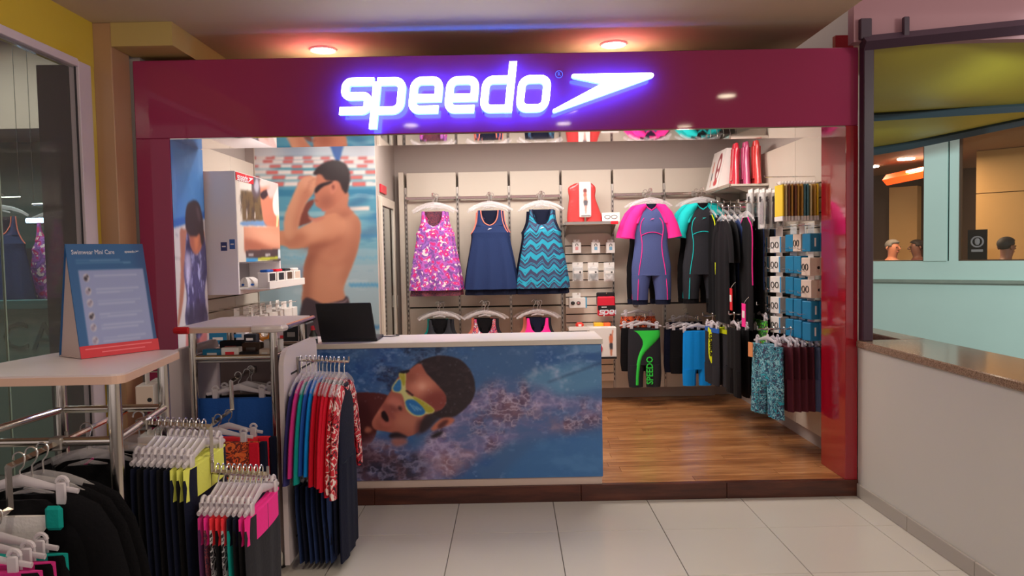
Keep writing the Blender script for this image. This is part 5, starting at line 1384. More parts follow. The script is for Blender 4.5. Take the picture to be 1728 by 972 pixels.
# row 4: white shelf tray with red and yellow packs, tall printed box
zr4 = PY(990, 553, 7.2).z
ts = thing('wall_shelf', 'white tray shelf low on the slat panel behind the counter', 'shelf', ((xa+xb)/2, 7.25, zr4-.03))
MB().cbox(xa+.01, xb-.01, 7.12, 7.356, zr4-.02, zr4-.001, .002).build('board', m_white, ts)
MB().cbox(xa+.01, xb-.01, 7.115, 7.12, zr4-.02, zr4+.02, .001).build('front_lip', m_tagw, ts)
p = PY(978, 550, 7.24)
t = thing('nose_clip_box', 'small red rounded pack on the tray shelf', 'pack', (p.x, 7.24, zr4))
MB().cbox(p.x-.04, p.x+.04, 7.2, 7.28, zr4, zr4+.05, .018).build('case', mat('orange_red_case', (236, 62, 50), .35), t)
MB().cbox(p.x-.015, p.x+.015, 7.195, 7.2, zr4+.015, zr4+.035, .002).build('clasp', m_tagw, t)
p = PY(1016, 549, 7.24)
t = thing('kickboard_pack', 'flat yellow and orange pack on the tray shelf', 'pack', (p.x, 7.24, zr4))
MB().cbox(p.x-.08, p.x+.01, 7.19, 7.30, zr4, zr4+.045, .006).build('yellow_half', mat('yellow_pack', (246, 190, 40), .4), t)
MB().cbox(p.x+.011, p.x+.08, 7.19, 7.30, zr4, zr4+.045, .006).build('orange_half', mat('orange_pack', (244, 110, 50), .4), t)
p = PY(1017, 580, 7.10)
t = thing('printed_box', 'large white box printed with a swimmer, right of the counter top', 'box', (p.x, 7.16, p.z-.16))
MB().cbox(p.x-.125, p.x+.135, 7.105, 7.35, p.z-.15, p.z+.155, .003).build('carton', m_tagw, t)
MB().box(p.x-.125, p.x+.135, 7.102, 7.1045, p.z-.149, p.z-.128).build('dark_base_band', m_black, t)
cb = Canvas(0, .1, 0, .27, .003, (236, 230, 226))
cb.ell(.05, .20, .009, .014, (120, 50, 44)); cb.poly([(.035, .19), (.068, .19), (.064, .12), (.04, .12)], (220, 120, 84)); cb.line((.062, .18), (.07, .25), .010, (220, 120, 84)); cb.poly([(.038, .12), (.066, .12), (.064, .06), (.042, .06)], (60, 56, 62)); cb.poly([(.043, .06), (.062, .06), (.058, .0), (.046, .0)], (206, 130, 100))
cb.build('box_print', lambda u, v: (p.x+.03+u, 7.1035, p.z-.12+v), t)
MB().tube([(p.x-.06+.05*math.cos(a), 7.102, p.z-.05+.06*math.sin(a)) for a in np.linspace(-1.4, 1.0, 10)], .008, 6).build('curve_print', m_tagred, t)
MB().cbox(p.x-.12, p.x+.13, 7.2, 7.356, p.z-.17, p.z-.151, .002).build('support_lip', m_white, sp)

# ============================================================ RIGHT WALL: shelf, packs, caps, goggles
xr_ = 2.0
zs2 = PX(1240, 314, 2.0).z
sh = thing('wall_shelf', 'short shelf high on the right wall carrying red packs', 'shelf', (2.1, 6.7, zs2-.03))
MB().cbox(1.90, 2.224, 6.38, 7.20, zs2-.02, zs2-.001, .002).build('board', m_white, sh)
MB().cbox(1.885, 1.90, 6.38, 7.20, zs2-.028, zs2+.006, .003).build('front_rail', m_steel, sh)
for y in (6.42, 7.16): MB().prism([(1.92, zs2-.025), (2.22, zs2-.025), (2.22, zs2-.13)], y-.003, y+.003).build('bracket', m_steel2, sh)
t = thing('printed_box', 'white printed monofin box leaning on the high right shelf', 'box', (2.0, 6.98, zs2))
t.location = (2.02, 6.98, zs2)
o = MB()
o.prism([(-.13, .0), (.0, .0), (.06, .36), (-.04, .36)], -.21, .19, fn=lambda x, y, z: (2.02+x, 6.98+y, zs2+z)); o.build('carton', m_tagw, t)
cb = Canvas(0, .40, 0, .36, .004, (236, 230, 226))
cb.ell(.28, .20, .07, .13, (150, 60, 66)); cb.ell(.28, .23, .035, .05, (236, 230, 226)); cb.ell(.29, .13, .03, .035, (236, 230, 226)); cb.ell(.28, .06, .06, .03, (196, 60, 66)); cb.ell(.10, .25, .012, .02, (200, 90, 70)); cb.line((.10, .24), (.11, .16), .03, (220, 120, 90)); cb.line((.11, .16), (.12, .09), .03, (60, 60, 70)); cb.line((.12, .09), (.13, .03), .02, (220, 140, 120))
cb.build('box_print', lambda u, v: (2.02-.1325+v*.25, 6.98+.19-u, zs2+v), t)
m_fin2 = mat('red_wrap', (190, 36, 56), .25, coat=.5); m_fin3 = mat('plum_wrap', (176, 70, 110), .25, coat=.5)
for k, (dx, m_) in enumerate(((.0, m_fin2), (.075, m_fin3), (.15, m_fin))):
    t = thing('monofin_pack', ['red wrapped monofin pack leaning beside the printed box', 'plum wrapped monofin pack between the two red packs', 'red shiny monofin pack upright at the shelf end'][k], 'swim fin', (2.0+dx, 6.62-.07*k, zs2))
    X, Y = 2.0+dx, 6.62-.07*k; b = MB()
    for s in (-1, 1):
        L = interp([(z, (a if s < 0 else .004), (-.004 if s < 0 else c)) for z, a, c in K], 12)
        b.lens([(z, a, c) for z, a, c in L], list(np.linspace(.032, .016, 12)), 8, None, 0, .8)
    b.v = [(X+y+(.12-.12*k/2)*z*.4, Y-x*.62, zs2+.001+z) for x, y, z in b.v]
    b.build('fin_blade', m_, t, True)
    bb_ = MB().cbox(X-.034, X+.03, Y-.035, Y+.035, zs2+.05, zs2+.33, .003)
    bb_.v = [(x+(.12-.12*k/2)*(z-zs2)*.4, y, z) for x, y, z in bb_.v]
    bb_.build('sleeve_band', m_, t)
# caps in clear bags
zc1 = PX(1308, 312, 2.0).z
def xpeg(label, x0, y, z):
    t = thing('peg_hook', label, 'hook', (2.225, y, z)); MB().tube([(2.225, y, z), (x0, y, z), (x0-.004, y, z+.012)], .003, 6).build('wire', m_wire, t); return t
cp = Proto('swim_cap_pack', 'pack')
cp.part('card', MB().cbox(-.055, .055, -.002, .002, -.30, -.0, .001), m_tagw)
cp.part('bag', MB().cbox(-.06, .06, -.014, -.003, -.31, -.03, .004), m_pack)
cp.part('cap', MB().lens([(z, -w, w) for z, w in interp([(-.27, .04), (-.22, .048), (-.14, .046), (-.08, .02)], 8)], .008, 10, None, -.004), c_char, True)
cp.part('print_mark', MB().box(-.02, .02, -.0165, -.0145, -.10, -.06), m_black)
y0c = 5.95
for j, (yy, n, nm) in enumerate(((6.02, 4, 'upper'), (5.74, 4, 'nearer'))):
    zz = PX(1305+20*j, 316, 2.0).z+.02
    xpeg('wire peg of the %s clear bagged caps' % nm, 1.93, yy, zz-.006)
    for k in range(n):
        cp.spawn((1.95+.05*k, yy, zz), R90, '%s clear bagged swim cap on the %s cap peg' % (ORD[k], nm), 'bagged caps on the %s peg' % nm, override={'cap': (c_char, c_ink, c_plum, c_black)[k]})
pkp = Proto('ear_band_pack', 'pack')
pkp.part('sleeve', MB().cbox(-.075, .075, -.006, .006, -.24, -.015, .002), mat('yellow_sleeve', (240, 206, 40), .4))
pkp.part('hang_tab', MB().cbox(-.03, .03, -.002, .002, -.014, .012, .001), m_tagw)
pkp.part('white_foot', MB().cbox(-.077, .077, -.008, .008, -.275, -.241, .002), m_tagw)
m_goldp = mat('gold_sleeve', (196, 150, 70), .4); m_brnp = mat('brown_sleeve', (132, 84, 64), .4); m_tealp = mat('teal_sleeve', (80, 132, 146), .4); m_yelp = _mats['yellow_sleeve']; m_palep = mat('pale_sleeve', (224, 208, 160), .4)
yp = 5.36; zp_ = PX(1350, 306, 2.05).z
xpeg('long wire peg of the yellow and gold packs', 1.93, yp, zp_-.012)
seq = [m_yelp, m_palep, m_brnp, m_goldp, m_brnp, m_goldp, m_goldp, m_tealp, m_tealp, m_palep, m_goldp, m_yelp]
for k, m_ in enumerate(seq):
    pkp.spawn((1.945+.0225*k, yp, zp_), R90+random.uniform(-.05, .05), '%s pack from the front on the yellow and gold peg' % ORD[k], 'yellow and gold packs', override={'sleeve': m_})
xpeg('bare wire peg above the yellow and gold packs', 1.86, 5.42, zp_+.05)
xpeg('empty wire peg below the yellow and gold packs', 1.98, 5.36, PX(1350, 367, 2.1).z)
# goggles boxes, five rows
m_bluec = mat('teal_blue_carton', (14, 122, 168), .4); m_blend = mat('blue_spine', (60, 150, 206), .45); m_ivory = mat('ivory_carton', (222, 200, 184), .45)
gb = Proto('goggles_box', 'box')       # local: front towards -y
i = gb.part('carton', MB().cbox(-.058, .058, -.04, .04, -.185, -.06, .003), m_tagw)
gb.part('hang_tab', MB().cbox(-.036, .036, -.002, .002, -.06, .018, .002), m_tagw)
gb.part('blue_spine', MB().box(.044, .0575, -.0412, -.0402, -.182, -.063), m_blend)
gb.part('lens_print', MB().tube([(-.030+.016*math.cos(a), -.042, -.125+.022*math.sin(a)) for a in np.linspace(0, 2*PI, 12, endpoint=False)], .003, 5, closed=True).tube([(.014+.016*math.cos(a), -.042, -.125+.022*math.sin(a)) for a in np.linspace(0, 2*PI, 12, endpoint=False)], .003, 5, closed=True), m_black)
ib = gb.part('side_panel', MB().box(.0582, .0592, -.038, .038, -.182, -.063), m_ivory)
gb.part('side_dot', MB().cyl((.0592, .022, -.13), (.0608, .022, -.13), .011, 10), m_black)
tb_ = Proto('goggles_box', 'box')
tb_.part('carton', MB().cbox(-.05, .05, -.038, .038, -.185, -.058, .004), m_bluec)
tb_.part('hang_tab', MB().cbox(-.04, .04, -.002, .002, -.055, .018, .002), m_pack)
tb_.part('side_strip', MB().box(.0502, .0512, -.006, .006, -.15, -.09), m_tagw)
rowpy = (382, 420, 456, 492, 528)
cols = [(6.10, 1.93, 'w'), (5.86, 1.95, 'w'), (5.68, 2.00, 'b'), (5.50, 2.03, 'b'), (5.34, 2.05, 'b'), (5.18, 2.06, 'b')]
kinds = ['wwbibb', 'wwbbib', 'wwbbib', 'wwbbbb', 'wwbbbb']
kinds = ['wwbib', 'wwbbi', 'wwbbi', 'wwbbb', 'wwbbb']
cols = [(5.96, 2.00), (5.71, 2.01), (5.50, 2.04), (5.34, 2.04), (5.18, 2.04)]
rown = ('top', 'second', 'third', 'fourth', 'bottom'); coln = ('farthest', 'second farthest', 'middle', 'second nearest', 'nearest')
for r in range(5):
    zrow = PX(1330, rowpy[r], 2.0).z
    for c, (yy, x0) in enumerate(cols):
        kd = kinds[r][c]
        kn = {'w': 'white goggles box with printed lenses', 'b': 'teal blue goggles box', 'i': 'ivory goggles box'}[kd]
        lb = '%s, %s column of the %s peg row' % (kn, coln[c], rown[r])
        P_ = gb if kd != 'b' else tb_
        ov = {'carton': m_ivory, 'blue_spine': m_ivory, 'side_panel': m_ivory} if kd == 'i' else None
        zj_ = zrow+random.uniform(-.006, .006)
        P_.spawn((x0+.06, yy, zj_), R90+(.42 if kd == 'w' else .2)+random.uniform(-.08, .08), lb, 'goggles boxes on pegs', override=ov)
        if kd != 'w' or c == 1: P_.spawn((x0+.140, yy, zj_), R90, 'box hidden behind the '+lb.split(',')[0]+', '+rown[r]+' '+coln[c], 'goggles boxes on pegs', override=ov) if c in (2, 4) else None
        xpeg('wire peg of the %s goggles box in the %s row' % (coln[c], rown[r]), x0-.03, yy, zj_-.0)
# loose white price tags at the row ends
# ============================================================ LEFT WALL: eyewear display unit
m_unit = mat('grey_unit_side', (236, 228, 232), .5); m_unit2 = mat('grey_unit_inner', (146, 138, 142), .55)
un = thing('display_unit', 'grey wall display unit with a goggles advert and an open niche', 'display unit', (-2.1, 5.7, 1.3))
XU = -1.915; ya, yb = 5.20, 6.16
zt, zb = PY(405, 288, 5.2).z, PY(415, 497, 5.2).z; zn1 = PX(418, 444, XU).z; zn0 = PX(418, 488, XU).z
MB().cbox(-2.223, XU, ya, ya+.02, zb, zt, .002).build('side_panel', m_unit, un)
MB().cbox(-2.223, XU, yb-.02, yb, zb, zt, .002).build('side_panel', m_unit, un)
MB().cbox(-2.223, XU, ya+.02, yb-.02, zt-.02, zt, .002).build('top_panel', m_unit, un)
MB().cbox(-2.223, XU, ya+.02, yb-.02, zb, zn0, .002).build('bottom_panel', m_unit, un)
MB().box(-2.223, XU-.004, ya+.02, yb-.02, zn1, zt-.021).build('front_core', m_unit2, un)
MB().box(-2.223, -2.17, ya+.021, yb-.021, zn0, zn1).build('niche_back', m_unit2, un)
def zu(X, Y): p = PX(350+X/4.42, 280+Y/4.42, XU); return (p.y, p.z)
cu = Canvas(ya+.004, yb-.004, zn1+.01, zt-.003, .0055, (222, 214, 206))
un1 = noise2(cu.nx, cu.nz, 14, 31, 4, .5)
cu.poly([zu(245, 180), zu(400, 190), zu(420, 420), zu(262, 420)], (104, 88, 62), 2, False); cu.mix((60, 52, 50), np.clip((un1-.5)*5, 0, 1)*cu.full([zu(255, 200), zu(410, 210), zu(420, 390), zu(262, 400)], 3)*.8)
cu.poly([zu(238, 170), zu(330, 185), zu(330, 100), zu(238, 90)], (232, 226, 220), 1, False)
cu.poly([zu(330, 190), zu(340, 60), zu(390, 60), zu(395, 200), zu(360, 240)], (86, 78, 88), 2); cu.poly([zu(345, 160), zu(365, 90), zu(385, 150), zu(370, 200)], (170, 170, 186), 2)
cu.poly([zu(268, 445), zu(265, 415), zu(440, 412), zu(460, 445)], (96, 150, 206), 1)
cu.poly([zu(395, 110), zu(430, 90), zu(470, 110), zu(490, 250), zu(510, 370), zu(560, 420), zu(575, 460), zu(440, 450), zu(400, 300), zu(395, 200)], (206, 128, 104), 2)
cu.poly([zu(398, 200), zu(470, 165), zu(478, 180), zu(430, 240), zu(405, 245)], (40, 34, 46), 1)
cu.poly([zu(395, 100), zu(480, 85), zu(540, 90), zu(560, 120), zu(480, 240), zu(440, 180), zu(470, 150), zu(398, 160)], (216, 190, 188), 2)
cu.poly([zu(490, 240), zu(555, 130), zu(575, 360), zu(500, 360)], (238, 234, 230), 1)
cu.poly([zu(290, 320), zu(294, 320), zu(296, 395), zu(290, 395)], (232, 226, 226), .6, False); cu.poly([zu(350, 345), zu(356, 345), zu(356, 395), zu(350, 395)], (232, 226, 226), .6, False)
cu.poly([zu(515, 370), zu(530, 370), zu(525, 460), zu(510, 460)], (222, 226, 170), 1, False)
cu.poly([zu(268, 455), zu(600, 458), zu(600, 640), zu(275, 640)], (214, 150, 124), .6, False)
cu.poly([zu(275, 540), zu(380, 560), zu(480, 610), zu(560, 615), zu(560, 640), zu(275, 640)], (172, 104, 84), 3, False); cu.poly([zu(280, 470), zu(420, 480), zu(560, 520), zu(560, 590), zu(420, 560)], (228, 166, 140), 5)
cu.poly([zu(560, 600), zu(578, 455), zu(600, 455), zu(600, 640)], (226, 214, 206), 1, False)
cu.poly([zu(283, 630), zu(610, 615), zu(610, 720), zu(288, 690)], (70, 60, 66), .6, False)
cu.poly([zu(288, 690), zu(375, 686), zu(375, 712), zu(288, 716)], (40, 150, 214), .6, False); cu.poly([zu(375, 686), zu(525, 676), zu(525, 694), zu(375, 706)], (196, 206, 60), .6, False); cu.poly([zu(525, 620), zu(610, 612), zu(610, 690), zu(525, 690)], (206, 222, 230), .6, False)
for X in (325, 450): cu.poly([zu(X-20, 655), zu(X+18, 652), zu(X+18, 672), zu(X-20, 674)], (190, 186, 190), .6, False)
cu.build('advert_print', lambda u, v: (XU+.0015, u, v), un, .35, 1.05)
# red word plate on the advert
q0 = zu(240, 112); q1 = zu(336, 48)
MB().box(XU+.002, XU+.005, ya+.006, q1[0], q0[1], zt-.006).build('red_plate', mat('bright_red_plate', (222, 30, 50), .4), un)
wd = q1[0]-ya-.04; wz = (q0[1]+zt)/2-.03
small_word(MB(), wd, lambda u, v, s: (XU+.0072-.002*s, ya+.022+u, wz+v)).build('word_mark', m_logo_w, un)
for k, (px, py, w_, h_) in enumerate(((378, 416, .022, .03), (392, 412, .019, .034))):
    p = PY(px, py, ya); MB().box(p.x-w_, p.x+w_, ya-.002, ya-.0005, p.z-h_, p.z+h_).build('blue_sticker', mat('navy_sticker', (50, 62, 116), .5) if k == 0 else mat('blue_sticker', (56, 100, 170), .5), un)
    MB().box(p.x-w_*.6, p.x+w_*.6, ya-.003, ya-.002, p.z-.004, p.z+.004).build('sticker_line', m_tagw, un)
# pull out tray with boxes
zt0 = PX(440, 487, -1.80).z
ty = thing('display_tray', 'white tray jutting from the niche of the grey display unit', 'tray', (-1.9, 5.7, zt0))
MB().cbox(-2.15, -1.72, 5.23, 6.12, zn0+.001, zn0+.013, .002).build('base', m_tagw, ty)
MB().cbox(-1.72, -1.708, 5.23, 6.12, zn0+.001, zn0+.055, .002).build('front_lip', m_tagw, ty)
for k in range(4):
    yy = 5.34+.21*k
    t = thing('goggles_case', ['dark printed goggles case, nearest in the display tray', 'dark printed goggles case, second in the display tray', 'brown printed goggles case, third in the display tray', 'white goggles case, farthest in the display tray'][k], 'box', (-1.76, yy, zn0+.013))
    MB().cbox(-1.80, -1.725, yy-.09, yy+.09, zn0+.014, zn0+.12, .003).build('carton', m_tagw, t)
    MB().box(-1.7248, -1.722, yy-.055, yy+.06, zn0+.06, zn0+.112).build('picture', (m_black, c_char, m_brown, m_ivory)[k], t)
    MB().cbox(-1.79, -1.735, yy-.07, yy+.07, zn0+.121, zn0+.14, .006).build('pouch', (c_royal, c_red, c_char, c_white)[k], t)
t = thing('folded_cap', 'crumpled white and blue cap lying in the niche', 'swim cap', (-1.95, 5.5, zn0+.013))
MB().lens([(zn0+.014+z, -1.95-w, -1.95+w) for z, w in interp([(0, .09), (.03, .085), (.06, .05), (.07, .02)], 6)], .08, 12, lambda u, v: .012*math.sin(9*u), 5.5, 1.0).build('dome', c_white, t, True)
MB().tube([(-1.95+.08*math.cos(a), 5.5+.07*math.sin(a), zn0+.03) for a in np.linspace(0, 2*PI, 14, endpoint=False)], .009, 6, closed=True).build('blue_edge', c_royal, t, True)
# slat wall pegs with white boxes below the unit
wbx = Proto('goggles_box', 'box')
wbx.part('carton', MB().cbox(-.06, .06, -.04, .04, -.15, -.045, .003), m_tagw)
wbx.part('hang_tab', MB().cbox(-.04, .04, -.002, .002, -.045, .016, .002), m_tagw)
for r in range(3):
    z0 = PX(450, 520, -2.0).z+.03-.2*r
    for c in range(6):
        yy = 5.42+.19*c
        rn = ('top', 'middle', 'lower')[r]
        wbx.spawn((-2.02, yy, z0), PI/2+random.uniform(-.2, .2), 'white goggles box on the left wall, %s row, %s from the front' % (rn, ORD[c]), 'white boxes on the left wall')
        if c % 2 == 0 or True:
            wbx.spawn((-1.91, yy+.01, z0-.003), PI/2+random.uniform(-.25, .25), 'outer white goggles box on the left wall, %s row, %s from the front' % (rn, ORD[c]), 'white boxes on the left wall')
        t = thing('peg_hook', 'wire peg on the left wall, %s row, %s from the front' % (rn, ORD[c]), 'hook', (-2.22, yy, z0)); MB().tube([(-2.225, yy, z0), (-1.86, yy, z0), (-1.855, yy, z0+.012)], .003, 6).build('wire', m_wire, t)

# ============================================================ COUNTER TOP ITEMS
zc_t = 1.04
yl = 4.74
l0, l1 = PY(541, 579, yl), PY(635, 577, yl); t0_, t1_ = PY(530, 516, yl+.02), PY(631, 514, yl+.02)
lp = thing('laptop', 'black laptop seen from behind, open on the counter', 'laptop', (l0.x*.5+l1.x*.5, yl+.1, zc_t))
lc = (l0.x+l1.x)/2; W2 = (l1.x-l0.x)/2; hh = t0_.z-l0.z
b = MB(); b.cbox(lc-W2, lc+W2, -.006, .006, .002, hh, .005)
b.v = [(x-.03*(z/hh), yl+.02+y-.05*z, zc_t+.012+z) for x, y, z in b.v]
b.build('screen_lid', m_black, lp)
MB().cbox(lc-W2, lc+W2+.004, yl+.02, yl+.26, zc_t+.001, zc_t+.020, .004).build('base', m_black, lp)
b = MB(); b.cbox(lc-W2*.9, lc+W2*.9, .0062, .0075, .02, hh-.015, .0005); b.v = [(x-.03*(z/hh), yl+.02+y-.05*z, zc_t+.012+z) for x, y, z in b.v]
b.build('screen', mat('dark_screen', (30, 36, 46), .2), lp)
MB().cbox(lc-W2*.85, lc+W2*.85, yl+.05, yl+.15, zc_t+.020, zc_t+.023, .001).build('keyboard', m_dark, lp)
b = MB(); b.box(lc-W2*.75, lc-W2*.45, -.0075, -.0062, hh*.80, hh*.83); b.v = [(x-.03*(z/hh), yl+.02+y-.05*z, zc_t+.012+z) for x, y, z in b.v]
b.build('lid_badge', mat('badge_grey', (52, 52, 58), .3, metal=.6), lp)
MB().tube([(lc+W2+.002, yl+.2, zc_t+.012), (lc+W2+.06, yl+.22, zc_t+.008), (lc+W2+.10, yl+.30, zc_t+.006), (lc+W2+.07, yl+.36, zc_t+.006)], .004, 6).build('power_lead', m_black, lp)
p = PY(505, 575, 4.85)
t = thing('receipt_printer', 'black receipt printer on the counter left of the laptop', 'printer', (p.x, 4.85, zc_t))
MB().cbox(p.x-.08, p.x+.075, 4.76, 4.95, zc_t, zc_t+.13, .012).build('body', m_black, t)
MB().cbox(p.x-.06, p.x+.055, 4.79, 4.92, zc_t+.131, zc_t+.145, .004).build('lid', m_char_p if 'm_char_p' in globals() else m_dark, t)
MB().box(p.x-.05, p.x+.0, 4.757, 4.7598, zc_t+.04, zc_t+.07).build('grey_plate', m_steel2, t)
p = PY(529, 577, 4.72)
t = thing('spray_bottle', 'small dark bottle with a red and white cap beside the laptop', 'bottle', (p.x, 4.72, zc_t))
MB().tube([(p.x, 4.72, zc_t), (p.x, 4.72, zc_t+.05), (p.x, 4.72, zc_t+.075), (p.x, 4.72, zc_t+.085)], [.028, .028, .016, .014], 14).build('bottle_body', mat('dark_olive_plastic', (44, 46, 40), .3), t, True)
MB().tube([(p.x, 4.72, zc_t+.085), (p.x-.004, 4.72, zc_t+.112)], [.015, .010], 10).build('cap', m_tagred, t, True)
MB().tube([(p.x, 4.72, zc_t+.03), (p.x, 4.72, zc_t+.045)], .0286, 14).build('label_band', m_tagw, t)
p = PY(447, 570, 4.86)
t = thing('tape_roll', 'orange tape roll standing on the counter near the shelf', 'tape roll', (p.x, 4.86, zc_t))
MB().tube([(p.x+.042*math.cos(a), 4.86, zc_t+.058+.042*math.sin(a)) for a in np.linspace(0, 2*PI, 22, endpoint=False)], .016, 8, closed=True).build('roll', mat('amber_tape', (222, 140, 40), .3), t, True)
MB().tube([(p.x+.026*math.cos(a), 4.86, zc_t+.058+.026*math.sin(a)) for a in np.linspace(0, 2*PI, 16, endpoint=False)], .004, 6, closed=True).build('core', m_ivory, t, True)
p = PY(470, 566, 4.9)
t = thing('note_pad', 'white paper pad with a red corner leaning on the counter', 'note pad', (p.x, 4.9, zc_t))
b = MB(); b.cbox(-.05, .05, -.008, .008, 0, .13, .001); b.v = [(p.x+x, 4.9+y+.3*z, zc_t+z) for x, y, z in b.v]; b.build('pages', m_tagw, t)
b = MB(); b.cbox(.01, .05, -.0095, -.0082, .0, .035, .0005); b.v = [(p.x+x, 4.9+y+.3*z, zc_t+z) for x, y, z in b.v]; b.build('red_corner', m_tagred, t)
for k, (px, dx, hh_, m_) in enumerate(((372, .06, .075, m_bluec), (405, .05, .09, m_tagw), (425, .04, .06, c_char), (390, .05, .12, m_ivory))):
    p = PY(px, 575, 4.80+.09*(k % 2)); Y = 4.80+.09*(k % 2)
    t = thing('goggles_case', ['teal blue case lying at the left end of the counter', 'white case beside the teal one on the counter', 'charcoal case beside the tape roll on the counter', 'ivory case standing behind the teal one on the counter'][k], 'box', (p.x, Y, zc_t))
    MB().cbox(p.x-dx, p.x+dx, Y-.035, Y+.035, zc_t, zc_t+hh_, .004).build('carton', m_, t)
    MB().box(p.x-dx*.6, p.x+dx*.5, Y-.037, Y-.0352, zc_t+hh_*.35, zc_t+hh_*.6).build('label_patch', m_tagw if k != 1 else m_blend, t)
# ============================================================ FOREGROUND RACKS
m_top = mat('mauve_white_laminate', (214, 200, 202), .3); m_edge = mat('peach_edge_band', (216, 178, 158), .4)
m_cap_red = mat('red_corner_cap', (206, 28, 40), .3); m_cap_clear = mat('milky_corner_cap', (224, 210, 208), .2, alpha=.9)
def slab(mb, poly, z0, z1): return mb.prism([(x, y) for x, y in poly], 0, 1, fn=lambda x, t, y: (x, y, z0 if t == 0 else z1))
def rounded(poly, r, n=5):
    out = []; k = len(poly)
    for i in range(k):
        p = Vector(poly[i]); a = (Vector(poly[i-1])-p).normalized(); b = (Vector(poly[(i+1) % k])-p).normalized()
        s, e = p+a*r, p+b*r
        for q in range(n+1):
            f = q/n; out.append(tuple((s*(1-f)+p*f)*(1-f)+(p*(1-f)+e*f)*f))
    return out
def inset(poly, d):
    c = Vector((sum(p[0] for p in poly)/len(poly), sum(p[1] for p in poly)/len(poly)))
    return [tuple(Vector(p)+(c-Vector(p)).normalized()*d) for p in poly]
def rack(label, top, legs, zrail, ztop=1.25):
    cx = sum(p[0] for p in top)/4; cy = sum(p[1] for p in top)/4
    t = thing('garment_rack', label, 'rack', (cx, cy, 0))
    slab(MB(), rounded(top, .05), ztop-.030, ztop-.006).build('edge_band', m_edge, t)
    slab(MB(), rounded(inset(top, .004), .05), ztop-.006, ztop).build('top_board', m_top, t)
    for x, y in legs:
        l = MB().tube([(x, y, .012), (x, y, ztop-.031)], .020, 12).build('leg', m_steel, t, True)
        MB().tube([(x, y, 0), (x, y, .012)], .024, 12).build('foot', m_black, l, True)
    for i in range(len(legs)):
        a, b = legs[i], legs[(i+1) % len(legs)]
        MB().tube([(a[0], a[1], zrail), (b[0], b[1], zrail)], .014, 10).build('rail', m_steel, t, True)
        MB().tube([(a[0], a[1], .14), (b[0], b[1], .14)], .012, 8).build('lower_rail', m_steel, t, True)
    return t
# ---- rack with the printed board on it (closest to the viewer)
top1 = [(-1.176, 2.21), (-1.255, 2.80), (-1.72, 2.80), (-1.80, 2.21)]
legs1 = [(-1.222, 2.25), (-1.305, 2.745), (-1.69, 2.745), (-1.74, 2.25)]
k1 = rack('chrome rack with a white top carrying the blue care board', top1, legs1, 1.04)
# two waterfall arms
def waterfall(label, pts, r=.011):
    t = thing('waterfall_rail', label, 'display arm', pts[0]); MB().tube(pts, r, 4).build('tube', m_steel, t)
    p = Vector(pts[0]); MB().cbox(p.x-.02, p.x+.02, p.y-.02, p.y+.02, p.z-.02, p.z+.02, .004).build('clamp', m_steel2, t)
    for q in (pts[-1],): MB().tube([q, (q[0], q[1], q[2]+.03)], .005, 6).build('end_pin', m_steel2, t)
    return t
ya1 = 2.50
waterfall('stepped chrome arm holding lemon and pink waisted leggings', [(-1.262, ya1, 1.035), (-1.035, ya1, 1.020), (-1.035, ya1, .865), (-.845, ya1, .850)])
LG = drape_proto('sport_leggings', c_ink, None, .86, .17); LGY = drape_proto('sport_leggings', c_navy, c_lemon, .86, .17, band=.10)
for k in range(9):
    x = -1.225+.021*k
    P_ = LGY if k >= 6 else LG
    hang(P_, (x, ya1, 1.040-.0014*k), PI/2, ('%s navy leggings with lemon waistband on the upper step' % ORD[k-6]) if k >= 6 else ('%s dark leggings from the rail on the upper step' % ORD[k]), 'leggings on the upper step', h_clip, override={'legs': (c_ink, c_black, c_ink)[k % 3]})
BANDS = [(c_magenta, c_plum), (c_pink, p_dusk), (c_coralred, p_bw), (c_coralred, c_black), (c_coralred, p_bw), (c_ink, c_teal), (c_ink, c_black), (c_pink, c_black), (c_pink, c_char)]
BN = ['magenta', 'hot pink', 'coral and print', 'coral and black', 'second coral and print', 'teal and navy', 'plain black', 'inner pink waisted black', 'outermost pink waisted charcoal']
for k, (bd, bo) in enumerate(BANDS):
    x = -1.012+.0185*k
    P_ = drape_proto('sport_leggings', bo, bd, .78, .17, band=.085)
    hang(P_, (x, ya1-.01, .878-.001*k), PI/2, '%s leggings clipped on the lower step' % BN[k], 'leggings on the lower step', h_clip)
# arm towards the viewer with black tops
xa1 = -1.40
waterfall('chrome arm pointing at the viewer with black swimwear', [(xa1, 2.25, 1.035), (xa1-.02, 2.05, 1.020), (xa1-.02, 2.05, .90), (xa1-.03, 1.86, .885)])
LT = long_proto('long_swimsuit', c_black, .95, .24, .5)
LT.part('white_lining', MB().lens([(-.29, -.012, .012), (-.24, -.05, .05), (-.19, -.085, .085), (-.16, -.095, .095)], .012, 10, None, -.024), c_white, True, label='white inner lining at the neck')
LT.part('teal_clip_tag', MB().cbox(.085, .135, -.045, -.025, -.20, -.13, .01), c_teal, label='teal size clip')
for k, (y, nm) in enumerate(((2.19, 'back'), (2.14, 'middle'), (2.085, 'front'))):
    hang(LT, (xa1-.012, y, 1.035), 0, '%s one of three black long suits with white neck lining' % nm, 'black suits on the viewer facing arm', h_clip if k == 2 else h_top, scale=(1.0, .8, 1))
DP = drape_proto('sport_leggings', c_black, c_magenta, .72, .19, band=.06)
for k, (y, nm) in enumerate(((2.00, 'rear'), (1.945, 'middle'), (1.89, 'foremost'))):
    hang(DP, (xa1-.025, y, .903), 0, '%s black leggings with magenta band at the lower left' % nm, 'magenta banded leggings', h_clip, override={'waistband': (c_teal, c_magenta, c_magenta)[k]})
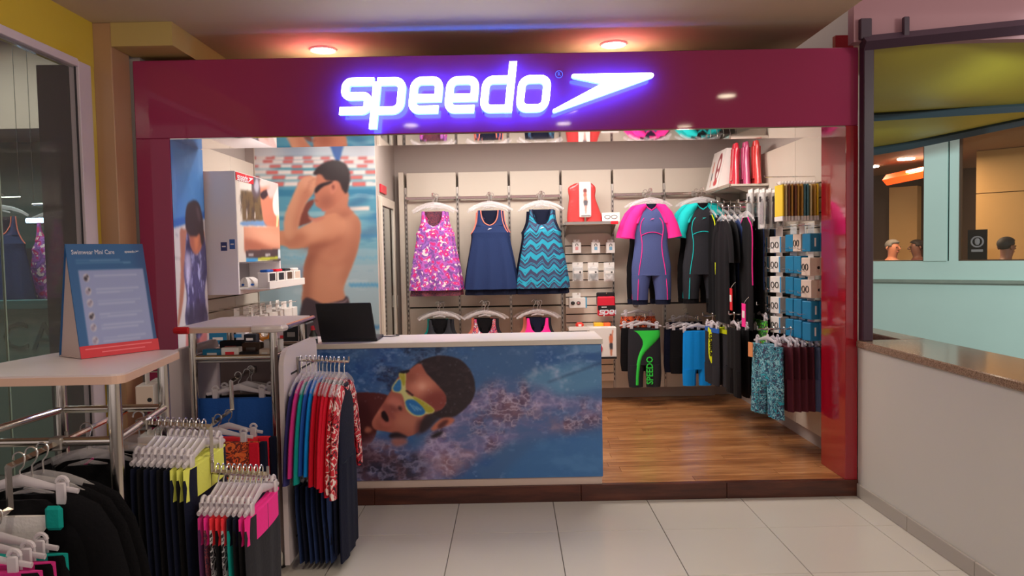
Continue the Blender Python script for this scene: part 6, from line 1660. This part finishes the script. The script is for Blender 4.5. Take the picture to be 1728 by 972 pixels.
# black suits inside the rack
t = thing('garment_rail', 'chrome arm inside the nearest rack carrying black suits', 'display arm', (-1.45, 2.745, 1.04)); MB().tube([(-1.45, 2.745, 1.03), (-1.43, 2.34, 1.025)], .009, 8).build('arm', m_steel, t); MB().tube([(-1.43, 2.34, 1.025), (-1.43, 2.34, 1.05)], .006, 6).build('end_pin', m_steel2, t)
LI = long_proto('long_swimsuit', c_black, .92, .26, .5, c_magenta); LI2 = long_proto('long_swimsuit', c_black, .92, .26, .5)
for k, (y, nm) in enumerate(((2.40, 'front'), (2.49, 'second'), (2.58, 'third'))):
    hang(LI2 if k == 0 else LI, (-1.40+.04*k, y, 1.045), .12, '%s wide black suit hanging inside the nearest rack' % nm, 'black suits inside the nearest rack', scale=(.86, .7, 1))

# ---- A-frame care board
zb = 1.251
f0, f1 = PZ(137, 606, zb), PZ(267, 590, zb)
ex = (f1-f0); wB = ex.length; ex.normalize(); ey = Vector((-ex.y, ex.x, 0))
depthB = .16
tl = PZ(107, 413, zb)
# height from the top left corner above the middle of the base
mid = f0+ey*(depthB*.5); d_ = ray(107, 412); kk = (mid.y)/d_.y; hB = CAM_H+d_.z*kk-zb
bd = thing('care_board', 'blue and red A-frame swimwear care board standing on the rack top', 'sign board', mid+ex*wB/2)
def bp(u, v, s):    # u along, v up the slope (0..1), s thickness out
    q = f0+ex*u+ey*(depthB*.5*v)+Vector((0, 0, hB*v)); n = Vector((ey.x*-hB, ey.y*-hB, depthB*.5)).normalized(); return q+n*s
def bpb(u, v, s):
    q = f0+ex*u+ey*(depthB-depthB*.5*v)+Vector((0, 0, hB*v)); return q+ey*s*.5
m_bcard = mat('board_blue_card', (34, 92, 150), .4); m_binner = mat('pale_pink_card', (206, 184, 180), .5)
def quad_slab(name, fn, u0, u1, v0, v1, s0, s1, m, par):
    vs = [fn(u, v, s) for s in (s0, s1) for v in (v0, v1) for u in (u0, u1)]
    MB().add(vs, [(0, 1, 3, 2), (4, 6, 7, 5), (0, 4, 5, 1), (2, 3, 7, 6), (0, 2, 6, 4), (1, 5, 7, 3)]).build(name, m, par)
quad_slab('front_panel', bp, 0, wB, 0, 1, -.003, 0, m_bcard, bd); quad_slab('rear_panel', bpb, 0, wB, 0, 1, -.003, .003, m_bcard, bd)
MB().add([bp(.006, .0, -.004), bpb(.006, .0, -.004), bp(.006, .97, -.004), bp(.010, .0, -.004), bpb(.010, .0, -.004), bp(.010, .97, -.004)], [(0, 1, 2), (3, 5, 4), (0, 3, 4, 1), (1, 4, 5, 2), (2, 5, 3, 0)]).build('side_gusset', m_binner, bd, label='pale inner side of the folded board')
quad_slab('base_fold', lambda u, v, s: f0+ex*u+ey*(.002+(depthB-.004)*v)+Vector((0, 0, .001+s)), .0, wB, 0, 1, 0, .003, m_binner, bd)
cB = Canvas(0, 1, 0, 1, .006, (30, 90, 150))
cB.mix((22, 60, 120), np.clip((cB.U[None, :]-.8)*4, 0, 1)*np.ones((cB.nz, 1)))
cB.poly([(.11, .10), (.955, .10), (.955, .77), (.11, .77)], (146, 156, 204), .7, False)
for k, v in enumerate((.70, .58, .475, .36, .26, .145)):
    cB.ell(.20, v, .038, .036, (196, 190, 206)); cB.ell(.19, v-.008, .022, .02, (50, 40, 56) if k in (0, 3) else (150, 140, 170)); cB.ell(.215, v+.012, .012, .012, (40, 34, 46) if k in (0, 1, 3) else (120, 110, 140))
    for j in range(2 if k not in (0,) else 1): cB.line((.30, v+.012-.028*j), (.86-.08*j, v+.014-.028*j), .010, (176, 184, 220), .7)
cB.line((.10, .855), (.66, .853), .010, (110, 150, 196), .7); cB.line((.10, .832), (.80, .830), .010, (110, 150, 196), .7)
cB.build('board_print', lambda u, v: tuple(bp(u*wB, v, .0012)), bd, .35, 1.0)
quad_slab('red_strip', bp, -.001, wB+.004, .0, .105, .0015, .003, mat('board_red', (214, 30, 48), .35), bd)
mw = mat('board_white_ink', (214, 214, 230), .5); mpk = mat('board_pink_ink', (240, 120, 130), .5)
rotM = Matrix((ex, Vector((bp(0, 1, 0)-bp(0, 0, 0))).normalized(), ex.cross((bp(0, 1, 0)-bp(0, 0, 0)).normalized()))).transposed().to_euler()
text('Swimwear Mini Care', .024, mw, bd, bp(wB*.33, .925, .002), rotM, .0004, sx=.80*wB/.30)
b = MB(); lh = (bp(0, 1, 0)-bp(0, 0, 0)).length
small_word(b, wB*.20, lambda u, v, s: tuple(bp(wB*.735+u, .918+v/lh, .0024-.0008*s))); b.build('word_mark', mw, bd)
for k, v in enumerate((.07, .035)): quad_slab('fine_print', bp, wB*(.06+.2*k), wB*(.92-.1*k), v, v+.010, .003, .0034, mpk, bd)

# ---- second rack with slat side panels
top2 = [(-1.165, 3.70), (-1.175, 4.34), (-1.70, 4.34), (-1.69, 3.70)]
legs2 = [(-1.215, 3.745), (-1.225, 4.29), (-1.64, 4.29), (-1.625, 3.745)]
k2 = rack('chrome rack with slatted white side panels in front of the counter', top2, legs2, 1.09)
MB().tube([(-1.69, 3.705, 1.236), (-1.66, 3.69, 1.236), (-1.62, 3.69, 1.236)], .018, 8).build('corner_cap', m_cap_red, k2, True, 'red corner cap')
MB().tube([(-1.30, 3.69, 1.236), (-1.20, 3.69, 1.236), (-1.165, 3.71, 1.236), (-1.16, 3.76, 1.236)], .019, 8).build('corner_cap', m_cap_clear, k2, True, 'milky corner cap')
MB().tube([(-1.16, 3.78, 1.236), (-1.165, 4.32, 1.236)], .015, 8).build('side_trim', m_steel, k2, True)
MB().cbox(-1.62, -1.23, 3.76, 4.28, 1.062, 1.072, .002).build('inner_shelf', m_steel2, k2)
def side_panel(x, face, nm):
    y0, y1, z0, z1, r = 3.62, 4.25, .06, 1.135, .10
    poly = [(y0, z0), (y1, z0)]+[(y1-r*.6+r*.6*math.cos(a), z1-r*.6+r*.6*math.sin(a)) for a in np.linspace(0, PI/2, 6)]+[(y0+r+r*math.cos(a), z1-r+r*math.sin(a)) for a in np.linspace(PI/2, PI, 7)]
    o = MB().prism(poly, x-.012, x+.012, fn=lambda y, xx, z: (xx, y, z)).build('side_panel', m_top, k2, label=nm)
    for k in range(9):
        z = 1.00-.105*k
        MB().box(x+face*.0121-.0015, x+face*.0121+.0015, 3.74, 4.19, z-.005, z+.005).build('groove', m_dark, o)
side_panel(-1.142, 1, 'white slatted panel facing right'); side_panel(-1.705, -1, 'white slatted panel facing left')
MB().cbox(-1.60, -1.24, 4.02, 4.04, .12, 1.05, .002).build('centre_panel', mat('mauve_grey_panel', (150, 128, 124), .5), k2)
# goods on the inner shelf
for k, (x, y, w, h, m_, nm) in enumerate(((-1.56, 3.85, .05, .05, m_bluec, 'teal case'), (-1.46, 3.83, .045, .06, m_tagw, 'white case'), (-1.37, 3.84, .05, .035, m_black, 'black case'), (-1.29, 3.86, .03, .045, m_ivory, 'ivory case'), (-1.52, 4.05-.05, .06, .075, c_char, 'charcoal case'), (-1.40, 4.0-.03, .05, .065, m_brown, 'brown case'), (-1.29, 3.98, .045, .08, m_tagw, 'tall white case'))):
    t = thing('goggles_case', '%s lying on the inner shelf of the slat panel rack' % nm, 'box', (x, y, 1.0725))
    MB().cbox(x-w, x+w, y-.03, y+.03, 1.0725, 1.0725+h, .004).build('carton', m_, t)
    MB().box(x-w*.5, x+w*.5, y-.032, y-.0302, 1.0725+h*.3, 1.0725+h*.65).build('label_patch', (m_tagw, m_tagred, m_steel2)[k % 3], t)
# arm on the front with swimwear facing the viewer
waterfall('chrome stepped arm at the front of the slat panel rack', [(-1.42, 4.015, .985), (-1.42, 3.70, .975), (-1.42, 3.70, .83), (-1.42, 3.46, .815)])
h_wide = Proto('clip_hanger', 'hanger'); h_wide.parts = h_clip.parts
TP = top_proto('crop_tank', mat('cloth_pale_blue', (96, 150, 196), .7), c_black)
hang(TP, (-1.40, 3.93, 1.000), 0, 'pale blue and black swim tank at the back of the stepped arm', None, h_top)
BLU = shorts_proto('swim_shorts', c_royal, .36, .20, 1.02, crotch=.7, t=.024)
BLU.part('red_side_stripe', MB().cbox(.185, .215, -.022, .010, -.46, -.118, .004), c_red)
hang(BLU, (-1.42, 3.80, .990), 0, 'royal blue shorts with a red side stripe on the stepped arm', None, h_clip, scale=(1.12, 1, 1))
hang(BLU, (-1.40, 3.87, .993), 0, 'black shorts just behind the royal blue ones', None, h_clip, override={'body': c_black, 'red_side_stripe': c_black}, scale=(1.12, 1, 1))
ORG = shorts_proto('swim_shorts', p_sunset, .40, .19, 1.03, crotch=.7, t=.024)
ORG.part('red_side_stripe', MB().cbox(.140, .185, -.030, -.016, -.48, -.118, .004), c_red); ORG.part('navy_side_stripe', MB().cbox(.186, .215, -.022, .006, -.50, -.118, .004), c_ink)
hang(ORG, (-1.42, 3.52, .830), 0, 'orange skyline print shorts with red and navy sides', None, h_clip, scale=(1.08, 1, 1))
hang(ORG, (-1.40, 3.60, .835), 0, 'second orange skyline print shorts behind the front pair', None, h_clip, override={'body': c_coralred}, scale=(1.08, 1, 1))
# rash guards on the right slat panel
zR = PX(535, 612, -1.0).z; yR = 3.86
t = thing('garment_rail', 'chrome arm on the slat panel holding the rash guards', 'display arm', (-1.128, yR, zR))
MB().tube([(-1.128, yR, zR), (-.86, yR, zR-.012)], .007, 8).build('arm', m_steel, t); MB().cbox(-1.13, -1.12, yR-.015, yR+.015, zR-.07, zR+.02, .002).build('bracket', m_steel2, t); MB().cyl((-.86, yR, zR-.012), (-.86, yR, zR+.014), .005, 6).build('end_stop', m_steel2, t)
RG = rash_proto('rash_guard', c_red, c_red, .50); RGL = rash_proto('rash_guard', p_redprint, p_redprint, .36, c_ink, .48)
seq = [(c_purple, 'purple navy'), (c_magenta, 'magenta'), (c_teal, 'teal green'), (c_royal, 'royal blue'), (c_blue, 'bright blue'), (c_red, 'red, first of five'), (c_red, 'red, second of five'), (c_red, 'red, third of five'), (c_red, 'red, fourth of five'), (c_red, 'red, last of five')]
h_tall = Proto('clothes_hanger', 'hanger'); h_tall.part('hook', MB().tube(hook_pts(.016, .085), .0026, 6), m_wire, True)
h_tall.parts.append(h_top.parts[1])
for k, (m_, nm) in enumerate(seq):
    x = -1.105+.0215*k
    lowm = c_ink if k % 2 else c_navy
    P_ = rash_proto('rash_guard', m_, m_, .48 if k < 5 else .42, None)
    if k >= 5:
        P_ = rash_proto('rash_guard', m_, m_, .36, c_ink, .44)
    hang(P_, (x, yR+random.uniform(-.02, .02), zR-.001*k+.008), PI/2+random.uniform(-.04, .04), '%s rash guard on the slat panel arm' % nm, 'rash guards on the slat panel', h_tall, scale=(1.15+random.uniform(-.06, .08), .75, (.90 if k < 5 else .98)+random.uniform(-.05, .05)))
hang(RGL, (-.885, yR, zR-.004), PI/2, 'red and white print long suit at the end of the slat panel arm', None, h_tall, scale=(1.2, 1, 1.04))
hang(RGL, (-.91, yR, zR-.003), PI/2, 'second red print long suit just behind the end one', None, h_tall, scale=(1.18, .8, 1.0))
# second tier: dark long leggings below
zT = .56
t = thing('garment_rail', 'lower chrome arm on the slat panel with dark blue leggings', 'display arm', (-1.128, yR-.02, zT)); MB().tube([(-1.128, yR-.02, zT), (-.93, yR-.02, zT-.008)], .007, 8).build('arm', m_steel, t); MB().cbox(-1.13, -1.12, yR-.035, yR-.005, zT-.07, zT+.02, .002).build('bracket', m_steel2, t)
DL_ = drape_proto('sport_leggings', c_navy, None, .41, .21)
for k in range(7):
    hang(DL_, (-1.095+.026*k, yR-.02, zT+.006), PI/2, '%s dark blue leggings on the lower slat panel arm' % ORD[k], 'dark leggings below the rash guards', h_clip, override={'legs': (c_navy, c_ink, c_denim if k == 3 else c_navy)[k % 3]}, scale=(1, 1, 1))
# goggles boxes on the left slat panel
for r in range(2):
    for c in range(4):
        yy = 3.64+.135*c; zz = 1.04-.25*r
        kd = 'b' if (c == 3 and r == 0) else 'w'
        nm = ('upper', 'lower')[r]
        (gb if kd == 'w' else tb_).spawn((-1.81, yy, zz), R90+.2, '%s goggles box, %s from the front, %s row on the left slat panel' % ('ivory' if kd == 'w' else 'teal', ORD[c], nm), 'boxes on the left slat panel', override={'blue_spine': m_ivory} if kd == 'w' else None)
        t = thing('peg_hook', 'wire peg on the left slat panel, %s row, %s from the front' % (nm, ORD[c]), 'hook', (-1.72, yy, zz)); MB().tube([(-1.717, yy, zz), (-1.87, yy, zz), (-1.875, yy, zz+.012)], .003, 6).build('wire', m_wire, t)
# ============================================================ PEOPLE AND DISTANT THINGS
def person(name, label, loc, rz, hair, shirt, skin_rgb, hgt=1.70, lean=0.0, turn=0.0, white_cap=False):
    S = hgt/1.75
    V = [(0, 0, .98), (0, .0, 1.12), (0, -.01, 1.28), (0, 0, 1.42), (0, -.005, 1.50), (0, -.02, 1.58), (0, -.03, 1.66), (0, -.01, 1.72)]
    R_ = [(.155, .11), (.14, .10), (.165, .11), (.13, .085), (.055, .055), (.07, .078), (.078, .095), (.055, .07)]
    E_ = [(i, i+1) for i in range(7)]
    def chain(start, pts, rad):
        prev = start
        for p, r in zip(pts, rad):
            V.append(p); R_.append((r, r)); E_.append((prev, len(V)-1)); prev = len(V)-1
        return prev
    for s in (-1, 1):
        chain(0, [(s*.09, 0, .90), (s*.10, -.005, .50), (s*.10, .02, .10), (s*.10, -.10, .045)], [.095, .062, .042, .04])
        w = chain(3, [(s*.17, 0, 1.41), (s*.21, .02, 1.14), (s*.20, -.10, .92)], [.062, .045, .030])
        h = chain(w, [(s*.20, -.13, .85)], [.034])
        for f in range(4): chain(h, [(s*(.185+.012*f), -.145-.004*f, .80), (s*(.184+.012*f), -.135, .765-.004*abs(f-1.5))], [.0095, .008])
        chain(w, [(s*.165, -.15, .865), (s*.16, -.16, .83)], [.011, .009])
    me = bpy.data.meshes.new('skeleton'); me.from_pydata([(x*S, y*S+lean*max(0, z-1.0), z*S) for x, y, z in V], E_, [])
    o = bpy.data.objects.new('skeleton', me); COL.objects.link(o)
    m = o.modifiers.new('skin', 'SKIN'); m.use_smooth_shade = True
    for i, d in enumerate(me.skin_vertices[0].data): d.radius = (R_[i][0]*S, R_[i][1]*S); d.use_root = (i == 0)
    sd = o.modifiers.new('sub', 'SUBSURF'); sd.levels = 2; sd.render_levels = 2
    dg = bpy.context.evaluated_depsgraph_get(); body = bpy.data.meshes.new_from_object(o.evaluated_get(dg)); body.name = name
    bpy.data.objects.remove(o)
    sk = mat('skin_%d' % skin_rgb[0], skin_rgb, .55); sh_ = mat('shirt_%d_%d' % shirt[:2], shirt, .8); tr_ = mat('trousers_dark', (40, 42, 56), .8)
    body.materials.clear()
    for q in (sk, sh_, tr_): body.materials.append(q)
    for f in body.polygons:
        z = f.center.z/S; x = abs(f.center.x)/S
        f.material_index = 0 if (z > 1.47 or (x > .165 and z < 1.16)) else (2 if z < .99 else 1)
        f.use_smooth = True
    p = bpy.data.objects.new('person', body); COL.objects.link(p); p.location = loc; p.rotation_euler = (0, 0, rz)
    tag(p, label, 'person')
    def kid(nm, mb, m_):
        c = bpy.data.objects.new(nm, mb.mesh(nm, m_, 'all')); COL.objects.link(c); c.parent = p
    ly = lean*.65
    hb = MB(); bm = bmesh.new(); bmesh.ops.create_uvsphere(bm, u_segments=20, v_segments=14, radius=1)
    for v in bm.verts:
        c = v.co.copy()
        if c.z < -.1 and c.y < .15: c.z = -.1+(c.z+.1)*.2
        if c.y < -.35 and c.z < .35: c.y = -.35
        v.co = Vector((c.x*.088*S, (c.y*.112-.012)*S+ly, (1.685+c.z*.085)*S))
    hb.bm(bm); kid('hair', hb, mat('hair_%d' % hair[0], hair, .7))
    kid('nose', MB().tube([(0, (-.115)*S+ly, 1.665*S), (0, (-.14)*S+ly, 1.625*S), (0, -.11*S+ly, 1.615*S)], [.008*S, .014*S, .010*S], 8), sk)
    kid('mouth', MB().tube([(-.025*S, -.106*S+ly, 1.588*S), (0, -.114*S+ly, 1.585*S), (.025*S, -.106*S+ly, 1.588*S)], .006*S, 6), mat('lip_tone', (150, 80, 74), .5))
    for s in (-1, 1):
        kid('ear', MB().tube([(s*.083*S, .0+ly, 1.665*S), (s*.093*S, .012*S+ly, 1.645*S), (s*.084*S, .005*S+ly, 1.615*S)], [.010*S, .014*S, .008*S], 8), sk)
        kid('eye', MB().tube([(s*.032*S-.012*S, -.107*S+ly, 1.655*S), (s*.032*S+.012*S, -.107*S+ly, 1.655*S)], .007*S, 6), mat('eye_dark', (30, 24, 24), .3))
def court(px, py, dist):
    d = ray(px, py); n = Vector((.711, .703, 0)); k = ((O.dot(n))+dist)/(d.dot(n)); q = Vector((0, 0, CAM_H))+d*k; return Vector((q.x, q.y, 0)), q.z
for px, py, dist, rz, hair, shirt, skn, lb in ((1505, 406, 2.5, ang+1.2, (120, 112, 106), (196, 150, 130), (190, 120, 92), 'grey haired person in a peach top behind the left window'),
        (1549, 406, 3.3, ang-1.0, (46, 36, 34), (120, 60, 56), (120, 76, 62), 'dark haired person in a maroon top behind the left window'),
        (1697, 402, 1.45, ang+2.6, (40, 34, 36), (206, 170, 150), (130, 86, 70), 'dark haired person in a pale top behind the right window')):
    q, zt_ = court(px, py, dist); person('person_body', lb, q, rz, hair, shirt, skn, max(1.5, min(1.86, zt_)))
# black menu poster on the tan panel
sA, zA1 = on_wall(1626, 388); sB, zB1 = on_wall(1662, 445)
pt = bpy.data.objects.new('menu_poster', MB().box(sA+.02, sB, -.0, .02, zB1+.01, zA1).mesh('menu_poster', m_black)); COL.objects.link(pt)
pt.location = O; pt.rotation_euler = (0, 0, ang); 
tag(pt, 'black poster with a round pale emblem behind the right window', 'poster')
pt.location = O+Vector((.711, .703, 0))*.07
cm_ = (sA+sB)/2+.01; zc_ = zA1-.12
for nm, mb in (('emblem', MB().tube([(cm_+.05*math.cos(a), -.004, zc_+.05*math.sin(a)) for a in np.linspace(0, 2*PI, 18, endpoint=False)], .008, 6, closed=True)), ('emblem_face', MB().lens([(zc_+z, cm_-w, cm_+w) for z, w in ((-.03, .012), (-.01, .022), (.02, .022), (.035, .008))], .006, 8)), ('caption_strip', MB().box(cm_-.05, cm_+.05, -.004, -.001, zc_-.10, zc_-.075))):
    c = bpy.data.objects.new(nm, mb.mesh(nm, mat('poster_grey', (170, 166, 170), .5))); COL.objects.link(c); c.parent = pt
# two garments and rails added in place of reflections in the window glass
pN = PY(88, 372, 5.9); pO = PY(4, 362, 5.75)
for q, P_, lb, sc_ in ((pN, D[0], 'purple floral dress imitating a reflection in the neighbouring window', .95), (pO, D[1], 'navy coral piped dress imitating a reflection at the left window edge', 1.0)):
    zz = q.z+.13
    t = thing('garment_rail', 'added ceiling hung rail for the '+' '.join(lb.split()[:3])+' stand-in', 'display arm', (q.x, q.y, zz)); MB().tube([(q.x-.15, q.y, zz), (q.x+.15, q.y, zz)], .008, 6).build('rail', m_steel, t)
    for s in (-.14, .14): MB().tube([(q.x+s, q.y, zz), (q.x+s, q.y, 3.45)], .0022, 5).build('drop_rod', m_dark, t)
    hang(P_, (q.x, q.y, zz+.008), 0, lb, None, h_top)
